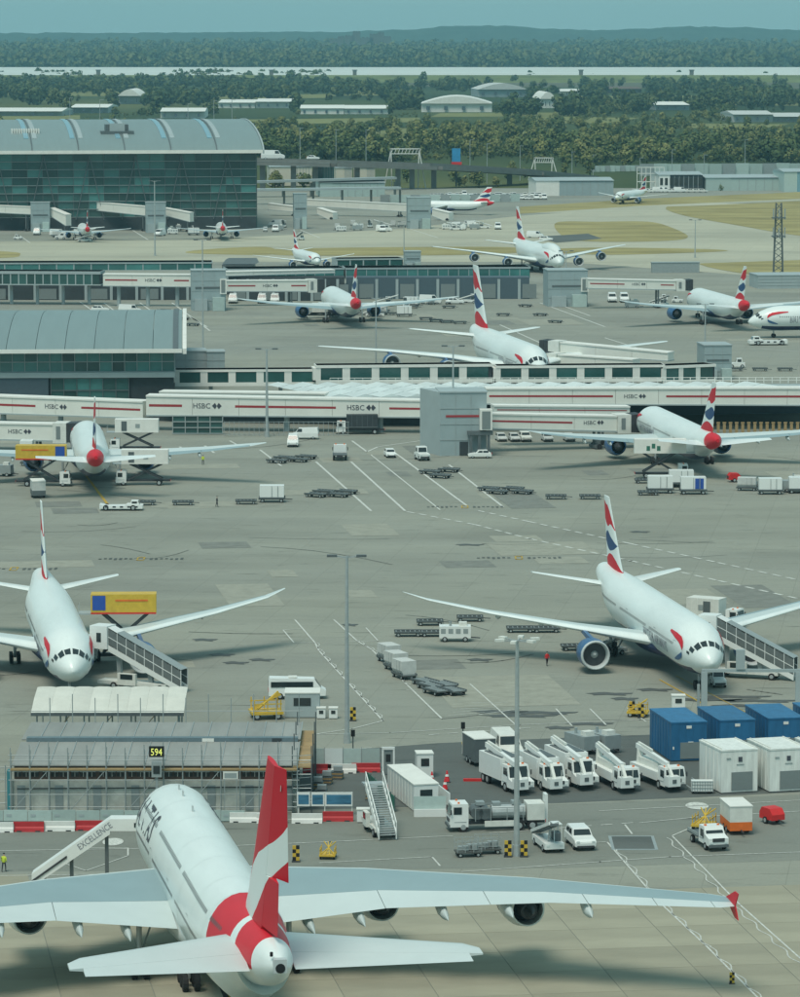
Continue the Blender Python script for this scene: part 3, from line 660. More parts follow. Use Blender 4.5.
    if big:
        finpart('rudder', .703, 1.0, z0 + 1.2, z0 + 5.4, 3); finpart('rudder', .703, 1.0, z0 + 5.45, z1, 15)
        # small white running-animal emblem reduced to a light patch near the fin tip
        s, ch, th = finat(z1 - 1.6)
        for sd in (-1, 1):
            mb = MB(); x = sd * (th * ch * .18) + .35
            mb.add([(x, Y(s + ch * .80), z1 - 1.2), (x, Y(s + ch * .92), z1 - 1.35), (x, Y(s + ch * .90), z1 - 1.75), (x, Y(s + ch * .82), z1 - 1.9)], [(0, 1, 2, 3)]); mb.build('fin_emblem', 'aircraft_white', root, normals=False)
    else: finpart('rudder', .703, 1.0, z0 + .6, z1)
    # landing gear
    for gx, gs, wr, nw in sp['gear']:
        y = Y(gs); mb = MB(); mb.cyl((gx, y, wr), (gx, y, sp['zc'] - sp['fh'] * .5), .16 * wr / .6, .2 * wr / .6, 8)
        mb.bar((gx, y, wr + .9), (gx * .8, y + 1.6 * wr / .6, sp['zc'] - sp['fh'] * .6), .12); gr = mb.build('landing_gear', 'galvanised', root)
        rows = {2: [0], 4: [-.75, .75], 6: [-1.5, 0, 1.5]}[nw]
        for dy in rows:
            for dx in (-.45, .45):
                k = wr / .65; mb = MB(); mb.cyl((gx + dx * k - .2 * k, y + dy * k, wr), (gx + dx * k + .2 * k, y + dy * k, wr), wr, wr, 14); mb.build('tyre', 'rubber', gr)
    return root
def plane_at(kind, nose, tail):
    "centre and heading from two pixels with their heights"
    A = g(*nose); B = g(*tail); h = math.degrees(math.atan2(A.x - B.x, A.y - B.y)); return A, B, h
def from_tail(kind, px, py, hdg):
    L = TY[kind]['L']; B = g(px, py, TY[kind]['zc'] + .69 * TY[kind]['fh']); return (B.x + math.sin(R(hdg)) * L / 2, B.y + math.cos(R(hdg)) * L / 2, 0.03)
def from_nose(kind, px, py, hdg):
    L = TY[kind]['L']; B = g(px, py, TY[kind]['zc'] - .30 * TY[kind]['fh']); return (B.x - math.sin(R(hdg)) * L / 2, B.y - math.cos(R(hdg)) * L / 2, 0.03)
aircraft('double_deck_airliner', 'A380', from_tail('A380', 280, 968, -9.8), -9.8, 'white four-engined double-deck airliner with a red tail and white swoosh', 'big', title='QANTAS')
BT = 'BRITISH AIRWAYS'; GRP = 'white airliners with red white and blue tails'
P = [('wide', 'nose', 73, 672, 171.5, 'white airliner facing the ribbed canopy roof, covered stairs at its door', 2, BT),
     ('wide', 'nose', 712, 664, 171, 'white airliner with blue engines parked behind the blue cabins', 2, BT),
     ('wide', 'tail', 718, 441, -8, 'white airliner nose in to the long walkway with a scissor truck under its wing', 2, BT),
     ('wide', 'tail', 96, 458, -6, 'white airliner with a red tail cone between two raised catering trucks', 2, BT),
     ('A380', 'nose', 541, 374, 170, 'white airliner nosed up behind the windowed walkway beside a grey boarding bridge', 2, BT),
     ('wide', 'tail', 358, 303, -8, 'white airliner with cargo trains beside its tail at the middle pier', 1, None),
     ('jumbo', 'nose', 560, 263, 170, 'white airliner with dark belly facing the pier by open boarding stairs', 1, None),
     ('narrow', 'nose', 318, 262, 166, 'white airliner mostly hidden behind the glazed middle pier', 1, None),
     ('wide', 'tail', 748, 305, -9, 'white airliner at a boarding bridge beside the parked fuel trucks and lattice mast', 1, None),
     ('wide', 'nose', 748, 322, 264, 'white airliner with dark blue belly coupled to a low towing tractor', 2, BT),
     ('narrow', 'nose', 616, 198, 205, 'small white airliner taxiing past the grey shed', 1, None),
     ('narrow', 'tail', 494, 203, -75, 'small white airliner seen side on at the viaduct-end boarding bridge', 1, None),
     ('narrow', 'tail', 88, 229, -8, 'small white airliner with yellow truck beside it at the glass terminal', 1, None),
     ('narrow', 'tail', 223, 228, -4, 'small white airliner by itself near the end of the glass terminal', 1, None)]
PLANES = []
for kd, how, px, py, h, lab, dt, ti in P:
    loc = (from_nose if how == 'nose' else from_tail)(kd, px, py, h)
    PLANES.append(aircraft('airliner', kd, loc, h, lab, 'flag', GRP, dt, ti, red_tail=how == 'tail'))
# ------------------------------------------------------------------ terminal buildings
def glazed(parent, x0, x1, z0, z1, y, nx, nz, m1, m2=None, bar='steel_grey', bw=0.22, hb=0.3, prob=0.3, depth=0.25, flip=1):
    "glass wall in the local xz plane: every pane an object, mullions and transoms proud of the glass"
    dx = (x1 - x0) / nx; dz = (z1 - z0) / nz
    mb = MB(); mb.box((0, 0, 0), (dx - bw * .6, .08, dz - hb * .6)); a = mb.build('pane', m1, parent)
    mb2 = MB(); mb2.box((0, 0, 0), (dx - bw * .6, .08, dz - hb * .6)); b = mb2.build('pane', m2 or m1, parent)
    n = 0; used = set(); rnd = random.Random(int(abs(x0 * 7 + z0 * 13 + nx)))
    for i in range(nx):
        for j in range(nz):
            src = b if rnd.random() < prob else a
            o = src if src.name not in used else src.copy()
            if src.name in used: COL.objects.link(o)
            used.add(src.name)
            o.location = (x0 + dx * (i + .5), y, z0 + dz * (j + .5))
    for src in (a, b):
        if src.name not in used: bpy.data.objects.remove(src)
    for i in range(nx + 1):
        m = MB(); m.box((x0 + dx * i, y - depth / 2 * flip, (z0 + z1) / 2), (bw, depth, z1 - z0 + hb)); m.build('mullion', bar, parent)
    for j in range(nz + 1):
        m = MB(); m.box(((x0 + x1) / 2, y - (depth / 2 + .03) * flip, z0 + dz * j), (x1 - x0, depth, hb)); m.build('transom', bar, parent)
def gframe(px, py, z=0.0, hdg=-8.0): return g(px, py, z), hdg
# ---- the main terminal: curved ribbed roof on a tall glass front
t = g(258, 229); TA = empty('glass_terminal', (t.x, t.y, 0), -8.0, 'huge terminal with curved grey roof and tall dark glass front', 'terminal')
W, D = 190, 165
def arch(y): return 30.8 + 11.2 * math.sin(math.pi * min(1, max(0, (y + 5) / 152.0))) ** 0.62 * (1 - 0.0006 * y)
ys = [-5, -3, 0, 4, 9, 16, 25, 36, 50, 65, 80, 100, 120, 135, 145]
mb = MB(); bay = 18.0
for b in range(11):
    mb = MB(); xa, xb = 1.5 - bay * b - bay + .12, 1.5 - bay * b - .12
    mb.loft([[(xa, y, arch(y)), (xb, y, arch(y)), (xb, y, arch(y) - .7), (xa, y, arch(y) - .7)] for y in ys]); rp = mb.build('roof', 'terminal_roof', TA, smooth=True, angle=25)
    if b < 10:
        for dx in (-1.9, 1.4):
            mb = MB(); yy = [7, 12, 20, 30, 44, 60, 80]; xc = xa + dx
            mb.loft([[(xc - .9, y, arch(y) + .25), (xc + .9, y, arch(y) + .25), (xc + .9, y, arch(y) - .1), (xc - .9, y, arch(y) - .1)] for y in yy]); mb.build('skylight', 'roof_glass' if dx < 0 else 'bridge_grey', rp, smooth=True, angle=25)
        mb = MB(); yy = ys[:-2]; mb.loft([[(xa - .35, y, arch(y) + .3), (xa + .1, y, arch(y) + .3), (xa + .1, y, arch(y) - .3), (xa - .35, y, arch(y) - .3)] for y in yy]); mb.build('roof_rib', 'steel_dark', rp, smooth=True, angle=25)
mb = MB(); mb.box((1.5 - 99, -5.2, 30.5), (198, .5, 1.3)); mb.build('eave_fascia', 'white_panel', TA)
mb = MB(); mb.loft([[(1.5, y, arch(y) + .35), (2.1, y, arch(y) + .35), (2.1, y, arch(y) - 1.1), (1.5, y, arch(y) - 1.1)] for y in ys]); mb.build('gable_trim', 'bridge_grey', TA, smooth=True, angle=25)
mb = MB(); mb.prism([(-189.5, 1.2), (-.6, 1.2), (-.6, 139), (-189.5, 139)], 0, 29.9); mb.build('core', 'dark_void', TA)
mb = MB(); mb.side([(1.2, 0), (139, 0), (139, 30.6), (100, 38), (60, 40), (25, 37.0), (8, 33.5), (1.2, 30.4)], -.75, -.2); mb.build('gable_wall', 'teal_glass', TA)
for i in range(6):
    mb = MB(); mb.box((.05, 10 + i * 24, 16.5), (.4, .5, 33)); mb.build('gable_mullion', 'steel_dark', TA)
glazed(TA, -150, -.6, 5.0, 29.8, 0.9, 25, 8, 'teal_glass', 'teal_glass_light', 'steel_dark', .16, .2, .3)
for j in range(9): MB().box((-75, .45, 5.0 + j * 3.1), (149, .25, .2)).build('louvre_rail', 'steel_grey', TA)
mb = MB(); mb.bx(-189, -.6, .2, 1.0, 0, 4.8); mb.build('plinth', 'dark_void', TA)
for k in range(8):     # big raking legs that carry the roof, just outside the glass
    x = -12 - k * 18
    for dx in (-5.5, 5.5):
        mb = MB(); mb.bar((x + dx, -.1, 4), (x, -.1, 29.2), .35); mb.build('raking_leg', 'steel_dark', TA)
for x, w_ in ((-54, 9), (-90, 11)):
    ru = MB()
    if w_ < 10: ru.bx(x - w_ / 2, x + w_ / 2, 16, 24, 30, arch(16) + 3.4); ru.bx(x - w_ / 2 - 2, x + w_ / 2 + 2, 14, 26, 30, arch(14) + 1.2)
    else:
        for i in range(12): ru.bx(x - w_ / 2 + i * .95, x - w_ / 2 + i * .95 + .5, 16, 22, 33, arch(16) + 1.8)
    ru.build('roof_plant', 'steel_dark' if w_ < 10 else 'white_panel', TA)
mb = MB(); mb.bx(-54 - 3, -54 + 3, 15.2, 15.9, 36, arch(16) + 3.9); mb.build('roof_plant', 'bridge_grey', TA)
# ---- satellite hall with the curved roof, half way
t = g(176, 411); TC = empty('glass_hall', (t.x, t.y + 6, 0), -3.0, 'satellite hall with low curved grey roof and teal glass front', 'terminal')
zE = gd(176, 349, t.y + 6).z; zT = gd(150, 313, t.y + 48).z
def arch2(y): return zE + (zT - zE) * math.sin(math.pi / 2 * min(1.0, (y + 3) / 46.0)) ** .8 if y < 43 else zT - .012 * (y - 43) ** 1.4
ys2 = [-3, -1.5, 1, 5, 10, 17, 25, 34, 43, 55, 70]
for b in range(16):
    mb = MB(); xb = 1.0 - b * 6.0 - .05; xa = xb - 5.9
    mb.loft([[(xa, y, arch2(y)), (xb, y, arch2(y)), (xb, y, arch2(y) - .5), (xa, y, arch2(y) - .5)] for y in ys2]); mb.build('roof', 'terminal_roof', TC, smooth=True, angle=25)
mb = MB(); mb.box((1 - 48, -3.2, zE - .15), (96, .4, .8)); mb.build('eave_fascia', 'white_panel', TC)
mb = MB(); mb.loft([[(1.1, y, arch2(y) + .3), (1.9, y, arch2(y) + .3), (1.9, y, arch2(y) - .8), (1.1, y, arch2(y) - .8)] for y in ys2]); mb.build('gable_trim', 'white_panel', TC, smooth=True, angle=25)
mb = MB(); mb.loft([[(-.9, y, arch2(y) + .2), (.2, y, arch2(y) + .2), (.2, y, arch2(y) - .3), (-.9, y, arch2(y) - .3)] for y in ys2]); mb.build('roof_gutter', 'steel_dark', TC, smooth=True, angle=25)
mb = MB(); mb.bx(-95, -.8, .9, 62, 0, zE - .6); mb.build('core', 'dark_void', TC)
glazed(TC, -62, -.6, 7.6, zE - .6, 0.6, 24, 2, 'teal_glass_light', 'teal_glass', 'steel_grey', .14, .16, .25)
mb = MB(); mb.bx(-95, -.5, -.35, .6, 6.4, 7.5); mb.build('sill_band', 'bridge_grey', TC)
glazed(TC, -26, -10, 1.2, 6.3, 0.5, 6, 2, 'teal_glass_light', 'teal_glass', 'steel_dark', .14, .2, .5)
mb = MB(); mb.bx(-95, -26.5, .0, .8, 0, 6.3); mb.build('lower_wall', 'blue_wall', TC)
# ---- elevated walkways -------------------------------------------------------------
def walkway(name, a, b, label, zlo=None, depth=4.0, stripe=True, texts=(), cat='walkway', mate='bridge_panel', legs=0, group=None, stripe_gap=None):
    "a,b = (px, y_top, y_bottom, distance): straight enclosed bridge between two pixels"
    A1 = gd(a[0], a[1], a[3]); A0 = gd(a[0], a[2], a[3]); B1 = gd(b[0], b[1], b[3]); B0 = gd(b[0], b[2], b[3])
    d = Vector((B0.x - A0.x, B0.y - A0.y, 0)); L = d.length; hd = math.degrees(math.atan2(d.y, d.x))
    root = empty(name, (A0.x, A0.y, 0), -hd, label, cat, group)
    za0, za1, zb0, zb1 = A0.z, A1.z, B0.z, B1.z
    zz = lambda x, k: (za0 + (zb0 - za0) * x / L) * (1 - k) + (za1 + (zb1 - za1) * x / L) * k
    n = max(1, int(L / 8)); w_ = L / n
    for i in range(n):
        x0, x1 = i * w_ + .03, (i + 1) * w_ - .03; mb = MB()
        mb.add([(x0, 0, zz(x0, 0)), (x1, 0, zz(x1, 0)), (x1, depth, zz(x1, 0)), (x0, depth, zz(x0, 0)), (x0, 0, zz(x0, 1)), (x1, 0, zz(x1, 1)), (x1, depth, zz(x1, 1)), (x0, depth, zz(x0, 1))],
               [(0, 3, 2, 1), (4, 5, 6, 7), (0, 1, 5, 4), (1, 2, 6, 5), (2, 3, 7, 6), (3, 0, 4, 7)])
        mb.build('wall_panel', mate, root)
    for k, th, nm in ((1.0, .28, 'roof_edge'), (0.0, .25, 'floor_edge')):
        mb = MB(); mb.bar((0, depth / 2, zz(0, k)), (L, depth / 2, zz(L, k)), depth + .35, th); mb.build(nm, 'white_panel' if k else 'bridge_grey', root)
    if stripe:
        gaps = sorted(texts, key=lambda q: q[0]); segs = []; x = 0.6
        for tx, s, *_ in gaps: segs.append((x, tx * L - 2.2)); x = tx * L + 8.2
        segs.append((x, L - .6))
        for x0, x1 in segs:
            if x1 - x0 < 1: continue
            mb = MB(); mb.add([(x, -.03, zz(x, .46)) for x in (x0, x1)] + [(x, -.03, zz(x, .585)) for x in (x1, x0)], [(0, 1, 2, 3)]); mb.build('stripe', 'stripe_red', root, normals=False)
        for tx, s, *_ in gaps:
            mb = MB(); hh = (za1 - za0) * .26; x0 = tx * L
            put_text(mb, s, lambda u, v: (x0 + u, -.05, zz(x0, .40) + v), hh); mb.build('lettering', 'lettering_dark', root, normals=False)
            vs, fs, wd = text_mesh(s); hx = x0 + wd * hh + hh * 1.3; zc = zz(x0, .40) + hh / 2; mb = MB(); q = hh * .6
            for sg in (-1, 1): mb.add([(hx + sg * q * 1.6, -.05, zc), (hx + sg * q * .6, -.05, zc + q), (hx, -.05, zc), (hx + sg * q * .6, -.05, zc - q)], [(0, 1, 2, 3)])
            mb.build('emblem', 'lettering_dark', root, normals=False)
    for i in range(legs):
        x = L * (i + .5) / legs; mb = MB(); mb.cyl((x, depth / 2, 0), (x, depth / 2, zz(x, 0)), .55, .55, 12); mb.build('support_column', 'bridge_grey', root)
    return root
T5 = g(400, 437).y
walkway('enclosed_walkway', (-30, 395.5, 412.5, 792), (143, 402, 418.5, 775), 'cream enclosed walkway with red stripe running past the glass hall', texts=((.44, 'HSBC'),), legs=3)
walkway('enclosed_walkway', (146, 396, 415.5, 774), (426, 401, 417.5, 768), 'cream enclosed walkway with red stripe raised on two round columns', texts=((.17, 'HSBC'), (.72, 'HSBC')), legs=3)
walkway('enclosed_walkway', (486, 389, 404, 771), (830, 388.5, 405.5, 776), 'long cream walkway with red stripe above the blue wall', texts=((.40, 'HSBC'),), legs=0)
walkway('upper_walkway', (159, 392, 397, 790), (326, 394, 399, 784), 'narrow cream upper walkway lying behind the striped one', stripe=False)
# blue wall under the long walkway with a row of timber bollards
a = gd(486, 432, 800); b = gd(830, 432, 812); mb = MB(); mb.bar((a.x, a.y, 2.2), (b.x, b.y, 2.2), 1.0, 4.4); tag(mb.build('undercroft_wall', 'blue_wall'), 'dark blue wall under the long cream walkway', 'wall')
for i in range(17):
    x = 706 + i * 6.1; p = g(x, 433); mb = MB(); mb.box((0, 0, .95), (.55, .3, 1.9)); mb.box((0, 0, 2.0), (.7, .4, .2)); o = mb.build('timber_post', 'timber')
    o.location = (p.x, p.y, 0); tag(o, 'brown timber post in the row along the blue wall', 'post', 'timber posts along the blue wall')
# undercroft behind the left walkways
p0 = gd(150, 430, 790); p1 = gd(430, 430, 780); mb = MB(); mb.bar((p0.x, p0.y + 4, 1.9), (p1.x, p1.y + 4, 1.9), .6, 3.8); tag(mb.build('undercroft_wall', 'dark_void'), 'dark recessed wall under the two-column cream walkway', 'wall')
fr = empty('glazed_lobby', (g(172, 436).x, g(172, 436).y + 3, 0), 0, 'ground level lobby with a light grid of window frames under the walkway', 'lobby')
glazed(fr, 0, 9.6, .2, 3.6, 0, 4, 3, 'teal_glass', None, 'steel_grey', .18, .18, 0)
fr = empty('fence', (g(224, 437).x, g(224, 437).y + 2, 0), 0, 'grey steel bar fence closing the gap beneath the walkway', 'fence')
for i in range(26):
    mb = MB(); mb.box((i * .95, 0, 1.4), (.09, .09, 2.8)); mb.build('bar', 'steel_grey', fr)
for z in (.3, 2.7):
    mb = MB(); mb.box((11.9, .1, z), (24, .08, .1)); mb.build('rail', 'steel_grey', fr)
# ---- low skylight roof between the walkways
zA, zB = 6.1, 4.7
RF = empty('skylight_roof', (gd(330, 392, 779).x, 779, 0), -1.0, 'low flat roof of white translucent skylight bays between the walkways', 'roof')
Lr = gd(830, 392, 815).x - RF.location.x
mb = MB(); mb.add([(0, 0, zA - .6), (Lr, 0, zA - .6), (Lr, 46, zB - .6), (0, 46, zB - .6), (0, 0, zA - .2), (Lr, 0, zA - .2), (Lr, 46, zB - .2), (0, 46, zB - .2)], [(0, 3, 2, 1), (4, 5, 6, 7), (0, 1, 5, 4), (1, 2, 6, 5), (2, 3, 7, 6), (3, 0, 4, 7)]); mb.build('deck', 'bridge_grey', RF)
zr = lambda y: zA + (zB - zA) * y / 46
nb = 20; bw_ = Lr / nb
for i in range(nb):
    for j in range(5):
        x0, x1 = i * bw_ + .35, (i + 1) * bw_ - .35; y0, y1 = 2 + j * 8.6, 2 + j * 8.6 + 7.9; sk = -.3
        mb = MB(); mb.add([(x0 + sk * y0, y0, zr(y0) - .15), (x1 + sk * y0, y0, zr(y0) - .15), (x1 + sk * y1, y1, zr(y1) - .15), (x0 + sk * y1, y1, zr(y1) - .15), ((x0 + x1) / 2 + sk * y0, y0, zr(y0) + .5), ((x0 + x1) / 2 + sk * y1, y1, zr(y1) + .5)],
                          [(0, 1, 4), (3, 5, 2), (0, 4, 5, 3), (1, 2, 5, 4), (0, 3, 2, 1)]); mb.build('skylight', 'skylight', RF)
mb = MB()
for j in range(2):
    for i in range(60): mb.box((i * Lr / 60, 44 + j * .8, zB + .7), (.08, .08, 1.2))
tag(mb.build('guard_rail', 'white_panel', RF), kind='stuff')
for z in (.75, 1.3): mb = MB(); mb.box((Lr / 2, 44.4, zB + z), (Lr, .08, .1)); mb.build('guard_rail', 'white_panel', RF)
# ---- windowed link corridor behind it
def windowed(name, a, b, nwin, label, winm='teal_glass', depth=5.0, wfrac=.74, group=None, cat='walkway', wallm='white_panel', vlo=.22, vhi=.86, legs=0):
    A1 = gd(a[0], a[1], a[3]); A0 = gd(a[0], a[2], a[3]); B1 = gd(b[0], b[1], b[3]); B0 = gd(b[0], b[2], b[3])
    d = Vector((B0.x - A0.x, B0.y - A0.y, 0)); L = d.length; root = empty(name, (A0.x, A0.y, 0), -math.degrees(math.atan2(d.y, d.x)), label, cat, group)
    z0, z1 = A0.z, A1.z; h = z1 - z0
    mb = MB(); mb.bx(0, L, .25, depth, z0, z1); mb.build('core', 'dark_void', root)
    mb = MB(); mb.bx(-.2, L + .2, -.1, depth + .2, z1 - h * (1 - vhi), z1); mb.build('roof_edge', wallm, root)
    mb = MB(); mb.bx(-.2, L + .2, -.02, depth + .1, z0, z0 + h * vlo); mb.build('floor_edge', wallm, root)
    w_ = L / nwin
    for i in range(nwin):
        x = (i + .5) * w_; mb = MB(); mb.box((x, .12, z0 + h * (vlo + vhi) / 2), (w_ * wfrac, .1, h * (vhi - vlo))); mb.build('window', winm, root)
        mb = MB(); mb.bx(i * w_ - w_ * (1 - wfrac) / 2, i * w_ + w_ * (1 - wfrac) / 2, .01, depth, z0 + h * vlo, z1 - h * (1 - vhi)); mb.build('pier', wallm, root)
    for i in range(legs):
        x = L * (i + .5) / legs; mb = MB(); mb.box((x, depth / 2, z0 / 2), (.8, .8, z0)); mb.build('support_column', 'bridge_grey', root)
    return root
windowed('windowed_walkway', (176, 370, 386.5, 836), (316, 369, 384.5, 838), 5, 'white walkway with wide dark windows leaving the glass hall', legs=2)
windowed('windowed_walkway', (317, 365.5, 384.5, 836), (492, 366, 383, 840), 6, 'white walkway with dark windows behind the skylight roof', legs=2)
windowed('windowed_walkway', (497, 366, 383, 840), (664, 370, 388, 843), 6, 'white walkway with dark windows beneath the grey boarding bridge', legs=2)
windowed('windowed_walkway', (664, 366, 385, 843), (715, 359, 384, 848), 3, 'short white walkway with three windows and a rising roof', legs=1)
# stair / plant block behind the hall
p = gd(205, 372, 880); mb = MB()
def block(name, px0, px1, ytop, ybase, label, m, cat='building', depth=8.0, d=None, hdg=-6.0, trims=True, group=None, seams=3):
    A = g(px0, ybase) if d is None else gd(px0, ybase, d); s = (px1 - px0) * (A.y if d is None else d) / F; zt = gd(px0, ytop, A.y).z
    root = empty(name, (A.x, A.y, 0), hdg, label, cat, group)
    mb = MB(); mb.bx(0, s, 0, depth, 0, zt); mb.build('wall', m, root)
    mb = MB(); mb.bx(-.15, s + .15, -.15, depth + .15, zt + .003, zt + .25); mb.build('roof', 'bridge_grey', root)
    if trims:
        for i in range(1, seams + 1): mb = MB(); mb.box((s / 2, -.03, zt * i / (seams + 1)), (s, .08, .12)); mb.build('seam', 'steel_grey', root)
        for i in range(1, 3): mb = MB(); mb.box((s * i / 3, -.02, zt / 2), (.1, .06, zt * .96)); mb.build('seam', 'steel_grey', root)
    return root, s, zt
block('stair_block', 207, 225, 352.5, 385, 'grey cabin on the walkway beside the glass hall', 'node_grey', depth=6)
block('lift_lobby', 175, 207, 352, 385, 'pale flat-roofed lobby joining the glass hall', 'bridge_grey', depth=8)
# ---- grey node tower in the middle of the walkways
nd, s, zt = block('node_tower', 440, 487, 393, 456, 'tall grey clad tower where the striped walkways meet', 'node_grey', 'tower', 9, hdg=-4)
mb = MB(); A = nd.location; mb.add([(0.0, 0, 0), (-3.0, 9, 0), (-3.0, 9, zt + .1), (0, 0, zt + .1), (.6, 0.3, 0), (.6, 9, 0), (.6, 9, zt + .1), (.6, .3, zt + .1)], [(0, 1, 2, 3), (4, 5, 6, 7), (0, 3, 7, 4), (1, 2, 6, 5), (3, 2, 6, 7)]); mb.build('side_wall', 'bridge_grey', nd)
mb = MB(); mb.box((s * .55, -.06, zt * .63), (s * .85, .06, .4)); mb.build('stripe', 'stripe_red', nd)
mb = MB(); mb.bx(s * .58, s * 1.12, -1.6, -.05, zt * .34, zt * .40); mb.build('canopy', 'steel_dark', nd)
mb = MB(); mb.bx(s * .84, s * 1.1, -1.9, -.1, zt * .42, zt * .75); mb.build('bridge_mouth', 'white_panel', nd)
mb = MB(); mb.bx(s * .88, s * 1.06, -2.0, -1.8, zt * .44, zt * .72); mb.build('bridge_door', 'shutter', nd)
for dx in (.62, .8, 1.0):
    mb = MB(); mb.bx(s * dx, s * dx + .5, -1.5, -1.0, 0, zt * .34); mb.build('post', 'steel_dark', nd)
mb = MB(); mb.bx(s * .42, s * .60, -.12, -.02, .1, 2.6); mb.build('door', 'dark_void', nd)
# ------------------------------------------------------------------ boarding bridges
def bridge(a, b, label, texts=((.55, 'HSBC'),), cab=True, depth=3.2, leg=.8, group='white boarding bridges with red stripes', legm='steel_dark', stripe=True):
    root = walkway('boarding_bridge', a, b, label, depth=depth, stripe=stripe, texts=texts, cat='boarding bridge', group=group)
    A0 = gd(a[0], a[2], a[3]); B0 = gd(b[0], b[2], b[3]); A1 = gd(a[0], a[1], a[3]); B1 = gd(b[0], b[1], b[3])
    L = Vector((B0.x - A0.x, B0.y - A0.y, 0)).length; h = B1.z - B0.z
    if cab:
        mb = MB(); mb.bx(L + .05, L + 2.6, -.5, depth + .6, B0.z - .35, B1.z + .3); c = mb.build('cab', 'white_dirty', root)
        mb = MB(); mb.bx(L + .7, L + 1.5, -.56, -.5, B0.z + .4, B1.z - .3); mb.build('cab_panel', 'shutter', c)
        for i in range(4):
            q = i * .04; mb = MB(); mb.bx(L + 2.65 + i * .55, L + 2.65 + i * .55 + .5, -.4 - q, depth + .5, B0.z - .2 - q, B1.z + .25 + q); mb.build('bellows', 'dark_metal', root)
    x = L * leg; zz = A0.z + (B0.z - A0.z) * leg
    for dy in (.2, depth - .2):
        mb = MB(); mb.box((x, dy, zz / 2), (.45, .35, zz)); mb.build('leg', legm, root)
    mb = MB(); mb.box((x, depth / 2, .45), (1.6, depth + .6, .5)); bo = mb.build('bogie', legm, root)
    for dy in (-.2, depth + .2):
        mb = MB(); mb.cyl((x, dy - .2, .5), (x, dy + .2, .5), .5, .5, 12); mb.build('tyre', 'rubber', bo)
    return root
bridge((-28, 423, 439, 738), (53, 424.5, 441, 736), 'boarding bridge docked to the airliner between the catering trucks', texts=((.45, 'HSBC'),))
bridge((488, 414, 428.5, 733), (617, 416.5, 431.5, 740), 'boarding bridge leaving the grey node tower', texts=((.74, 'HSBC'),), leg=.86)
bridge((494, 406, 414, 743), (630, 407, 414.5, 748), 'second higher boarding bridge lying behind the first one at the node tower', texts=(), cab=False)
bridge((674, 352, 360, 868), (566, 341.5, 353, 880), 'boarding bridge reaching the nose of the airliner behind the walkway', texts=())
bridge((640, 359, 369, 862), (565, 354, 365, 872), 'lower boarding bridge under the one at the nose of the airliner behind the walkway', texts=())
bridge((226, 281, 291.5, 1128), (308, 280.5, 291.5, 1134), 'boarding bridge of the airliner by the cargo trains', texts=((.45, 'HSBC'),))
bridge((588, 279, 288.5, 1118), (676, 281, 290, 1122), 'boarding bridge of the airliner beside the lattice mast', texts=((.5, 'HSBC'),))
for a, b, lab in (((-20, 205, 212, 1560), (31, 207, 214.5, 1556), 'white boarding link at the glass terminal left of the yellow truck'), ((96, 202.5, 210.5, 1568), (148, 207, 216, 1556), 'white sloping boarding link in the middle of the glass terminal'),
                  ((268, 203.5, 210, 1690), (296, 207, 212, 1685), 'short white boarding link beyond the end of the glass terminal'), ((306, 199.5, 206, 1690), (409, 204.5, 212, 1676), 'long white boarding link below the road viaduct'),
                  ((432, 209, 216, 1650), (449, 213, 223, 1645), 'short white boarding link at the nose of the side-on airliner'), ((317, 208, 214, 1660), (333, 213, 222, 1655), 'stubby white boarding link under the long one'),
                  ((49, 208, 215, 1555), (66, 215, 226, 1550), 'folded white boarding link at the small airliner by the yellow truck'), ((163, 208, 215, 1555), (190, 213, 222, 1550), 'folded white boarding link near the lone small airliner')):
    bridge(a, b, lab, texts=(), cab=False, group='plain white boarding links at the main terminal', leg=.9, stripe=False)
# nodes
NODES = [(192, 226, 271, 311, 'grey node tower of the middle pier with a boarding bridge on its right', 7), (548, 588, 271, 307, 'wide grey node tower beside the boarding bridge near the parked jumbo', 10), (31, 50, 203, 232, 'small grey lift tower at the glass terminal beside the yellow truck', 6), (146, 166, 203, 233, 'small grey lift tower in the middle of the glass terminal', 6),
         (294, 307, 194, 229, 'slim grey tower between the two white boarding links', 5), (408, 431, 198, 229, 'grey tower at the nose of the side-on airliner', 6), (704, 732, 346, 380, 'grey flat-roofed block ending the windowed walkways', 9), (405, 421, 252, 268, 'grey cabin on the roof line of the middle pier', 5)]
for x0, x1, yt, yb, lab, dp in NODES:
    nd, s, zt = block('node_tower', x0, x1, yt, yb, lab, 'node_grey', 'tower', dp, hdg=-6)
    mb = MB(); mb.bx(s * .08, s * .45, -1.2, -.05, 0.05, zt * .3); mb.build('porch', 'bridge_grey', nd)
    mb = MB(); mb.bx(s * .6, s * .95, -2.2, -.05, 0.05, zt * .34); mb.build('plant_cabin', 'pale_green', nd)
    mb = MB(); mb.bx(s * .1, s * .9, -.1, -.03, zt * .55, zt * .6); mb.build('stripe', 'steel_dark', nd)
    if x0 in (192, 548):
        mb = MB(); mb.bx(s * .83, s * 1.02, -.5, 2.6, zt * .42, zt * .8); mb.build('bridge_mouth', 'white_panel', nd)
        mb = MB(); mb.bx(s * .86, s * .98, -.56, -.5, zt * .45, zt * .77); mb.build('bridge_door', 'shutter', nd)
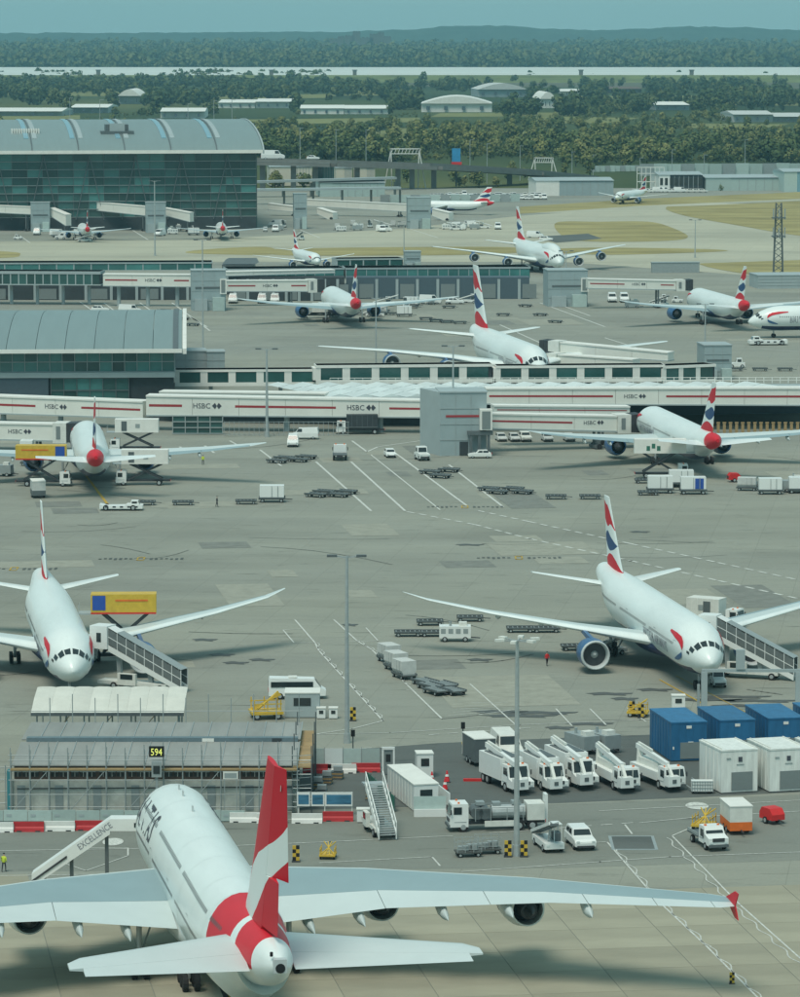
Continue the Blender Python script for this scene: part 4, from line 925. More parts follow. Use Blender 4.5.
# ---- the middle pier
windowed('pier_gallery', (-30, 271, 285, 1135), (100, 272, 285, 1132), 16, 'grey glazed gallery of the middle pier on concrete columns', 'teal_glass', 8, .86, None, 'pier', 'bridge_grey', .08, .8, legs=5)
windowed('pier_gallery', (-30, 263, 271, 1180), (212, 264, 271, 1184), 14, 'upper green glass gallery along the top of the middle pier', 'teal_glass_light', 10, .93, None, 'pier', 'bridge_grey', .05, .82)
windowed('pier_gallery', (228, 269, 279.5, 1165), (344, 268, 279.5, 1170), 12, 'green glass gallery of the middle pier beside the node tower', 'teal_glass_light', 12, .93, None, 'pier', 'bridge_grey', .05, .85)
windowed('pier_gallery', (346, 268, 279.5, 1170), (530, 268, 279.5, 1175), 18, 'green glass gallery of the middle pier behind the baggage trains', 'teal_glass_light', 12, .93, None, 'pier', 'bridge_grey', .05, .85)
windowed('pier_gallery', (337, 259, 268.5, 1220), (403, 256, 268, 1224), 5, 'short dark green gallery with sloping roof above the middle pier', 'teal_glass', 8, .9, None, 'pier', 'bridge_grey', .1, .85)
walkway('enclosed_walkway', (103, 274.5, 286, 1128), (191, 275, 287, 1126), 'cream enclosed walkway with dark stripe on the middle pier', texts=((.48, 'HSBC'),), legs=3)
walkway('enclosed_walkway', (226, 272, 276, 1150), (335, 270, 273, 1160), 'thin cream upper walkway on the middle pier behind the boarding bridge', stripe=False)
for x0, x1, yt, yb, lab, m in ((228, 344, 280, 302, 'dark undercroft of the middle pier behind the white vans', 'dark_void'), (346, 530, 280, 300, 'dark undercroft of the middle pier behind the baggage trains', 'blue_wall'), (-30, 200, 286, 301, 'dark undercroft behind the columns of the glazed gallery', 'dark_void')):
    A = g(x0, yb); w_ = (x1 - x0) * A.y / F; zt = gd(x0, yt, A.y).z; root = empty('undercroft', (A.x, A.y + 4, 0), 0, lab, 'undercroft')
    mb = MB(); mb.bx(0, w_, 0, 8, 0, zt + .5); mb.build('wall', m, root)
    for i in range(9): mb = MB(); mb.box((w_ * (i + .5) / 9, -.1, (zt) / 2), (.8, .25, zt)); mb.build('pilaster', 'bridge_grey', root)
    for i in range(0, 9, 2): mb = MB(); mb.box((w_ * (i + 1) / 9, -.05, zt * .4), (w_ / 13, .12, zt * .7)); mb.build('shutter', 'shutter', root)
p = gd(222, 263, 1180); LV = empty('louvre_roof', (p.x, p.y, 0), 0, 'dark louvred plant roof beside the node tower of the middle pier', 'roof')
for i in range(8): mb = MB(); mb.add([(0, i * 3, 9), (10 - i * .2, i * 3, 9), (11 - i * .2, i * 3 + 2.4, 9.5), (1, i * 3 + 2.4, 9.5)], [(0, 1, 2, 3)]); mb.build('louvre', 'steel_dark', LV, normals=False)
mb = MB(); mb.bx(0, 9, 0, 24, 0, 8.8); mb.build('plant_room', 'steel_dark', LV)
# grey noise walls and low sheds right of the pier
for x0, x1, yt, yb, lab, m, dp in ((652, 700, 263, 273, 'low grey concrete blast wall by the taxiway', 'steel_grey', 2), (758, 830, 276, 289, 'flat-roofed grey shed behind the lattice mast', 'bridge_grey', 14), ):
    block('low_building', x0, x1, yt, yb, lab, m, 'building', dp, hdg=-6, trims=dp > 5)
# ---- road viaduct, gantries, billboard
V = []
Yv = 1960
deck = empty('road_viaduct', (gd(250, 190, Yv).x, Yv, 0), 0, 'long concrete road viaduct crossing behind the terminal on tall piers', 'viaduct')
ox = deck.location.x
pts = [(225, 160, 1950), (330, 163, 1950), (430, 166, 1975), (530, 172, 2040), (600, 179, 2120)]
W3 = [gd(x, y, Y_) for x, y, Y_ in pts]
for a, b in zip(W3[:-1], W3[1:]):
    for dy, nm, th, dz in ((0, 'deck', 1.8, -1.2), (0, 'parapet', 1.0, .4), (16, 'parapet', 1.0, .4)):
        mb = MB(); wd = 16 if nm == 'deck' else .4; o2 = 8 if nm == 'deck' else dy
        mb.bar((a.x - ox, a.y - Yv + o2, a.z + dz), (b.x - ox, b.y - Yv + o2, b.z + dz), wd, th); mb.build(nm, 'viaduct_concrete', deck)
for x, y, Y_ in ((262, 161, 1950), (293, 162, 1950), (315, 162.5, 1952), (357, 164, 1955), (398, 165.5, 1966), (412, 166, 1970), (434, 167, 1980), (510, 171, 2030), (560, 175, 2080)):
    p = gd(x, y, Y_); mb = MB(); mb.box((p.x - ox, p.y - Yv + 8, (p.z - 2) / 2), (2.6, 3, p.z - 2)); mb.build('pier', 'viaduct_concrete', deck)
lo = empty('lower_road_bridge', (gd(255, 190, 1880).x, 1880, 0), 0, 'lower slim road deck running under the main viaduct', 'viaduct')
A, B = gd(255, 182, 1880), gd(395, 178, 1895)
mb = MB(); mb.bar((0, 0, A.z), (B.x - A.x, 15, B.z), 8, 1.0); mb.build('deck', 'steel_grey', lo)
for i in range(6): k = i / 5; mb = MB(); mb.box(((B.x - A.x) * k, 15 * k, (A.z - .5) / 2), (1.2, 1.2, A.z - .6)); mb.build('pier', 'viaduct_concrete', lo)
A, B = gd(255, 190, 1800), gd(400, 188, 1810); mb = MB(); mb.bar((A.x - lo.location.x, A.y - 1880, A.z), (B.x - lo.location.x, B.y - 1880, B.z), 7, 1.0); mb.build('deck', 'bridge_grey', lo)
for i in range(6): k = i / 5; p = A.lerp(B, k); mb = MB(); mb.box((p.x - lo.location.x, p.y - 1880, (p.z - .5) / 2), (1, 1, p.z - .6)); mb.build('pier', 'viaduct_concrete', lo)
def gantry(x0, x1, yt, yb, Y_, lab):
    a = gd(x0, yb, Y_); b = gd(x1, yb, Y_); zt = gd(x0, yt, Y_).z; root = empty('sign_gantry', (a.x, a.y, 0), 0, lab, 'gantry', 'white sign gantries along the road'); L = b.x - a.x
    z0 = 0
    for x in (0, L):
        for dx in (-1.2, 1.2): mb = MB(); mb.bar((x + dx * 1.6, 0, z0), (x + (1.5 if x == 0 else -1.5), 0, zt), .5); mb.build('leg', 'white_dirty', root)
    mb = MB(); mb.bar((1, 0, zt), (L - 1, 0, zt), .5, .5); mb.build('beam', 'white_dirty', root)
    mb = MB(); mb.bar((1, 0, zt - 2.4), (L - 1, 0, zt - 2.4), .4, .4); mb.build('beam', 'white_dirty', root)
    for i in range(9): mb = MB(); x = 1.5 + (L - 3) * i / 8; mb.bar((x, 0, zt - 2.4), (x + (L - 3) / 16, 0, zt), .3); mb.build('lattice', 'white_dirty', root)
gantry(388, 422, 149, 163, 1985, 'white lattice sign gantry on the viaduct left of the blue billboard')
gantry(532, 555, 158, 170, 2100, 'white lattice sign gantry at the far end of the viaduct')
p = gd(452, 165, 2010); bb = empty('billboard', (p.x, p.y, 0), 0, 'upright blue billboard with a red foot beside the viaduct', 'billboard')
zt, zb = gd(452, 148.5, 2010).z, gd(452, 162, 2010).z; w_ = 8.5 * 2010 / F
mb = MB(); mb.bx(0, w_, 0, .5, zb, zt); mb.build('panel', mat('billboard_blue', (0.03, 0.22, 0.42), 0.5, vary=0.2, scale=0.5), bb)
mb = MB(); mb.bx(-.3, w_ + .6, -.1, .6, zb - 1.5, zb - .01); mb.build('foot', 'red', bb)
mb = MB(); mb.bx(w_ * .4, w_ * .6, .1, .5, 0, zb - 1.5); mb.build('mast', 'steel_dark', bb)
# ---- sheds beyond the taxiway
def shed(x0, x1, yt, yb, lab, m, m2='white_panel', split=.33, dp=30, name='shed', nwin=0, hdg=-5):
    A = g(x0, yb); s = (x1 - x0) * A.y / F; zt = gd(x0, yt, A.y).z; root = empty(name, (A.x, A.y, 0), hdg, lab, name)
    mb = MB(); mb.bx(0, s * split, 0, dp, 0, zt); mb.build('wall', m2, root)
    mb = MB(); mb.bx(s * split + .02, s, .1, dp, 0, zt - .3); mb.build('wall', m, root)
    mb = MB(); mb.add([(-.4, -.4, zt + .02), (s + .4, -.4, zt + .02), (s + .4, dp, zt + .02), (-.4, dp, zt + .02), (-.4, dp / 2, zt + 1.2), (s + .4, dp / 2, zt + 1.2)], [(0, 1, 5, 4), (4, 5, 2, 3), (0, 4, 3), (1, 2, 5), (0, 3, 2, 1)]); mb.build('roof', 'bridge_grey', root)
    for i in range(nwin): mb = MB(); q = s / nwin; mb.bx(q * (i + .2), q * (i + .8), -.06, -.0, zt * .35, zt * .8); mb.build('window', 'glass_dark', root)
    for i in range(1, 7): mb = MB(); mb.box((s * split + s * (1 - split) * i / 7, .06, zt / 2 - .2), (.25, .1, zt - .6)); mb.build('seam', 'steel_grey', root)
    return root
shed(536, 614, 181, 196, 'long grey shed with a white end wall beside the taxiway', 'node_grey', split=.3)
shed(659, 703, 175, 191, 'white office block with a dark canopy behind the taxiway', 'dark_void', 'white_paint', .25, nwin=9)
shed(706, 790, 178, 191, 'low teal shed line right of the white office block', 'pale_green', 'pale_green', .3)
shed(784, 850, 172, 192, 'pale blue glazed shed at the perimeter', 'roof_glass', 'pale_green', .2)
shed(320, 385, 183, 197, 'pale blue-green link building under the viaduct', 'pale_green', 'pale_green', .2)
for i, (x0, x1, yt, yb) in enumerate(((270, 312, 167, 186), (336, 352, 168, 187), (358, 375, 168, 187))):
    shed(x0, x1, yt, yb, ['cream hotel block glimpsed under the viaduct beside the trees', 'narrow cream block glimpsed between two viaduct piers', 'cream block glimpsed under the middle of the viaduct'][i], 'pale_cream', 'pale_cream', .5, name='building')
shed(318, 334, 166, 190, 'dark teal glass stair tower under the viaduct', 'teal_glass_light', 'teal_glass', .3, dp=10, name='building')
# perimeter fence: long pale green screens
for x0, x1, yt, yb, lab in ((640, 830, 164, 176, 'long grey-green screen wall along the road above the sheds'), (380, 520, 195, 203, 'low hoarding line behind the side-on airliner'), (590, 660, 166, 172, 'short grey screen wall behind the gantry')):
    A = g(x0, yb); B = g(x1, yb - 1); root = empty('screen_wall', (A.x, A.y, 0), 0, lab, 'wall'); L = B.x - A.x; zt = gd(x0, yt, A.y).z; n = 14
    for i in range(n): mb = MB(); mb.box((L * (i + .5) / n, (B.y - A.y) * (i + .5) / n, zt / 2), (L / n - .15, .3, zt * (1 + .04 * math.sin(i * 2.1)))); mb.build('panel', 'pale_green' if i % 3 else 'steel_grey', root)
# canopy of pylons (white frame) near the office
p = g(637, 190); fr = empty('steel_frame', (p.x, p.y, 0), 0, 'white open steel frame tower beside the office block', 'frame')
for i in range(7): mb = MB(); mb.box((i * 2.2, 0, 5.5), (.35, .35, 11)); mb.build('post', 'white_dirty', fr)
for z in (4, 8, 11): mb = MB(); mb.box((6.6, 0, z), (13.5, .5, .4)); mb.build('rail', 'white_dirty', fr)
# ---- lattice mast
p = g(778, 277); ms = empty('lattice_mast', (p.x, p.y, 0), 0, 'tall grey lattice radio mast with two ring platforms', 'mast')
zt = gd(778, 203, p.y).z; hw = 1.5
for dx, dy in ((-1, -1), (1, -1), (1, 1), (-1, 1)): mb = MB(); mb.bar((dx * hw, dy * hw, 0), (dx * hw * .55, dy * hw * .55, zt), .32); mb.build('leg', 'steel_dark', ms)
n = 12
for i in range(n):
    z0, z1 = zt * i / n, zt * (i + 1) / n; k0, k1 = hw * (1 - .45 * i / n), hw * (1 - .45 * (i + 1) / n)
    for q in range(2): sg = 1 if (i + q) % 2 else -1; yy = -1 if q == 0 else 1; mb = MB(); mb.bar((-sg * k0, yy * k0, z0), (sg * k1, yy * k1, z1), .2); mb.build('brace', 'steel_dark', ms)
for z in (zt * .55, zt * .8): mb = MB(); mb.box((0, 0, z), (4.2, 4.2, .3)); pl = mb.build('platform', 'steel_dark', ms); [MB().box((dx, -1.9, z + 1.2), (.4, .3, 3.4)).build('antenna', 'steel_grey', pl) for dx in (-1.8, 0, 1.8)]
# ---- lamp posts
def lamp(px, ytop, ybase, label, arms=2, rad=.2, head='bar', tall=True):
    B = g(px, ybase); zt = gd(px, ytop, B.y).z; root = empty('lamp_post', (B.x, B.y, 0), 0, label, 'lamp post', 'tall grey apron lamp posts')
    mb = MB(); mb.cyl((0, 0, 0), (0, 0, zt), rad * 1.4, rad * .8, 12); mb.build('pole', 'galvanised', root)
    mb = MB(); mb.cyl((0, 0, 0), (0, 0, 1.1), rad * 2.0, rad * 1.8, 12); mb.build('base', 'galvanised', root)
    if head == 'ring':
        for i in range(6):
            a = i * math.pi / 3 + .3; mb = MB(); mb.bar((0, 0, zt - .1), (1.5 * math.cos(a), 1.5 * math.sin(a), zt), .12); mb.build('arm', 'galvanised', root)
            mb = MB(); mb.box((1.75 * math.cos(a), 1.75 * math.sin(a), zt + .05), (.8, .5, .22), a); mb.build('lamp_head', 'white_dirty', root)
    else:
        for sg in (-1, 1)[:arms]:
            mb = MB(); mb.bar((0, 0, zt - .2), (sg * 1.1, 0, zt), .14); mb.build('arm', 'galvanised', root)
            mb = MB(); mb.box((sg * 1.6, 0, zt + .02), (1.1, .5, .25)); mb.build('lamp_head', 'steel_dark', root)
    return root
LP = [(347, 556, 743, 'lamp post with flat twin head between the white minibus and the paint lines', .2, 'bar'), (516.5, 640, 856, 'lamp post with a ring of lights beside the aircraft refueller', .21, 'ring'),
      (267, 349, 437, 'lamp post on a grey round base in front of the striped walkway', .22, 'bar'), (453, 346, 452, 'thin lamp post in front of the grey node tower', .17, 'bar'),
      (376, 298, 378, 'thin lamp post behind the windowed walkway', .15, 'bar'), (203, 240, 352, 'thin lamp post in front of the middle pier node tower', .16, 'bar'), (155, 181, 256, 'lamp post before the middle lift tower of the glass terminal', .2, 'bar'), (39.5, 183, 224, 'lamp post before the small lift tower beside the yellow truck', .18, 'bar'),
      (705, 304, 350, 'short lamp post behind the flat-roofed grey block', .15, 'bar'), (695, 220, 258, 'lamp post standing by the taxiway grass', .16, 'bar'), (404, 222, 252, 'lamp post on the grass strip behind the middle pier', .16, 'bar'), (566, 251, 300, 'thin lamp post against the wide grey node tower', .14, 'bar')]
for px, yt, yb, lab, r_, hd in LP: lamp(px, yt, yb, lab, 2, r_, hd)
for i, (px, yt, yb) in enumerate(((300, 128, 160), (336, 130, 162), (366, 130, 163), (470, 140, 168), (487, 144, 168), (520, 146, 175), (572, 152, 178), (593, 155, 178), (640, 158, 184), (672, 150, 184), (704, 155, 186), (745, 140, 168), (232, 100, 130), (214, 101, 128), (188, 104, 126), (70, 98, 118), (100, 100, 118))):
    B = gd(px, yb, 2050 + 40 * (i % 4)); zt = gd(px, yt, B.y).z; root = empty('street_lamp', (B.x, B.y, 0), 0, 'thin pale street lamp among the trees along the road', 'street lamp', 'street lamps along the far road')
    mb = MB(); mb.cyl((0, 0, 0), (0, 0, zt), .22, .14, 6); mb.build('pole', 'galvanised', root); mb = MB(); mb.box((.8, 0, zt), (2.0, .4, .2)); mb.build('lamp_head', 'galvanised', root)
# ------------------------------------------------------------------ ground vehicles and equipment
TM = {}
def put(key, maker, px, py, hdg, label, group=None, z=0.012, scale=None, at=None):
    "first call builds the thing, later calls copy it with its parts"
    p = at or g(px, py); loc = (p[0], p[1], z)
    if key not in TM:
        r = maker(); TM[key] = r; r.location = loc; r.rotation_euler = (0, 0, -R(hdg)); tag(r, label, None, group)
        if scale: r.scale = (scale,) * 3
        KIDS.pop(r.name, None); return r
    return dup(TM[key], loc, hdg, label, group, scale)
def wheels(root, xs, ys, r=.36, w_=.24):
    for y in ys:
        for x in xs:
            sg = 1 if x > 0 else -1
            mb = MB(); mb.cyl((x - w_ / 2, y, r), (x + w_ / 2, y, r), r, r, 14); t = mb.build('wheel', 'rubber', root)
            mb = MB(); mb.cyl((x + sg * (w_ / 2 + .005), y, r), (x + sg * (w_ / 2 + .02), y, r), r * .58, r * .5, 10); mb.build('rim', 'galvanised', t)
def lights(root, w_, yf, yr, zf, zr):
    for sg in (-1, 1):
        MB().box((sg * w_ * .36, yf + .01, zf), (.28, .06, .16)).build('headlight', 'skylight', root)
        MB().box((sg * w_ * .42, yr - .01, zr), (.12, .05, .3)).build('tail_light', 'red', root)
def car(kind='hatch', body='white_paint'):
    root = empty('parked_car' if kind != 'van' else 'van', (0, 0, 0), 0, 'x', 'car' if kind != 'van' else 'van')
    if kind == 'hatch': L, w_, prof = 4.3, 1.78, [(2.15, .32), (2.18, .62), (1.95, .80), (1.05, .95), (-1.95, .98), (-2.12, .7), (-2.12, .32)]; cab = [(1.0, .95), (.35, 1.45), (-1.25, 1.5), (-2.0, .97)]
    elif kind == 'suv': L, w_, prof = 4.8, 1.95, [(2.4, .38), (2.44, .8), (2.2, 1.02), (1.0, 1.12), (-2.25, 1.14), (-2.4, .8), (-2.4, .38)]; cab = [(1.05, 1.12), (.45, 1.72), (-1.9, 1.76), (-2.3, 1.13)]
    else: L, w_, prof = 5.3, 2.05, [(2.62, .35), (2.66, .85), (2.35, 1.12), (1.75, 1.28), (-2.62, 1.28), (-2.65, .35)]; cab = [(1.8, 1.27), (1.15, 2.1), (-2.45, 2.2), (-2.62, 1.27)]
    mb = MB(); mb.side(prof, -w_ / 2, w_ / 2); b = mb.build('body', body, root)
    bm = bmesh.new(); bm.from_mesh(b.data); bmesh.ops.bevel(bm, geom=[e for e in bm.edges], offset=.06, segments=2, affect='EDGES'); bm.to_mesh(b.data); bm.free()
    zt, zl = max(z for _, z in cab), min(z for _, z in cab)
    mb = MB(); mb.side(cab, -w_ / 2 + .06, w_ / 2 - .06, top=(zl, zt, .16)); mb.build('cabin', body, root)
    k = lambda z: (w_ / 2 - .06) * (1 - .16 * (z - zl) / (zt - zl))
    (y0, z0), (y1, z1), (y2, z2), (y3, z3) = cab; f = lambda a, b_, t: (a[0] + (b_[0] - a[0]) * t, a[1] + (b_[1] - a[1]) * t)
    for nm, A, B, o in (('windscreen', cab[0], cab[1], .03), ('rear_window', cab[3], cab[2], -.03)):
        a, c = f(A, B, .14), f(A, B, .88); mb = MB(); ka, kc = k(a[1]) * .9, k(c[1]) * .9
        if nm == 'rear_window' and kind == 'van': continue
        mb.quad((-ka, a[0] + o, a[1] + .015), (ka, a[0] + o, a[1] + .015), (kc, c[0] + o, c[1] + .015), (-kc, c[0] + o, c[1] + .015)); mb.build(nm, 'glass_dark', root, normals=False)
    za, zb = zl + (zt - zl) * .15, zl + (zt - zl) * .8
    spans = ((.62, .12), (.05, -.45)) if kind != 'van' else ((.75, .46),)
    span_y = lambda t: y3 + (y0 - y3) * t
    for sg in (-1, 1):
        for t1, t0 in (((.80, .52), (.48, .16)) if kind != 'van' else ((.92, .70),)):
            mb = MB(); q = sg * .02; dyb = (y0 - y1) * .45 if t1 >= .8 else 0
            mb.quad((sg * k(za) + q, span_y(t1) + dyb * .3, za), (sg * k(za) + q, span_y(t0), za), (sg * k(zb) + q, span_y(t0), zb), (sg * k(zb) + q, span_y(t1) - dyb, zb)); mb.build('side_window', 'glass_dark', root, normals=False)
    wheels(root, (-w_ / 2 + .13, w_ / 2 - .13), (L * .31, -L * .31), .34 if kind == 'hatch' else .40)
    lights(root, w_, L / 2 + .01, -L / 2 - .0, .68 if kind == 'hatch' else .85, .85)
    MB().box((0, L / 2 + .02, .42), (w_ * .8, .12, .18)).build('bumper', 'dark_metal', root)
    return root
def minibus():
    root = empty('minibus', (0, 0, 0), 0, 'x', 'minibus'); L, w_ = 6.6, 2.05
    mb = MB(); mb.side([(3.3, .4), (3.34, 1.0), (2.75, 1.35), (2.0, 2.35), (-3.2, 2.5), (-3.3, 2.2), (-3.3, .4)], -w_ / 2, w_ / 2, top=(1.3, 2.5, .1)); mb.build('body', 'white_paint', root)
    for sg in (-1, 1): MB().box((sg * w_ * .498, -.6, 1.75), (.05, 4.9, .62)).build('side_window', 'glass_dark', root)
    mb = MB(); mb.quad((-.85, 2.8, 1.38), (.85, 2.8, 1.38), (.8, 2.15, 2.25), (-.8, 2.15, 2.25)); mb.build('windscreen', 'glass_dark', root, normals=False)
    MB().box((0, -3.31, 1.85), (1.6, .04, .6)).build('rear_window', 'glass_dark', root)
    MB().box((0, -.5, 2.52), (1.2, 1.0, .12)).build('roof_vent', 'white_dirty', root)
    wheels(root, (-.92, .92), (2.1, -2.0), .38); lights(root, w_, 3.33, -3.3, .95, 1.0); return root
def lorry_cab(root, y0, w_=2.4, h=2.6, m='white_paint', bonnet=False):
    "cab whose front is at y0; returns its back y"
    if bonnet:
        prof = [(y0, .55), (y0 + .02, 1.25), (y0 - 1.1, 1.5), (y0 - 1.5, h), (y0 - 2.9, h), (y0 - 2.9, .55)]; wy0, wz0, wy1, wz1 = y0 - 1.13, 1.55, y0 - 1.46, h - .15; back = y0 - 2.9
    else: prof = [(y0, .5), (y0, 1.4), (y0 - .22, h), (y0 - 1.8, h), (y0 - 1.8, .5)]; wy0, wz0, wy1, wz1 = y0 - .02, 1.5, y0 - .2, h - .2; back = y0 - 1.8
    mb = MB(); mb.side(prof, -w_ / 2, w_ / 2, top=(1.3, h, .06)); c = mb.build('cab', m, root)
    mb = MB(); mb.quad((-w_ * .43, wy0 + .03, wz0), (w_ * .43, wy0 + .03, wz0), (w_ * .41, wy1 + .03, wz1), (-w_ * .41, wy1 + .03, wz1)); mb.build('windscreen', 'glass_dark', c, normals=False)
    for sg in (-1, 1):
        MB().box((sg * w_ * .49, wy1 - .55, h - .65), (.05, .8, .7)).build('side_window', 'glass_dark', c)
        MB().box((sg * (w_ / 2 + .16), wy0 - .05, h - .75), (.1, .12, .5)).build('mirror', 'dark_metal', c)
        MB().box((sg * w_ * .36, y0 + .02, .85), (.3, .06, .2)).build('headlight', 'skylight', c)
    MB().box((0, y0 + .03, 1.1), (w_ * .6, .05, .35)).build('grille', 'dark_metal', c); MB().box((0, y0 + .06, .55), (w_ * .98, .2, .25)).build('bumper', 'steel_dark', c)
    for sg in (-1, 1): MB().box((sg * w_ * .32, back + .9, h + .07), (.22, .18, .14)).build('beacon', 'orange', c)
    for sg in (-1, 1): MB().box((sg * (w_ / 2 + .004), back + .8, 1.0), (.02, 1.2, .05)).build('door_seam', 'steel_grey', c)
    return back
def deicer(kind=0):
    root = empty('deicing_truck', (0, 0, 0), 0, 'x', 'truck')
    back = lorry_cab(root, 4.2, 2.4, 2.75 if kind == 0 else 2.45, bonnet=kind == 0)
    MB().box((0, -.3, .75), (1.0, 8.4, .3)).build('chassis', 'dark_metal', root)
    if kind == 0:
        MB().bx(-1.25, 1.25, -4.4, back - .15, .95, 3.2).build('tank_body', 'white_paint', root)
        MB().bx(-1.0, 1.0, -3.6, back - .5, 3.2, 3.3).build('roof_hatch', 'steel_dark', root)
        for i in range(4): MB().box((-1.27, -3.9 + i * 1.35, 1.6), (.04, 1.2, 1.0)).build('locker', 'white_dirty', root)
        z0, z1 = 3.5, 3.0
    else:
        MB().bx(-1.25, 1.25, -4.4, back - .1, .85, 1.75).build('tank_body', 'white_paint', root)
        MB().bx(-.7, .7, -3.9, back - 1.2, 1.75, 2.45).build('tank', 'white_dirty', root)
        MB().bx(-1.15, -.75, -4.3, back - .3, 1.76, 1.9).build('walk_board', 'steel_dark', root); z0, z1 = 3.2, 2.7
    # boom folded over the roof, turret at the back, basket hanging in front
    mb = MB(); mb.cyl((.45, -3.6, 1.7), (.45, -3.6, z0), .38, .3, 10); mb.build('turret', 'white_dirty', root)
    mb = MB(); mb.bar((.45, -4.2, z0 + .3), (.6, 3.6, z1), .42, .5); b = mb.build('boom', 'white_paint', root)
    mb = MB(); mb.bar((.45, -3.9, z0 + .62), (.52, -.4, z0 + .36), .22, .22); mb.build('boom_link', 'white_dirty', b)
    mb = MB(); mb.bar((.6, 3.6, z1), (.65, 4.9, 1.6), .3, .3); mb.build('boom_link', 'white_dirty', b)
    MB().bx(-.05, 1.35, 4.4, 5.4, .7, 1.75).build('basket', 'white_paint', root)
    for x in (.05, 1.25): MB().box((x, 5.36, 2.2), (.06, .06, .9)).build('basket_rail', 'white_dirty', root)
    MB().box((.65, 5.42, 1.25), (.45, .04, .4)).build('basket_badge', 'steel_dark', root)
    wheels(root, (-1.05, 1.05), (2.6 if kind else 2.2, -2.4, -3.5), .5, .32); lights(root, 2.4, 4.2, -4.42, .8, 1.1)
    return root
def refueller():
    root = empty('refuelling_truck', (0, 0, 0), 0, 'x', 'truck'); back = lorry_cab(root, 4.4, 2.4, 2.75)
    MB().box((0, -.6, .8), (1.1, 8.8, .35)).build('chassis', 'dark_metal', root); MB().bx(-1.15, 1.15, -4.9, -3.2, 1.0, 2.6).build('hose_cabinet', 'white_dirty', root)
    mb = MB(); mb.cyl((0, -3.1, 1.7), (0, .2, 1.7), .72, .72, 14); mb.build('tank', 'galvanised', root)
    for y in (.9, 1.7): mb = MB(); mb.cyl((-.9, y, 1.75), (.9, y, 1.75), .62, .62, 14); mb.build('hose_reel', 'steel_dark', root)
    for y, z in ((-.3, 2.5), (1.3, 2.6), (-2.2, 2.6)): MB().box((.1, y, z), (.9, .8, .35)).build('pump', 'steel_grey', root)
    for sg in (-1, 1):
        for y in (-2.8, -1.2, .4, 1.9): MB().bar((sg * 1.12, y, 1.0), (sg * 1.12, y, 2.3), .07).build('rail_post', 'steel_grey', root)
        MB().box((sg * 1.12, -.5, 2.3), (.07, 5.0, .07)).build('hand_rail', 'steel_grey', root); MB().box((sg * 1.1, -.6, .75), (.15, 3.2, .55)).build('side_guard', 'white_dirty', root)
    MB().bx(-.6, .6, -5.3, -5.0, .6, 3.4).build('lift_mast', 'white_paint', root)
    wheels(root, (-1.02, 1.02), (3.1, -2.4, -3.7), .5, .32); lights(root, 2.4, 4.4, -5.0, .8, .9); return root
def highloader(box='white_dirty', end='white_panel', up=3.6, blen=7.6, art=None):
    "catering truck: cab, chassis, scissor lift and raised box"
    root = empty('catering_truck', (0, 0, 0), 0, 'x', 'truck'); lorry_cab(root, 4.6, 2.35, 2.5)
    MB().box((0, -.4, .85), (1.1, 8.6, .35)).build('chassis', 'dark_metal', root)
    for sg in (-.8, .8):
        MB().bar((sg, -3.4, 1.1), (sg, 2.2, up), .28).build('scissor_arm', 'dark_metal', root); MB().bar((sg * .8, 2.2, 1.1), (sg * .8, -3.4, up), .28).build('scissor_arm', 'dark_metal', root)
        MB().box((sg * 1.2, 3.6, .3), (.3, .3, .5)).build('jack', 'dark_metal', root)
    b = MB().bx(-1.25, 1.25, -blen / 2 - .4, blen / 2 - .4, up, up + 2.45).build('box_body', box, root)
    for sg in (-1, 1):
        for i in range(1, 6): MB().box((sg * 1.26, -blen / 2 - .4 + blen * i / 6, up + 1.22), (.04, .06, 2.4)).build('rib', end, b)
        MB().bx(min(sg * 1.26, sg * 1.29), max(sg * 1.26, sg * 1.29), -blen / 2 - .4, blen / 2 - .4, up + .02, up + .22).build('skirt', 'red' if art == 'yellow' else end, b)
        if art == 'yellow': MB().bx(min(sg * 1.265, sg * 1.3), max(sg * 1.265, sg * 1.3), blen / 2 - 2.2, blen / 2 - .6, up + .5, up + 2.3).build('blue_panel', 'haul_blue', b); MB().bx(min(sg * 1.265, sg * 1.3), max(sg * 1.265, sg * 1.3), -blen / 2 + .6, blen / 2 - 3.4, up + 1.6, up + 1.8).build('red_panel', 'orange', b)
        if art == 'white': MB().bx(min(sg * 1.265, sg * 1.3), max(sg * 1.265, sg * 1.3), blen / 2 - 2.6, blen / 2 - 1.6, up + .3, up + 2.1).build('dark_panel', 'steel_dark', b); MB().bx(min(sg * 1.265, sg * 1.3), max(sg * 1.265, sg * 1.3), -1.0, -.2, up + .9, up + 1.6).build('badge', 'steel_grey', b)
        if art == 'leaf':
            for i in range(3): MB().bx(min(sg * 1.265, sg * 1.3), max(sg * 1.265, sg * 1.3), -2.8 + i * .9, -2.2 + i * .9, up + .5 + .4 * (i % 2), up + 1.3 + .4 * (i % 2)).build('leaf_mark', 'green_mesh', b)
    MB().bx(-1.2, 1.2, blen / 2 - .38, blen / 2 + 1.2, up - .05, up + .08).build('front_platform', 'galvanised', root)
    for x in (-1.15, 1.15): MB().box((x, blen / 2 + 1.1, up + .6), (.06, .06, 1.1)).build('rail_post', 'galvanised', root)
    wheels(root, (-1.0, 1.0), (3.3, -2.8), .48, .32); lights(root, 2.3, 4.6, -4.75, .8, .9); return root
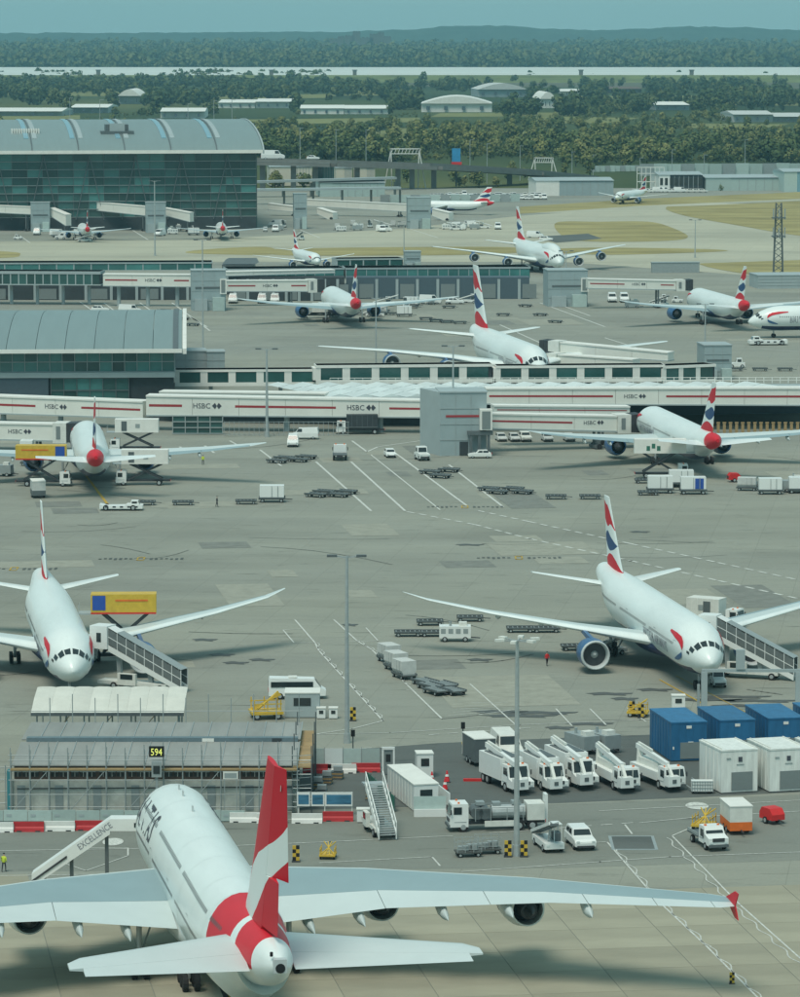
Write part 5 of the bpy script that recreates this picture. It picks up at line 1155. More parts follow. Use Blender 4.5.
def stairs_truck(covered=True, top=4.6, run=8.2, m='white_paint'):
    "self-propelled boarding stairs; local +Y is the upper end"
    root = empty('boarding_stairs', (0, 0, 0), 0, 'x', 'stairs')
    n = 22; slope = lambda t: (-run / 2 + run * t, .45 + (top - .45) * t)
    for i in range(n):
        y, z = slope((i + .5) / n); MB().box((0, y, z), (1.55, run / n + .03, .07)).build('tread', 'galvanised', root)
    for sg in (-1, 1):
        a, b = slope(0), slope(1); mb = MB(); mb.add([(sg * .8, a[0], a[1] - .35), (sg * .8, b[0], b[1] - .45), (sg * .8, b[0], b[1] + .25), (sg * .8, a[0], a[1] + .3), (sg * .9, a[0], a[1] - .35), (sg * .9, b[0], b[1] - .45), (sg * .9, b[0], b[1] + .25), (sg * .9, a[0], a[1] + .3)], [(0, 1, 2, 3), (4, 5, 6, 7), (0, 1, 5, 4), (1, 2, 6, 5), (2, 3, 7, 6), (3, 0, 4, 7)]); mb.build('stringer', m, root)
        MB().bar((sg * .85, a[0], a[1] + 1.25), (sg * .85, b[0], b[1] + 1.25), .08).build('hand_rail', m, root)
        for i in range(9):
            y, z = slope(i / 8); MB().bar((sg * .85, y, z + .2), (sg * .85, y, z + (2.3 if covered else 1.25)), .07).build('rail_post', m, root)
            if covered and i < 8:
                y2, z2 = slope((i + 1) / 8); mb = MB(); mb.quad((sg * .86, y + .05, z + .35), (sg * .86, y2 - .05, z2 + .35), (sg * .86, y2 - .05, z2 + 2.2), (sg * .86, y + .05, z + 2.2)); mb.build('side_glazing', 'stair_glass', root, normals=False)
    if covered:
        for i in range(8):
            y, z = slope(i / 8); y2, z2 = slope((i + 1) / 8); MB().bar((0, y, z + 2.35), (0, y2, z2 + 2.35), 1.75, .05).build('canopy_panel', 'steel_grey' if i < 7 else m, root)
        MB().bx(-1.15, 1.15, run / 2, run / 2 + 2.3, top - .2, top + 2.5).build('head_cabin', m, root); MB().bx(-1.18, -1.15, run / 2 + .8, run / 2 + 1.4, top + .6, top + 1.7).build('cabin_window', 'glass_dark', root); MB().bx(1.15, 1.18, run / 2 + .8, run / 2 + 1.4, top + .6, top + 1.7).build('cabin_window', 'glass_dark', root)
    else: MB().bx(-1.0, 1.0, run / 2, run / 2 + 1.3, top - .15, top + .05).build('platform', 'galvanised', root)
    ch = MB().bx(-1.0, 1.0, -run * .3, run / 2 + 1.4, .55, .95).build('chassis', 'white_dirty', root)
    for y in (-run * .05, run * .38): MB().bar((0, y, .9), (0, y + .2, slope((y + run / 2) / run)[1] - .3), .5).build('prop', 'steel_grey', root)
    MB().bx(-1.35, -.95, run * .1, run * .35, .6, 2.0).build('driver_cab', 'white_dirty', root); MB().bx(-1.38, -1.35, run * .14, run * .31, 1.3, 1.9).build('cab_window', 'glass_dark', root)
    wheels(root, (-.95, .95), (-run * .22, run * .42), .42, .3); return root
def dolly(load=None, m='white_dirty'):
    root = empty('cargo_dolly' if not load else 'loaded_dolly', (0, 0, 0), 0, 'x', 'dolly')
    MB().bx(-.95, .95, -1.75, 1.75, .42, .52).build('deck', 'dolly_dark', root)
    for i in range(6): mb = MB(); mb.cyl((-.9, -1.5 + i * .6, .57), (.9, -1.5 + i * .6, .57), .07, .07, 6); mb.build('roller', 'steel_grey', root)
    for sg in (-1, 1): MB().box((sg * .95, 0, .62), (.08, 3.5, .2)).build('edge_rail', 'steel_dark', root)
    MB().bar((0, 1.75, .4), (0, 2.7, .35), .1).build('tow_bar', 'dark_metal', root); wheels(root, (-.8, .8), (-1.25, 1.25), .26, .2)
    if load:
        mb = MB(); mb.side([(-1.6, .66), (1.6, .66), (1.6, 2.25), (-1.6, 2.25)], -.9, .9) if load == 'box' else mb.add([(x, y, z) for y in (-1.55, 1.55) for x, z in ((-.75, .66), (.75, .66), (.95, 1.1), (.95, 2.25), (-.95, 2.25), (-.95, 1.1))], [(0, 1, 2, 3, 4, 5), (6, 7, 8, 9, 10, 11), (0, 1, 7, 6), (1, 2, 8, 7), (2, 3, 9, 8), (3, 4, 10, 9), (4, 5, 11, 10), (5, 0, 6, 11)])
        c = mb.build('container', m, root); MB().box((0, 0, 1.45), (1.95, .06, 1.5)).build('rib', 'steel_grey', c)
        for sg in (-1, 1): MB().box((sg * .96, .8, 1.5), (.03, .08, 1.4)).build('strap', 'steel_grey', c)
    return root
def tug(m='white_paint'):
    root = empty('baggage_tractor', (0, 0, 0), 0, 'x', 'tractor')
    mb = MB(); mb.side([(1.6, .35), (1.6, .95), (.4, 1.05), (-1.5, 1.0), (-1.5, .35)], -.75, .75); mb.build('body', m, root)
    mb = MB(); mb.side([(.35, 1.05), (.1, 1.85), (-.9, 1.9), (-1.0, 1.0)], -.68, .68); c = mb.build('cab', m, root)
    mb = MB(); mb.quad((-.6, .36, 1.15), (.6, .36, 1.15), (.55, .16, 1.75), (-.55, .16, 1.75)); mb.build('windscreen', 'glass_dark', c, normals=False)
    for sg in (-1, 1): MB().box((sg * .69, -.4, 1.45), (.03, .75, .5)).build('side_window', 'glass_dark', c)
    MB().box((0, 1.62, .5), (1.3, .1, .25)).build('bumper', 'dark_metal', root); wheels(root, (-.65, .65), (1.0, -.95), .36, .24); lights(root, 1.5, 1.62, -1.5, .8, .8); return root
def tow_tractor():
    root = empty('towing_tractor', (0, 0, 0), 0, 'x', 'tractor')
    mb = MB(); mb.side([(4.2, .4), (4.2, 1.0), (3.4, 1.2), (1.2, 1.2), (.8, .95), (-2.6, .9), (-4.0, 1.2), (-4.0, .4)], -1.5, 1.5); mb.build('body', 'white_paint', root)
    mb = MB(); mb.side([(3.6, 1.2), (3.3, 1.85), (2.0, 1.85), (1.8, 1.2)], -1.2, 1.2); c = mb.build('cab', 'white_paint', root); MB().box((0, 2.65, 1.55), (2.43, 1.0, .4)).build('side_window', 'glass_dark', c)
    mb = MB(); mb.quad((-1, 3.62, 1.3), (1, 3.62, 1.3), (.95, 3.4, 1.8), (-.95, 3.4, 1.8)); mb.build('windscreen', 'glass_dark', c, normals=False)
    for y in (3.0, 1.6, .2, -1.2, -2.6):
        for sg in (-1, 1): MB().box((sg * 1.51, y, .75), (.03, .6, .3)).build('side_panel', 'dark_metal', root)
    wheels(root, (-1.3, 1.3), (2.4, -2.8), .55, .4); return root
def generator(m='white_paint', panels=True):
    root = empty('ground_power_unit', (0, 0, 0), 0, 'x', 'generator')
    MB().bx(-1.0, 1.0, -2.0, 2.0, .5, 2.0).build('housing', m, root)
    if panels:
        for sg in (-1, 1):
            for i in range(4): MB().box((sg * 1.01, -1.5 + i * .95, 1.4), (.04, .6, .6)).build('vent_panel', 'steel_grey', root)
    mb = MB(); mb.cyl((.4, -.6, 2.0), (.4, -.6, 2.6), .16, .16, 8); mb.build('exhaust_stack', 'steel_grey', root); MB().bx(-.6, .5, .5, 1.5, 2.0, 2.45).build('air_box', 'white_dirty', root)
    MB().bar((0, 2.0, .5), (0, 3.2, .4), .12).build('tow_bar', 'dark_metal', root); wheels(root, (-.9, .9), (-1.3, 1.3), .34, .24); return root
def belt_loader():
    root = empty('belt_loader', (0, 0, 0), 0, 'x', 'loader')
    mb = MB(); mb.side([(2.6, .4), (2.6, .95), (-2.4, .95), (-2.4, .4)], -.95, .95); mb.build('body', 'white_paint', root)
    MB().bar((.35, -3.4, .9), (.35, 3.8, 3.0), .85, .22).build('belt', 'steel_dark', root)
    for dx in (-.12, .82): MB().bar((dx, -3.4, 1.05), (dx, 3.8, 3.15), .09, .3).build('belt_rail', 'white_paint', root)
    MB().bx(-.95, -.25, .2, 1.6, .95, 1.7).build('driver_seat', 'steel_dark', root)
    for x, y in ((-.9, .2), (-.2, .2), (-.9, 1.6), (-.2, 1.6)): MB().box((x, y, 1.75), (.07, .07, 1.6)).build('cab_post', 'white_paint', root)
    MB().bx(-.95, -.15, .1, 1.7, 2.55, 2.62).build('cab_roof', 'white_paint', root)
    MB().bar((.35, 1.4, .95), (.35, 2.4, 2.4), .18).build('lift_ram', 'galvanised', root); wheels(root, (-.85, .85), (1.7, -1.6), .36, .26); lights(root, 1.8, 2.6, -2.4, .75, .75); return root
def flatbed():
    root = empty('flatbed_truck', (0, 0, 0), 0, 'x', 'truck'); lorry_cab(root, 2.7, 2.0, 2.15, bonnet=True)
    MB().box((0, -.6, .7), (.9, 5.8, .25)).build('chassis', 'dark_metal', root); MB().bx(-1.05, 1.05, -3.3, -.35, .85, 1.0).build('load_bed', 'steel_dark', root)
    for sg in (-1, 1): MB().box((sg * 1.03, -1.8, 1.15), (.06, 2.9, .3)).build('drop_side', 'steel_grey', root)
    wheels(root, (-.9, .9), (1.7, -2.1), .38, .26); return root
def cage():
    root = empty('wire_cage_trolley', (0, 0, 0), 0, 'x', 'trolley'); MB().bx(-.8, .8, -1.2, 1.2, .4, .52).build('deck', 'dolly_dark', root)
    for x in (-.78, .78):
        for y in (-1.15, -.4, .4, 1.15): MB().box((x, y, 1.1), (.05, .05, 1.2)).build('post', 'galvanised', root)
        for z in (.8, 1.2, 1.65): MB().box((x, 0, z), (.04, 2.35, .04)).build('rail', 'galvanised', root)
    for i in range(4): MB().box((-.3 + .35 * (i % 2), -.7 + .45 * i, .72 + .06 * i), (.5, .45, .35 + .08 * i), i * .4).build('load', 'steel_grey', root)
    wheels(root, (-.65, .65), (-.85, .85), .22, .16); return root
def boxtrailer(m='white_dirty', low='orange'):
    root = empty('box_trailer', (0, 0, 0), 0, 'x', 'trailer'); MB().bx(-1.1, 1.1, -2.2, 2.2, 1.3, 2.8).build('body', m, root); MB().bx(-1.1, 1.1, -2.2, 2.2, .45, 1.297).build('skirt', low, root)
    MB().bx(-1.15, 1.15, -2.25, 2.25, 2.803, 2.9).build('roof', 'white_panel', root); MB().box((.2, -2.22, 2.0), (1.0, .05, 1.2)).build('door', 'white_panel', root)
    MB().bar((0, 2.2, .5), (0, 3.3, .45), .12).build('tow_bar', 'dark_metal', root); wheels(root, (-1.0, 1.0), (-.6, .6), .36, .24); return root
# ---- people: one continuous skinned body each
def person(top='hivis', stride=.25):
    root = empty('person', (0, 0, 0), 0, 'x', 'person')
    V = [(0, 0, .95), (0, 0, 1.2), (0, .01, 1.42), (0, .02, 1.52), (0, .03, 1.66), (.1, 0, .92), (.11, stride * .5, .5), (.11, stride * .55, .08), (.11, stride * .55 + .16, .04), (-.1, 0, .92), (-.11, -stride * .4, .5), (-.11, -stride * .9, .1), (-.11, -stride * .9 + .15, .05),
         (.2, 0, 1.4), (.27, -.06, 1.12), (.26, .08, .9), (-.2, 0, 1.4), (-.27, .05, 1.12), (-.26, .16, .92)]
    E_ = [(0, 1), (1, 2), (2, 3), (3, 4), (0, 5), (5, 6), (6, 7), (7, 8), (0, 9), (9, 10), (10, 11), (11, 12), (2, 13), (13, 14), (14, 15), (2, 16), (16, 17), (17, 18)]
    rad = [.14, .15, .16, .06, .11, .10, .075, .05, .045, .10, .075, .05, .045, .075, .05, .04, .075, .05, .04]
    me = bpy.data.meshes.new('body'); me.from_pydata(V, E_, []); o = bpy.data.objects.new('body', me); COL.objects.link(o)
    md = o.modifiers.new('skin', 'SKIN'); ly = me.skin_vertices[0].data if me.skin_vertices else None
    if ly is None:
        bm = bmesh.new(); bm.from_mesh(me); bm.verts.layers.skin.verify(); bm.to_mesh(me); bm.free(); ly = me.skin_vertices[0].data
    for i, r_ in enumerate(rad): ly[i].radius = (r_, r_ * .85); ly[i].use_root = i == 0
    o.modifiers.new('sub', 'SUBSURF').levels = 1
    dg = bpy.context.evaluated_depsgraph_get(); m2 = bpy.data.meshes.new_from_object(o.evaluated_get(dg)); bpy.data.objects.remove(o)
    for m in ('clothes_dark', top, 'skin'): m2.materials.append(MAT[m])
    for p in m2.polygons: p.material_index = 0 if p.center.z < .95 else (2 if p.center.z > 1.5 else 1); p.use_smooth = True
    b = bpy.data.objects.new('body', m2); COL.objects.link(b); b.parent = root
    MB().rev([(0, .001), (.02, .10), (.09, .115), (.1, .001)], c=(0, 0, 0), n=12).build('hair', 'clothes_dark', root).matrix_local = Matrix.Translation((0, .02, 1.70)) @ Matrix.Rotation(R(90), 4, 'X')
    return root
# ================================================================ placement
WT = lambda: car('hatch', 'white_paint')
DG = 'white de-icing trucks parked in a row'
for i, (px, py, k, lab) in enumerate(((507, 787, 0, 'white bonneted de-icing truck first in the row, beside the dark box trailer'), (544, 786, 0, 'white bonneted de-icing truck second in the row, behind the lamp post'), (572, 782, 0, 'white bonneted de-icing truck with its boom raised highest over the roof'),
                                      (615, 785, 1, 'low white de-icing truck with open deck and folded boom, fourth in the row'), (658, 784, 1, 'low white de-icing truck with folded boom nearest the white cabins'))):
    put('deicer%d' % k, lambda k=k: deicer(k), px, py, (158, 161.5, 160, 163, 158.5)[i], lab, DG, scale=(1, .97, 1.02, 1, .98)[i])
put('trailer_dark', lambda: boxtrailer('steel_dark', 'steel_dark'), 479, 763, 165, 'dark grey box trailer with a white end panel behind the trucks', scale=1.05)
MB().bx(-1.12, 1.12, -2.3, -2.27, .6, 2.8).build('white_panel', 'white_paint', TM['trailer_dark'])
put('van_w', lambda: car('van', 'white_dirty'), 506, 757, 170, 'pale van parked behind the first de-icing truck', scale=1.25)
for px, py, lab in ((582, 752, 'grey pump trolley behind the third de-icing truck'), (603, 751, 'grey pump trolley behind the low de-icing trucks')): put('genny_grey', lambda: generator('steel_grey', False), px, py, 150, lab, 'grey pump trolleys')
put('fuel', refueller, 493, 829, 262, 'refuelling truck with white cab and dark pump gear facing the building site')
put('belt', belt_loader, 548, 848, 168, 'white belt loader with raised ramp beside the parked pickup')
put('suv', lambda: car('suv'), 580, 846, 170, 'white pickup-sized car parked by the belt loader', scale=1.05)
put('cage', cage, 468, 856, 80, 'grey wire trolley loaded with scrap beside the lamp post', 'wire trolleys')
put('cage', cage, 488, 853, 84, 'grey wire trolley nearest the refuelling truck', 'wire trolleys')
put('flat', flatbed, 709, 846, 165, 'small flatbed truck with white cab beside the orange trailer')
put('trl', boxtrailer, 736, 831, 172, 'white box trailer with orange skirt behind the flatbed truck')
def yellow_frame():
    root = empty('yellow_trolley', (0, 0, 0), 0, 'x', 'trolley'); MB().bx(-1, 1, -1.2, 1.2, .4, .6).build('deck', 'yellow', root)
    for i in range(4): MB().bar((-.9 + i * .6, -1, .6), (.9 - i * .5, 1, 1.9), .1).build('boom_arm', 'yellow', root)
    for x in (-.9, .9): MB().box((x, 0, 1.2), (.08, 2.2, .08)).build('rail', 'yellow', root)
    for x in (-.9, .9):
        for y in (-1, 0, 1): MB().box((x, y, 1.0), (.08, .08, 1.0)).build('post', 'yellow', root)
    wheels(root, (-.85, .85), (-.8, .8), .28, .2); return root
put('yel', yellow_frame, 704, 829, 20, 'yellow towing gear trolley behind the flatbed truck', 'yellow trolleys')
put('yel', yellow_frame, 328, 858, 5, 'small yellow trolley beside the boarding stairs', 'yellow trolleys', scale=.75)
put('yel', yellow_frame, 266, 718, 80, 'yellow access platform beside the grey equipment shed', 'yellow trolleys', scale=1.5)
put('yel', yellow_frame, 638, 716, 100, 'yellow trolley behind the first blue cabin', 'yellow trolleys')
def red_unit():
    root = empty('red_compressor', (0, 0, 0), 0, 'x', 'compressor'); mb = MB(); mb.side([(1.1, .45), (1.1, 1.0), (.6, 1.55), (-.7, 1.6), (-1.1, 1.1), (-1.1, .45)], -.75, .75); mb.build('housing', 'red', root)
    MB().box((0, -1.12, .9), (.9, .05, .5)).build('grille', 'dark_metal', root); MB().bar((0, 1.1, .5), (0, 2.0, .4), .1).build('tow_bar', 'dark_metal', root); wheels(root, (-.7, .7), (-.1,), .36, .22); return root
put('redu', red_unit, 772, 823, 150, 'bright red wheeled compressor standing by itself near the white cabins')
def ibc():
    root = empty('caged_tank', (0, 0, 0), 0, 'x', 'tank'); MB().bx(-1.1, 1.1, -.6, .6, .25, 1.3).build('tank', 'white_paint', root)
    for i in range(9): MB().box((-1.05 + i * .2625, -.64, .78), (.05, .05, 1.1)).build('cage_bar', 'steel_grey', root)
    for z in (.3, .65, 1.0, 1.32): MB().box((0, -.66, z), (2.2, .04, .05)).build('cage_bar', 'steel_grey', root)
    for x in (-.9, .9): MB().bar((x, .2, .3), (x - 1.6, 5, .6), .12).build('tow_frame', 'steel_grey', root)
    wheels(root, (-.9, .9), (0,), .25, .2); return root
put('ibc', ibc, 702, 793, 0, 'white caged tank on wheels between the trucks and the white cabins')
put('stairs_open', lambda: stairs_truck(False, 4.3, 6.4), 381, 834, -12, 'white open boarding stairs standing alone by the building site')
# ---- blue and white cabins
def cabin(m, w_, dp, h, shutter, badge, name, cat):
    root = empty(name, (0, 0, 0), 0, 'x', cat); MB().bx(0, w_, 0, dp, .12, h).build('wall', m, root); MB().bx(-.05, w_ + .05, -.05, dp + .05, h + .003, h + .16).build('roof', m, root)
    MB().bx(.1, w_ - .1, .1, dp - .1, 0, .12).build('skid', 'steel_dark', root)
    for y in range(1, int(dp / 1.1)): MB().box((-.03, y * 1.1, h / 2), (.06, .09, h - .3)).build('side_rib', m, root)
    MB().bx(*shutter, -.06, -.005, .3, h * .5).build('shutter', 'shutter', root)
    if badge == 'crest':
        MB().box((w_ * .52, -.03, h * .80), (.42, .05, .5)).build('crest', 'lettering_dark', root); MB().box((w_ * .52, -.03, h * .68), (.8, .05, .08)).build('lettering', 'steel_grey', root); MB().box((w_ * .2, -.04, h * .83), (.45, .06, .14)).build('vent', 'steel_grey', root)
        MB().bx(.12, .22, .3, dp - .3, h + .16, h + .3).build('roof_rail', 'white_panel', root); MB().bx(w_ - .22, w_ - .12, .3, dp - .3, h + .16, h + .3).build('roof_rail', 'white_panel', root)
    else:
        for x, z in ((w_ * .5, h * .9), (w_ * .55, h * .48), (.25, .6 * h * .6)): MB().box((x, -.03, z), (.55, .05, .3) if x > 1 else (.15, .05, .3)).build('label_plate', 'white_panel', root)
    return root
for i in range(4):
    p = g(671 + 48.5 * i, 762 - 2.2 * i)
    put('bluecab', lambda: cabin('blue_container', 3.9, 9.0, 4.1, (1.0, 3.6), '', 'blue_cabin', 'cabin'), 0, 0, -11, ['blue steel cabin first in its row, behind the low de-icing trucks', 'blue steel cabin second in its row, partly behind the first white cabin', 'blue steel cabin third in its row, behind the second white cabin', 'blue steel cabin last in its row'][i], 'blue cabins in a row', at=p)
for i in range(3):
    p = g(721 + 48.5 * i, 794 - 1.2 * i)
    put('whitecab', lambda: cabin('cabin_white', 3.95, 6.4, 4.35, (1.1, 3.4), 'crest', 'white_cabin', 'cabin'), 0, 0, -16, ['white cabin with grey shutter and small dark crest, beside the caged tank', 'white cabin with grey shutter and small dark crest, second in its row', 'white cabin at the end of its row'][i], 'white cabins in a row', at=p)
# ---- around the two airliners on the open apron
put('cat_yellow', lambda: highloader('yellow', 'yellow', 6.0, 8.0, 'yellow'), 121, 661, 268, 'catering truck with raised yellow red and blue box behind the covered stairs')
put('stairs_cov', lambda: stairs_truck(True, 4.9, 9.6), 148, 690, -66, 'covered boarding stairs with dark glazing at the airliner facing the ribbed canopy', 'covered boarding stairs')
put('stairs_cov', None, 757, 678, -68, 'covered boarding stairs at the nose of the airliner behind the blue cabins', 'covered boarding stairs')
put('cat_white', lambda: highloader('white_dirty', 'white_panel', 1.3, 4.6, 'white'), 709, 626, 118, 'white catering truck behind the wing beside the covered stairs')
for i, (px, py, h, lab) in enumerate(((455, 641, 90, 'white ground power unit with dark vent panels between the dollies'),)): put('gpu', generator, px, py, h, lab)
for i, (px, py) in enumerate(((389, 662), (396, 670), (404, 678))): put('uld', lambda: dolly('uld', 'cargo_grey'), px, py, 157, 'pale metal cargo container on a dolly in the short train on the paint line', 'container train on the apron')
DD = 'empty cargo dollies on the open apron'
for px, py, h in ((408, 636, 88), (434, 636, 88), (430, 625, 88), (470, 621, 90), (520, 632, 88), (546, 632, 88), (430, 689, 150), (444, 688, 150), (436, 694, 150), (452, 694, 150), (425, 685, 150)): put('dolly', dolly, px, py, h, 'empty dark cargo dolly parked among the paint lines of the open apron', DD)
put('dolly', dolly, 590, 652, 80, 'empty dark cargo dolly beside the blue engine', DD)
put('dolly', dolly, 575, 650, 85, 'empty dark cargo dolly just behind the one at the blue engine', DD)
put('belt', belt_loader, 608, 655, 60, 'belt loader under the wing beside the blue engine', scale=.9)
put('mini', minibus, 297, 698, 87, 'white minibus with dark windows beside the grey equipment shed')
put('tugw', tug, 718, 686, 175, 'small white tractor under the nose of the airliner behind the blue cabins')
# ---- middle apron
put('cat_yellow2', lambda: highloader('yellow', 'yellow', 4.6, 8.6, 'yellow'), 44, 486, 90, 'catering truck with raised yellow box at the airliner with the red tail cone')
put('cat_white2', lambda: highloader('white_panel', 'white_panel', 3.7, 8.0, 'white'), 143, 485, 270, 'white catering truck with raised box under the wing of the red-coned airliner')
put('cat_white2', None, 135, 452, 270, 'white catering truck with raised box beyond the wing of the red-coned airliner', 'white catering trucks')
put('cat_leaf', lambda: highloader('white_panel', 'white_panel', 4.4, 9.0, 'leaf'), 662, 478, 90, 'white scissor-lift catering truck with dark green leaf marks under the wing')
put('hatch', WT, 8, 474, 180, 'white car parked beside the raised yellow box', 'white cars on the middle apron')
put('opentruck', lambda: boxtrailer('cargo_grey', 'steel_dark'), 38, 497, 170, 'grey open-backed van body with orange load by the red-coned airliner')
MB().bx(-.8, .8, -2.32, -2.26, .9, 2.4).build('orange_load', 'orange', TM['opentruck'])
put('tugl', tow_tractor, 121, 510, 90, 'long low white towing tractor coupled to a dolly', scale=.85)
for px, py, h in ((145, 505, 88), (183, 505, 88), (246, 504, 88), (277, 463, 118), (284, 460, 118), (298, 462, 118), (306, 459, 118), (316, 497, 118), (324, 494, 118), (338, 497, 118), (346, 494, 118), (430, 474, 118), (440, 478, 118), (449, 472, 118), (489, 491, 118), (497, 494, 118), (513, 491, 118), (522, 494, 118), (556, 499, 92), (590, 499, 90), (645, 483, 88), (648, 495, 90)):
    put('dolly', None, px, py, h, 'empty dark cargo dolly in a bay of the middle apron', 'empty cargo dollies on the middle apron')
put('uldw', lambda: dolly('box', 'white_paint'), 272, 502, 90, 'loaded dolly with two pale containers by the walking man', scale=1.25)
put('uldw', None, 660, 493, 90, 'pale container on a dolly left of the blue-sided one', scale=1.3); put('uldb', lambda: dolly('box', 'white_paint'), 693, 494, 90, 'white and blue container on a dolly', scale=1.3)
MB().bx(.905, .93, .2, 1.3, .75, 2.1).build('blue_side', 'haul_blue', TM['uldb'])
put('uldw', None, 681, 487, 90, 'white container standing behind the blue-sided one', scale=1.3)
put('uldw', None, 770, 494, 90, 'pale container with open front near the wing tip, left of a dolly train', scale=1.2); put('uldw', None, 800, 493, 90, 'pale container cut by the picture edge near the wing tip', scale=1.2)
CV = 'white vans and cars on the middle apron'
for px, py, h, k, lab in ((293, 446, 180, 'van', 'white van facing away from the long fence'), (305, 439, 275, 'van', 'white van parked sideways beside the fence'), (390, 457, 172, 'hatch', 'white hatchback alone between two paint lines'), (480, 458, 270, 'hatch', 'white car parked by the foot of the node tower'), (472, 455, 272, 'van', 'white van parked right against the node tower')):
    put(k + '_m', lambda k=k: car(k), px, py, h, lab, CV)
put('tugm', tug, 422, 460, 165, 'white baggage tractor beside the yellow kerb of the node tower', scale=1.3)
put('workv', lambda: flatbed(), 340, 459, 0, 'white service truck seen from behind with red tail stripe', scale=1.2)
put('lorry', lambda: highloader('dark_void', 'steel_dark', 1.3, 6.0), 360, 434, 268, 'lorry with white cab and dark body parked under the walkway')
for px, k in ((501, 'hatch'), (514, 'hatch'), (525, 'suv'), (547, 'hatch'), (569, 'hatch')): put(k + '_u', lambda k=k: car(k, 'white_dirty' if k == 'suv' else 'cargo_grey'), px, 441, 172, 'car parked in the shade under the boarding bridges', 'cars parked under the boarding bridges')
put('wedge', red_unit, 734, 482, 80, 'small red wedge-shaped unit under the tail of the leaf-truck airliner', scale=1.0)
# ---- behind the walkways
put('tow', tow_tractor, 768, 345, 264, 'low white towing tractor coupled to the nose of the side-on airliner', scale=1.15)
for px, py, h in ((735, 371, 92), (760, 371, 92), (785, 371, 92), (426, 320, 85), (436, 322, 85), (447, 323, 85), (460, 324, 85), (503, 316, 100), (525, 307, 120), (540, 316, 120), (555, 323, 120), (182, 320, 118), (192, 326, 118), (350, 314, 90), (362, 315, 90), (374, 316, 90), (386, 315, 90), (398, 315, 90), (164, 312, 118)):
    put('dolly', None, px, py, h, 'empty dark dolly behind the windowed walkways', 'dollies by the middle pier')
put('tugm', None, 737, 368, 270, 'white tractor pulling a train of dollies past the grey block', scale=1.2)
for px, py, h, k, lab in ((233, 303, 180, 'van', 'white van parked left of the pier column'), (262, 303, 180, 'van', 'white van parked right of the pier column'), (275, 303, 180, 'van', 'white van parked beside the other by the pier column'), (130, 314, 90, 'van', 'white van alone in front of the glazed pier gallery'), (100, 312, 90, 'hatch', 'small dark car in front of the glazed pier gallery'), (567, 305, 90, 'hatch', 'white car at the foot of the wide grey node tower'), (612, 302, 180, 'van', 'white van under the boarding bridge by the mast, left of its twin'), (624, 302, 180, 'van', 'white van under the boarding bridge by the mast, right of its twin'), (160, 236, 200, 'van', 'white van beside the lamp post at the glass terminal'), (430, 304, 90, 'van', 'pale lorry beside the undercroft of the middle pier'), (455, 304, 90, 'hatch', 'white car beside the undercroft of the middle pier'), (37, 235, 180, 'van', 'white van at the foot of the small lift tower'), (58, 236, 95, 'van', 'grey van by the small airliner at the glass terminal'), (535, 238, 100, 'van', 'white van at the edge of the stand by the taxiway, front one'), (546, 241, 100, 'hatch', 'white car at the edge of the stand by the taxiway')):
    put(k + '_f', lambda k=k: car(k), px, py, h, lab, 'small vehicles round the middle pier', scale=1.2)
for px, py, h, k, lab in ((318, 318, 268, 'flat_f', 'white service truck at the tail of the airliner by the cargo trains'), (116, 226, 90, 'yell', 'yellow high-sided truck with white cab at the glass terminal')):
    put(k, (lambda: highloader('white_dirty', 'white_panel', 1.6, 4.0)) if k == 'flat_f' else (lambda: highloader('yellow', 'yellow', 1.4, 7.0)), px, py, h, lab)
for i, (px, py, lab) in enumerate(((84, 242, 'belt loader at the tail of the small airliner beside the yellow truck'), (385, 306, 'belt loader behind the airliner by the cargo trains'), (470, 303, 'belt loader at the undercroft of the middle pier'), (660, 306, 'belt loader at the airliner beside the lattice mast'), (300, 240, 'belt loader near the tall white tail behind the pier'))): put('belt', None, px, py, 80 + 20 * i, lab, 'belt loaders on the far stands')
# far stand clutter along the main terminal and the parked cars beyond
rn = random.Random(3)
for i in range(26):
    px = rn.choice([rn.uniform(265, 300), rn.uniform(335, 405), rn.uniform(440, 500)]); py = rn.uniform(226, 232); k = rn.choice(['gpu', 'belt', 'tugw', 'uld', 'genny_grey', 'van_f'])
    put(k, None, px, py, rn.choice([90, 270, 180]), {'gpu': 'white ground power unit on the far stands below the boarding links', 'belt': 'belt loader on the far stands below the boarding links', 'tugw': 'small white tractor on the far stands below the boarding links', 'uld': 'pale cargo container on a dolly on the far stands', 'genny_grey': 'grey pump trolley on the far stands below the boarding links', 'van_f': 'white van on the far stands below the boarding links'}[k], 'ground vehicles on the far stands')
for i in range(64):
    px = 432 + (i % 32) * 3.6 + rn.uniform(-.6, .6); py = 196.5 + (i // 32) * 3.2; k = rn.choice(['hatch_f', 'hatch_u', 'suv_u', 'van_f', 'hatch_m'])
    put(k, None, px, py, 180 + rn.uniform(-4, 4), {'hatch_f': 'white hatchback', 'hatch_u': 'grey hatchback', 'suv_u': 'pale tall car', 'van_f': 'white van', 'hatch_m': 'small white hatchback'}[k] + ' in the rows of the far car park behind the side-on airliner', 'cars in the far car park')
for i in range(12):
    k = rn.choice(['van_f', 'hatch_f', 'suv_u']); put(k, None, 642 + i * 5.5 + rn.uniform(-1, 1), 192.5, 90 + rn.uniform(-5, 5), {'hatch_f': 'white hatchback', 'suv_u': 'pale tall car', 'van_f': 'white van'}[k] + ' parked beside the white office block', 'cars at the office block')
for px, py, Y_, k, lab in ((273, 152, 1958, 'van_f', 'white lorry driving on the viaduct'), (313, 153, 1958, 'hatch_f', 'white car driving on the viaduct')):
    p = gd(px, 162.4, Y_); z = 0
    q = put(k, None, 0, 0, 90, lab, 'vehicles on the viaduct', at=(p.x, p.y, 0), scale=2.2 if k == 'van_f' else 1.5); q.location.z = W3[0].z - .25
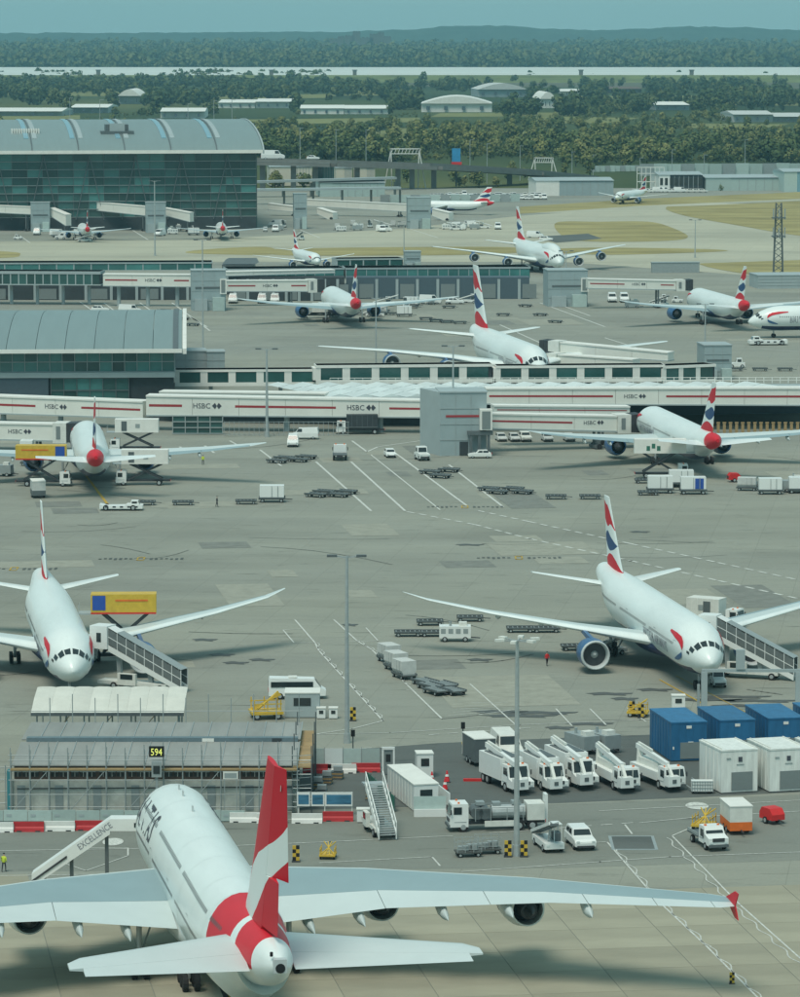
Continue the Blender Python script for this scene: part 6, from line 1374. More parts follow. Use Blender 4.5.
for i in range(44):     # more gear on the busy stands
    bx_ = rn.choice([(326, 412, 306, 318), (326, 412, 306, 318), (0, 100, 230, 241), (168, 212, 229, 236), (596, 690, 300, 309), (0, 32, 452, 482), (410, 480, 303, 312), (640, 700, 470, 494), (745, 800, 486, 495)])
    k = rn.choice(['gpu', 'belt', 'tugw', 'uld', 'genny_grey', 'dolly', 'dolly', 'uldw', 'cage', 'tugm'])
    put(k, None, rn.uniform(bx_[0], bx_[1]), rn.uniform(bx_[2], bx_[3]), rn.choice([90, 270, 180, 100, 75]), {'gpu': 'white ground power unit among the gear of a busy stand', 'belt': 'belt loader among the gear of a busy stand', 'tugw': 'small white tractor among the gear of a busy stand', 'uld': 'pale metal cargo container on a dolly among the gear of a busy stand', 'genny_grey': 'grey pump trolley among the gear of a busy stand', 'dolly': 'empty dark dolly among the gear of a busy stand', 'uldw': 'white boxed cargo on a dolly among the gear of a busy stand', 'cage': 'wire trolley among the gear of a busy stand', 'tugm': 'white baggage tractor among the gear of a busy stand'}[k], 'gear on the busy stands')
# ---- people
PP = [(4, 872, 20, 'hivis', 'person in yellow hi-vis jacket standing beside the white stair ramp'), (217, 507, 95, 'clothes_dark', 'person in dark clothes walking across the apron past a dolly'), (203, 465, 180, 'hivis', 'person in pale hi-vis top standing near the wing tip'), (547, 666, 150, 'red', 'person in red top standing beside the blue engine'), (212, 505, 90, 'hivis', None)]
for px, py, h, m, lab in PP:
    if lab: put('pers_' + m, lambda m=m: person(m), px, py, h, lab, 'people on the apron')
# ------------------------------------------------------------------ low building with scaffolding by the stand
def X(px, Y_): return (px - CX) * Y_ / F
Yb = g(150, 812).y
bd = empty('airside_building', (X(6, Yb), Yb, 0), 0, 'low brick building with ribbed grey roof wrapped in scaffolding', 'building')
zE = gd(150, 764, Yb).z; zR = gd(150, 741, Yb + 10).z; zK = gd(150, 722, Yb + 21).z; Wb = X(296, Yb) - X(6, Yb)
MB().bx(.3, Wb - .3, .6, 20.4, 0, zE - .3).build('core', 'dark_void', bd)
n = 15; q = Wb / n
for i in range(n):
    x0, x1 = i * q + .03, (i + 1) * q - .03; sh = lambda y: 0
    for ya, za, yb_, zb_ in ((-.5, zE, 9.6, zR), (10.4, zR + .12, 21, zK)):
        mb = MB(); mb.add([(x0, ya, za), (x1, ya, za), (x1, yb_, zb_), (x0, yb_, zb_), (x0, ya, za - .12), (x1, ya, za - .12), (x1, yb_, zb_ - .12), (x0, yb_, zb_ - .12)], [(0, 1, 2, 3), (4, 7, 6, 5), (0, 4, 5, 1), (1, 5, 6, 2), (2, 6, 7, 3), (3, 7, 4, 0)])
        r_ = mb.build('roof_sheet', 'roof_sheet', bd); mb = MB(); mb.bar((x1 + .03, ya, za + .03), (x1 + .03, yb_, zb_ + .03), .08, .1); mb.build('roof_seam', 'steel_grey', r_)
MB().bx(.6, Wb - .2, 9.55, 10.45, zR - .1, zR + .42).build('ridge_band', mat('ridge_blue', (0.11, 0.155, 0.175), 0.5, vary=0.15), bd)
for x, w_ in ((.65, 1.2), (.9, 1.0)): MB().bx(Wb * x, Wb * x + w_, 9.5, 9.54, zR + .02, zR + .36).build('ridge_plate', 'white_panel' if x < .8 else 'dark_void', bd)
zS = zE - 1.55
MB().bx(.2, Wb - .2, .3, .6, zS, zE - .25).build('brick_wall', 'brick_brown', bd)
for i in range(n * 2 // 3):
    x = (i + .5) * Wb / (n * 2 // 3)
    for dx in (-.85, 0, .85):
        wn = MB().bx(x + dx - .36, x + dx + .36, .24, .3, zS + .25, zE - .45).build('window', 'glass_dark', bd); MB().box((x + dx, .21, zS + .75), (.74, .05, .06)).build('glazing_bar', 'white_dirty', wn); MB().box((x + dx, .2, (zS + zE - .2) / 2), (.05, .04, .85)).build('glazing_bar', 'white_dirty', wn)
for i in range(n): MB().bx(i * q + .02, (i + 1) * q - .02, .05, .28, 0, zS - .02).build('wall_panel', 'concrete_wall', bd)
for i in range(0, n, 2): MB().box((i * q + .9, .0, zS * .45), (.8, .08, zS * .75)).build('door', 'steel_grey', bd)
mb = MB(); mb.bar((.5, -.05, zS * .72), (Wb, -.05, zS * .78), .1); mb.build('pipe', 'dark_metal', bd)
sf = empty('scaffold', (X(6, Yb), Yb - 1.4, 0), 0, 'grey tube scaffolding with timber boards along the brick building front', 'scaffold')
for i in range(n + 1):
    for dy in (0, 1.0):
        mb = MB(); mb.cyl((i * q, dy, 0), (i * q, dy, zE + (1.2 if dy else 1.9) + .3 * (i % 3)), .05, .05, 6); mb.build('upright', 'steel_grey', sf)
for z in (.8, zS * .62, zS + .2, zE - .45, zE + .65, zE + 1.15):
    mb = MB(); mb.cyl((-.2, 0, z), (Wb + .2, 0, z), .045, .045, 6); mb.build('ledger', 'steel_grey', sf)
for i in range(0, n, 3): mb = MB(); mb.cyl((i * q, 0, .2), (i * q + 2 * q, 0, zE - .3), .04, .04, 6); mb.build('brace', 'steel_grey', sf)
for i in range(n): MB().bx(i * q + .02, (i + 1) * q - .02, -.1, .45, zE - .38, zE - .2).build('board', 'timber', sf)
# poles standing behind on the roof edge
for i in range(12): mb = MB(); x = 2 + i * Wb / 12; mb.cyl((x, 22.2, 0), (x, 22.2, zK + 2.6 + .4 * (i % 2)), .05, .05, 6); mb.build('upright', 'steel_grey', sf)
mb = MB(); mb.cyl((0, 22.2, zK + 1.2), (Wb, 22.2, zK + 1.2), .045, .045, 6); mb.build('ledger', 'steel_grey', sf)
st = empty('scaffold_tower', (X(291, Yb), Yb - 1, 0), 0, 'scaffold stair tower with green netting and timber deck at the building end', 'scaffold')
for x in (0, 1.9):
    for y in (0, 7, 14, 20): mb = MB(); mb.cyl((x, y, 0), (x, y, zE + 2.0), .06, .06, 6); mb.build('upright', 'steel_dark', st)
for i in range(9): MB().bx(.05, 1.85, i * 2.3, i * 2.3 + 2.25, zE - .2, zE - .08).build('board', 'timber', st)
for z in (1.2, 2.6, 4.0, 5.4): mb = MB(); mb.cyl((0, 0, z), (1.9, 0, z), .05, .05, 6); mb.build('ledger', 'galvanised', st)
for i in range(8): mb = MB(); mb.bar((0, .2 + i * .1, .6 + i * .72), (1.9, .2 + i * .1, .75 + i * .72), .06, .06); mb.build('ledger', 'galvanised', st)
MB().bx(-.05, -.02, 0, 6, .2, zE - .6).build('netting', 'green_mesh', st)
sl = empty('scaffold_tower', (X(0, Yb), Yb - .5, 0), 0, 'teal sheeted scaffold bay at the other end of the building', 'scaffold')
for x in (-.8, 0, .55): mb = MB(); mb.cyl((x, 0, 0), (x, 0, zE), .06, .06, 6); mb.build('upright', 'steel_grey', sl)
MB().bx(.15, .5, -.1, 1.2, .3, zE - .6).build('sheeting', mat('teal_sheet', (0.04, 0.19, 0.22), 0.6, vary=0.2), sl)
for z in (1, 2.2, 3.4, 4.6): mb = MB(); mb.cyl((-3, 0, z), (.5, 0, z), .05, .05, 6); mb.build('ledger', 'steel_grey', sl)
# ---- ribbed canopy behind it
Yc = Yb + 27; cp = empty('ribbed_canopy', (X(26, Yc), Yc, 0), 0, 'pale ribbed canopy roof on thin posts behind the brick building', 'canopy')
z0 = gd(100, 713, Yc).z; z1 = gd(100, 687, Yc + 8).z; Wc = X(181, Yc) - X(26, Yc)
for i in range(8):
    x0, x1 = i * Wc / 8 + .005, (i + 1) * Wc / 8 - .005; xm = (x0 + x1) / 2; rings = []
    for t in (0, .5, 1):
        y = 8 * t; z = z0 + (z1 - z0) * t + .25 * math.sin(math.pi * t); rings.append([(x0, y, z), (xm - .5, y, z + .07), (xm + .5, y, z + .07), (x1, y, z), (x1, y, z - .12), (x0, y, z - .12)])
    mb = MB(); mb.loft(rings); mb.build('canopy_panel', 'canopy_fabric', cp)
MB().bx(0, Wc, -.15, .0, z0 - .3, z0 + .05).build('fascia', 'steel_dark', cp)
for i in range(7):
    for y in (.4, 7.2): mb = MB(); x = .6 + i * (Wc - 1.2) / 6; mb.cyl((x, y, 0), (x, y, z0 - .1 + (z1 - z0) * y / 8), .09, .09, 8); mb.build('post', 'steel_grey', cp)
for i in range(3): x = 3 + i * 4.5; mb = MB(); mb.bar((x, .4, z0 - 1.6), (x + 1.2, .4, z0 - .2), .08); mb.build('brace', 'timber', cp)
MB().bx(2.5, Wc - .5, 9.2, 9.7, 4.4, 4.9).build('gutter_beam', 'steel_grey', cp)
for x in (3, Wc - 1): mb = MB(); mb.cyl((x, 9.45, 0), (x, 9.45, 4.4), .1, .1, 8); mb.build('post', 'steel_grey', cp)
# ---- stand number sign and docking display
Ys = Yb - 2.2; sg = empty('stand_sign', (X(153, Ys), Ys, 0), 0, 'black stand sign reading 594 above a grey docking display box', 'sign')
zt, zb = gd(153, 746.5, Ys).z, gd(153, 757, Ys).z
MB().bx(-.75, .75, 0, .3, zb, zt).build('panel', 'black', sg)
mb = MB(); wd = text_mesh('594')[2]; hh = (zt - zb) * .66; put_text(mb, '594', lambda u, v: (-.55 + u, -.02, zb + .17 + v), hh, 0, 1.1)
mb.build('digits', mat('sign_yellow', (0.75, 0.8, 0.15), 0.5, vary=0, emit=(0.75, 0.85, 0.2, .35)), sg)
z3, z4 = gd(153, 777, Ys).z, gd(153, 762, Ys).z
MB().bx(-.5, .5, -.1, .4, z3, z4).build('display_box', 'steel_grey', sg); MB().bx(-.33, .33, -.14, -.1, z3 + .35, z4 - .35).build('display', 'glass_dark', sg); MB().bx(-.12, .12, .05, .25, 0, z3).build('mast', 'steel_grey', sg)
sb = empty('notice_board', (X(228, Ys), Ys, 0), 0, 'small grey notice board on the scaffold', 'sign'); z5, z6 = gd(228, 779, Ys).z, gd(228, 771.5, Ys).z; MB().bx(-.75, .75, 0, .08, z5, z6).build('board', 'white_dirty', sb); MB().bx(-.6, .6, -.03, -.004, z5 + .15, z6 - .15).build('print', 'steel_grey', sb)
for x in (-.6, .6): MB().bx(x - .04, x + .04, .02, .08, 0, z5).build('post', 'steel_grey', sb)
# ---- pale hoarding in front and the red/white barrier blocks
hd_ = empty('site_hoarding', (X(-30, 384), g(0, 822).y, 0), 0, 'low pale blue-grey hoarding panels at the foot of the scaffold', 'fence')
Yh_ = hd_.location.y; Lh = X(240, Yh_) - X(-30, Yh_)
for i in range(11): MB().bx(i * Lh / 11 + .03, (i + 1) * Lh / 11 - .03, 0, .12, .1, 1.15 + .05 * (i % 2)).build('panel', 'pale_green', hd_); MB().bx(i * Lh / 11 + .3, i * Lh / 11 + .8, -.03, -.003, .55, .8).build('notice', 'bridge_grey', hd_)
def barrier_block(m):
    root = empty('barrier_block', (0, 0, 0), 0, 'x', 'barrier'); mb = MB(); mb.side([(-.28, 0), (.28, 0), (.22, .35), (.12, .5), (.12, .95), (-.12, .95), (-.12, .5), (-.22, .35)], -1.5, 1.5); mb.build('body', m, root)
    for x in (-.9, .9): MB().bx(x - .25, x + .25, -.285, .285, 0.0, .12).build('fork_slot', 'dark_metal', root)
    MB().box((1.53, 0, .5), (.06, .14, .5)).build('link_pin', 'steel_grey', root); return root
BGp = 'red and white barrier blocks'
for i in range(8):
    px = -2 + i * 30.7; m = 'barrier_red' if i % 2 else 'barrier_white'
    if 135 < px < 232: continue
    put('bb_' + m, lambda m=m: barrier_block(m), 0, 0, 0, '%s barrier block at the foot of the pale hoarding' % ('red' if i % 2 else 'white'), BGp, at=g(px, 832 - i * .6))
for px, py, m, lab in ((245, 822, 'barrier_white', 'white barrier block between the airliner and its red fin'), (272, 823, 'barrier_white', 'white barrier block next to the blue picture boards'), (307, 823, 'barrier_white', 'white barrier block under the blue picture boards'), (338, 821, 'barrier_red', 'red barrier block nearest the boarding stairs'), (317, 773, 'barrier_red', 'red barrier block at the back of the building site beside the scaffold tower'), (342, 773, 'barrier_white', 'white barrier block at the back of the building site'), (366, 772, 'barrier_red', 'red barrier block beside the white gate frame')):
    put('bb_' + m, None, 0, 0, 0, lab, BGp, at=g(px, py))
# picture boards
pb = empty('picture_board', (g(297, 815).x, g(297, 815).y, 0), 0, 'white board with three blue landscape prints above the barrier', 'board')
for i, w_ in enumerate((1.3, 1.3, 2.7)): x = (0, 1.4, 2.8)[i]; b = MB().bx(x, x + w_, 0, .1, .9, 2.3).build('board', 'white_paint', pb); MB().bx(x + .12, x + w_ - .12, -.02, -.003, 1.1, 2.05).build('print', mat('print_blue%d' % i, (0.05, 0.17, 0.27), 0.5, vary=.6, scale=.9, stretch=(.4, 1, 3)), b)
for x in (.1, 2.7, 5.4): MB().bx(x, x + .1, .1, .2, 0, 2.3).build('post', 'white_dirty', pb)
# mesh fence panels behind the site
ff = empty('mesh_fence', (g(306, 769).x, g(306, 769).y, 0), 0, 'pale translucent site fence panels behind the dark yard', 'fence')
for i in range(4): MB().bx(i * 1.95 + .03, i * 1.95 + 1.9, 0, .05, .3, 2.2).build('panel', 'pale_green' if i != 1 else 'skylight', ff); MB().bx(i * 1.95 - .03, i * 1.95 + .03, -.04, .09, 0, 2.35).build('post', 'steel_grey', ff)
gf = empty('gate_frame', (g(382, 775).x, g(382, 775).y, 0), 0, 'white portal gate frame with a dark doorway at the site corner', 'gate')
for x in (0, 1.15): MB().bx(x, x + .18, 0, .25, 0, 2.7).build('post', 'white_paint', gf)
MB().bx(0, 1.33, -.02, .27, 2.703, 2.95).build('lintel', 'white_paint', gf); MB().bx(.2, 1.13, .1, .16, .1, 2.6).build('door', 'shutter', gf); MB().bx(.4, .9, .06, .1, 1.4, 2.2).build('door_window', 'glass_dark', gf)
def hut(name, px, py, w_, dp, h, hdg, lab, win=True, wm='white_paint'):
    p = g(px, py); r_ = empty(name, (p.x, p.y, 0), hdg, lab, 'hut'); MB().bx(0, w_, 0, dp, .1, h).build('wall', wm, r_); MB().bx(-.06, w_ + .06, -.06, dp + .06, h + .003, h + .12).build('roof', 'white_panel', r_)
    if win:
        MB().bx(w_ * .25, w_ * .75, -.04, -.003, h * .5, h * .82).build('window', 'glass_dark', r_)
        for y in range(1, int(dp / 1.2)): MB().bx(-.05, -.002, y * 1.2, y * 1.2 + .08, .2, h - .1).build('side_rib', 'white_dirty', r_)
    MB().bx(.1, w_ - .1, .1, dp - .1, 0, .1).build('skid', 'steel_dark', r_); return r_
hut('site_hut', 414, 812, 2.5, 11, 2.7, -14, 'long white site hut with ribbed side inside the fenced yard'); hut('guard_booth', 417, 778, 1.7, 1.8, 2.5, -6, 'small white guard booth with dark window behind the site hut')
hut('crate', 357, 823, 1.2, .9, 1.3, 0, 'white storage crate beside the boarding stairs', False)
hut('equipment_shed', 285, 718, 3.9, 3.4, 2.8, 0, 'light grey equipment shed beside the white minibus', True, 'bridge_grey')
for px, lab in ((321, 'small white cabinet beside the lamp post base, next to the shed'), (333, 'small white cabinet right against the lamp post base')): hut('cabinet', px - 4, 719, .95, .8, 1.2, 0, lab)
hut('cabinet', 672, 710, 1.5, 1.0, 1.6, 0, 'small white cabinet behind the first blue cabin')
wf = empty('white_barrier_fence', (g(449, 812).x, g(449, 812).y, 0), -13, 'white panel fence with red feet along the truck park', 'fence')
for i in range(7): MB().bx(0, .12, i * 1.9, i * 1.9 + 1.8, .25, 1.9).build('panel', 'white_paint', wf); MB().bx(-.15, .3, i * 1.9 + .7, i * 1.9 + 1.1, 0, .3).build('foot', 'barrier_red', wf)
fg = empty('glazed_barrier', (g(414, 817).x, g(414, 817).y, 0), -3, 'white low wall with pale blue screen in front of the site hut', 'barrier')
MB().bx(0, 3.2, 0, .3, 0, .75).build('base', 'white_paint', fg); MB().bx(0, 3.2, .35, .42, .3, 2.0).build('screen', 'pale_green', fg); MB().bx(3.25, 3.9, 0, .6, 0, .95).build('end_block', 'red', fg)
gm = empty('green_mesh_fence', (g(395, 812).x, g(395, 812).y, 0), -12, 'dark green mesh fence running along the yard path', 'fence')
for i in range(7): MB().bx(0, .05, i * 2.0, i * 2.0 + 1.95, .1, 1.5).build('panel', 'green_mesh', gm); MB().bx(-.04, .04, i * 2.0 - .03, i * 2.0 + .03, 0, 1.7).build('post', 'steel_dark', gm)
def cone():
    root = empty('traffic_cone', (0, 0, 0), 0, 'x', 'cone'); mb = MB(); mb.cyl((0, 0, .05), (0, 0, .8), .2, .04, 10); mb.build('body', 'red_cone', root); MB().box((0, 0, .03), (.5, .5, .06)).build('foot', 'dark_metal', root); mb = MB(); mb.cyl((0, 0, .4), (0, 0, .55), .137, .10, 10); mb.build('band', 'white_paint', root); return root
for px, py in ((387, 797), (402, 799), (389, 790), (432, 783), (447, 782), (445, 790)): put('cone', cone, px, py, 0, 'red traffic cone in the fenced yard', 'red traffic cones', scale=1.5)
MB().bx(-1.2, 1.2, -.2, .2, .0, .25).build('x', 'red').name = 'kerb_block'; kb = bpy.data.objects['kerb_block']; kb.location = g(475, 781); kb.location.z = .012; tag(kb, 'short red kerb block lying beside the first de-icing truck', 'kerb block')
def hazard(w_=.5, h=1.1):
    root = empty('hazard_board', (0, 0, 0), 0, 'x', 'hazard board')
    for i in range(4):
        for j in range(2): MB().bx(-w_ / 2 + j * w_ / 2, -w_ / 2 + (j + 1) * w_ / 2, 0, .12, .1 + i * h / 4, .1 + (i + 1) * h / 4).build('check', 'yellow' if (i + j) % 2 else 'black', root)
    MB().bx(-w_ * .6, w_ * .6, -.15, .3, 0, .098).build('foot', 'dark_metal', root); return root
for px, py, lab in ((508, 857, 'yellow and black chequered board on the refueller side of the ring-light lamp post'), (524, 857, 'yellow and black chequered board on the belt loader side of the ring-light lamp post'), (296, 862, 'yellow and black chequered board beside the red fin'), (632, 715, 'yellow and black chequered board, front one behind the first blue cabin'), (641, 718, 'yellow and black chequered board nearest the first blue cabin'), (353, 721, 'yellow and black chequered board at the lamp post beside the cabinets'), (732, 984, 'small yellow and black marker on the paint line past the wing tip')): put('haz', hazard, px, py, 0, lab, 'chequered hazard boards', scale=1.3 if py < 980 else .8)
for px, py, lab in ((353, 755, 'short signal post with dark head by the building site'), (463, 747, 'short signal post with dark head by the dark trailer')):
    p = g(px, py); r_ = empty('signal_post', (p.x, p.y, 0), 0, lab, 'signal', 'short signal posts'); mb = MB(); mb.cyl((0, 0, 0), (0, 0, 2.2), .07, .07, 8); mb.build('pole', 'steel_dark', r_); MB().box((0, -.1, 2.4), (.45, .25, .7)).build('head', 'black', r_); MB().box((0, 0, .45), (.3, .3, .25)).build('collar', 'yellow', r_)
# docking frame before the nose of the right-hand airliner
p = g(704, 712); gp = empty('docking_frame', (p.x, p.y, 0), 0, 'grey-green post and long beam before the nose of an airliner', 'frame'); zt = gd(704, 672, p.y).z
MB().bx(-.35, .35, -.25, .25, 0, zt).build('post', 'bridge_grey', gp); MB().bx(-.3, 11.0, -.15, .15, zt, zt + .35).build('beam', 'bridge_grey', gp); MB().bx(3.6, 4.6, -.3, .3, zt + .35, zt + 2.6).build('display_box', 'bridge_grey', gp); MB().bx(10.4, 10.9, -.2, .2, 0, zt).build('post', 'bridge_grey', gp); MB().bx(-.8, -.5, -.2, .2, 0, 3.2).build('side_post', 'steel_grey', gp)
# ---- white covered ramp with lettering at the big airliner's forward door
Yr = 352.0; rp_ = empty('covered_ramp', (X(143, Yr), Yr, 0), 0, 'white covered boarding ramp lettered EXCELLENCE leading up to the big airliner', 'ramp')
zt1, zb1 = gd(143, 819, Yr).z, gd(143, 831, Yr).z; xl = X(105, Yr) - X(143, Yr); xe = X(25, Yr) - X(143, Yr); zL0 = gd(25, 887, Yr).z; zL1 = gd(25, 874, Yr).z
MB().bx(xl, 1.6, 0, 1.8, zb1, zt1).build('level_tube', 'white_paint', rp_); MB().bx(xl * .35, xl * .15, -.05, -.004, zb1 + .35, zt1 - .35).build('window', 'glass_dark', rp_)
mb = MB(); mb.add([(xl, 0, zb1 - .3), (xe, 0, zL0), (xe, 0, zL1), (xl, 0, zt1), (xl, 1.8, zb1 - .3), (xe, 1.8, zL0), (xe, 1.8, zL1), (xl, 1.8, zt1)], [(0, 1, 2, 3), (7, 6, 5, 4), (0, 4, 5, 1), (1, 5, 6, 2), (2, 6, 7, 3), (3, 7, 4, 0)]); mb.build('sloping_tube', 'white_paint', rp_)
dv = Vector((xl - xe, 0, (zt1 + zb1) / 2 - (zL0 + zL1) / 2)); dl = dv.length; dv /= dl; mb = MB(); wt = text_mesh('EXCELLENCE')[2] * .55
base = Vector((xe, -.03, (zL0 + zL1) / 2)) + dv * (dl * .60); upv = Vector((-dv.z, 0, dv.x)); put_text(mb, 'EXCELLENCE', lambda u, v: tuple(base + dv * u + upv * (v - .28)), .55, 0, 3.6); mb.build('lettering', 'title_grey', rp_, normals=False)
for t in (.1, .22): mb = MB(); a = Vector((xe, -.05, zL0 + .35 + t)); mb.bar(a, a + dv * (dl * .45), .06, .08); mb.build('hand_rail', 'dark_metal', rp_)
for t in (.15, .5, .95): pt = Vector((xe, .9, (zL0 + zL1) / 2)) + dv * dl * t; MB().bx(pt.x - .15, pt.x + .15, .6, 1.2, 0, pt.z).build('prop', 'steel_dark', rp_)
for x in (xe + 1, xl - 1):
    for y in (.1, 1.7): mb = MB(); mb.cyl((x, y - .15, .4), (x, y + .15, .4), .4, .4, 12); mb.build('tyre', 'rubber', rp_)

# ---- stacked gear in the fenced yard
def pallet_stack():
    root = empty('pallet_stack', (0, 0, 0), 0, 'x', 'pallet stack')
    for i in range(5): MB().box((.03 * (i % 2), .02 * i, .09 + i * .17), (1.2, 1.0, .13), .04 * i).build('pallet', 'timber' if i % 2 else 'steel_dark', root)
    MB().box((.1, 0, 1.15), (.9, .7, .45), .2).build('load', 'steel_grey', root); return root
for px, py, lab in ((317, 790, 'stack of pallets and scrap beside the scaffold tower'), (326, 784, 'stack of pallets and scrap in the middle of the dark yard'), (321, 798, 'stack of pallets nearest the blue picture boards'), (337, 779, 'stack of pallets by the mesh fence panels'), (372, 800, 'stack of pallets beside the green mesh fence')): put('pallets', pallet_stack, px, py, 15, lab, 'pallet stacks in the yard')
# ------------------------------------------------------------------ far ground: trees, roofs, reservoir, hills, haze
def leafmat(name, c0, c1, c2):
    "foliage: colour by species patch and by tree; shading normal blended towards the clump's own roundness"
    m = bpy.data.materials.new(name); m.use_nodes = True; n = m.node_tree.nodes; l = m.node_tree.links; p = n['Principled BSDF']
    p.inputs['Roughness'].default_value = 0.8; p.inputs['Specular IOR Level'].default_value = 0.12
    ge = n.new('ShaderNodeNewGeometry'); at = n.new('ShaderNodeAttribute'); at.attribute_name = 'tone'
    n1 = n.new('ShaderNodeTexNoise'); n1.inputs['Scale'].default_value = 0.007; n1.inputs['Detail'].default_value = 4; n1.inputs['Roughness'].default_value = .7
    oi = n.new('ShaderNodeObjectInfo'); a1 = n.new('ShaderNodeMath'); a1.operation = 'MULTIPLY_ADD'; a1.inputs[1].default_value = .34
    a2 = n.new('ShaderNodeMath'); a2.operation = 'MULTIPLY_ADD'; a2.inputs[1].default_value = .38
    l.new(ge.outputs['Position'], n1.inputs[0]); l.new(oi.outputs['Random'], a1.inputs[0]); l.new(n1.outputs[0], a1.inputs[2]); l.new(at.outputs['Fac'], a2.inputs[0]); l.new(a1.outputs[0], a2.inputs[2])
    cr = n.new('ShaderNodeValToRGB'); e = cr.color_ramp.elements; e[0].position = .42; e[1].position = 1.05 if False else 1.0; e[0].color = c0 + (1,); e[1].color = c2 + (1,); k = e.new(.72); k.color = c1 + (1,)
    l.new(a2.outputs[0], cr.inputs[0]); l.new(cr.outputs[0], p.inputs['Base Color'])
    bn = n.new('ShaderNodeAttribute'); bn.attribute_name = 'bn'; vt = n.new('ShaderNodeVectorTransform'); vt.vector_type = 'NORMAL'; vt.convert_from = 'OBJECT'; vt.convert_to = 'WORLD'
    l.new(bn.outputs['Vector'], vt.inputs[0]); l.new(vt.outputs[0], p.inputs['Normal']); MAT[name] = m
leafmat('foliage', (0.026, 0.052, 0.026), (0.10, 0.14, 0.05), (0.25, 0.255, 0.095))
leafmat('foliage_far', (0.028, 0.052, 0.026), (0.062, 0.095, 0.040), (0.13, 0.15, 0.06))
import numpy as np
def crown(seed, nb, per, h=12.0, wd=4.6, leaf=1.3):
    "leaf-clump quads over several lobes: returns verts (n,3), clump normals and tones"
    r_ = random.Random(seed); V = []; N = []; T = []
    lobes = []
    for i in range(nb):
        a = r_.uniform(0, 6.283); t = r_.uniform(.28, .95); rr = wd * .62 * math.sin(math.pi * min(.95, t)) ** .7 * r_.uniform(.3, 1)
        lobes.append((Vector((rr * math.cos(a), rr * math.sin(a), h * t * .92)), wd * r_.uniform(.32, .56)))
    for c, rad in lobes:
        for k in range(per):
            d = Vector((r_.gauss(0, 1), r_.gauss(0, 1), r_.gauss(.25, 1))).normalized(); p = c + d * rad * r_.uniform(.78, 1.08)
            nrm = (d + Vector((r_.uniform(-.6, .6), r_.uniform(-.6, .6), r_.uniform(-.3, .7)))).normalized(); a = nrm.orthogonal().normalized(); b = nrm.cross(a); s = leaf * r_.uniform(.6, 1.25)
            a, b = a * math.cos(k) + b * math.sin(k), b * math.cos(k) - a * math.sin(k)
            N += [tuple((d * .8 + nrm * .35 + (p - Vector((0, 0, h * .55))) * .05).normalized())] * 4; T += [r_.random()] * 4
            V += [p - a * s * .5 - b * s * .4, p + a * s * .5 - b * s * .5, p + a * s * .45 + b * s * .5, p - a * s * .4 + b * s * .45]
    return np.array([tuple(v) for v in V], dtype=np.float32), np.array(N, dtype=np.float32), np.array(T, dtype=np.float32)
def quads_obj(name, VN, m, parent=None):
    V, N, T = VN
    me = bpy.data.meshes.new(name); n = len(V); me.vertices.add(n); me.vertices.foreach_set('co', V.astype(np.float32).ravel())
    me.loops.add(n); me.loops.foreach_set('vertex_index', np.arange(n, dtype=np.int32)); me.polygons.add(n // 4); me.polygons.foreach_set('loop_start', np.arange(0, n, 4, dtype=np.int32)); me.polygons.foreach_set('loop_total', np.full(n // 4, 4, dtype=np.int32))
    me.materials.append(MAT[m]); me.update(calc_edges=True); me.attributes.new('bn', 'FLOAT_VECTOR', 'POINT').data.foreach_set('vector', N.astype(np.float32).ravel()); me.attributes.new('tone', 'FLOAT', 'POINT').data.foreach_set('value', T.astype(np.float32)); o = bpy.data.objects.new(name, me); COL.objects.link(o)
    if parent: o.parent = parent
    return o
def maketree(seed, kind):
    hh = {0: 12, 1: 14, 2: 10}[kind]; wd = {0: 5.2, 1: 3.6, 2: 5.6}[kind]
    root = empty('broadleaf_tree' if kind != 1 else 'poplar_tree', (0, 0, 0), 0, 'x', 'tree')
    mb = MB(); mb.cyl((0, 0, 0), (.1, 0, hh * .45), .4, .25, 7); t = mb.build('trunk', 'bark', root)
    for i in range(4): a = i * 1.6 + seed; mb = MB(); mb.cyl((.08, 0, hh * (.32 + .04 * i)), (math.cos(a) * wd * .5, math.sin(a) * wd * .5, hh * (.55 + .06 * i)), .16, .06, 5); mb.build('limb', 'bark', t)
    quads_obj('crown', crown(seed, 11, 52, hh, wd, 1.05), 'foliage', root); return root
TL = ['round-crowned green tree in the wood beyond the road', 'narrow tall green tree in the wood beyond the road', 'low spreading green tree in the wood beyond the road']
rt = random.Random(11); count = 0
KEEP = []   # roofs and other clearings: (px0,px1,py0,py1)
ROOFS = [(-10, 62, 106, 116, 'long pale warehouse roof beyond the glass terminal'), (70, 108, 103, 113, 'pale warehouse roof with small units behind the glass terminal'), (118, 140, 99, 104, 'small white roof among the far trees left of the hangar'), (218, 292, 101, 108, 'long white warehouse roof among the trees'), (300, 388, 104, 114, 'wide cluster of pale industrial roofs among the trees'), (421, 492, 98, 112, 'white curved-roof hangar among the trees'), (478, 528, 89, 97, 'grey low factory among the trees behind the hangar'),
         (607, 642, 81, 93, 'brown gabled roof rising from the wood'), (733, 815, 113, 122, 'long grey warehouse roof at the wood edge'), (560, 580, 90, 96, 'small white house in the far wood'), (655, 690, 105, 110, 'small white shed roof in the wood'), (540, 556, 104, 108, 'white gable end in the wood behind the hangar'), (160, 205, 108, 118, 'row of low pale units behind the glass terminal roof')]
for x0, x1, yt, yb, lab in ROOFS: KEEP.append((x0 - 2, x1 + 2, yt - 1, yb + 9))
def blocked(px, py): return any(a <= px <= b and c <= py <= d for a, b, c, d in KEEP)
trees = {}
spots = []
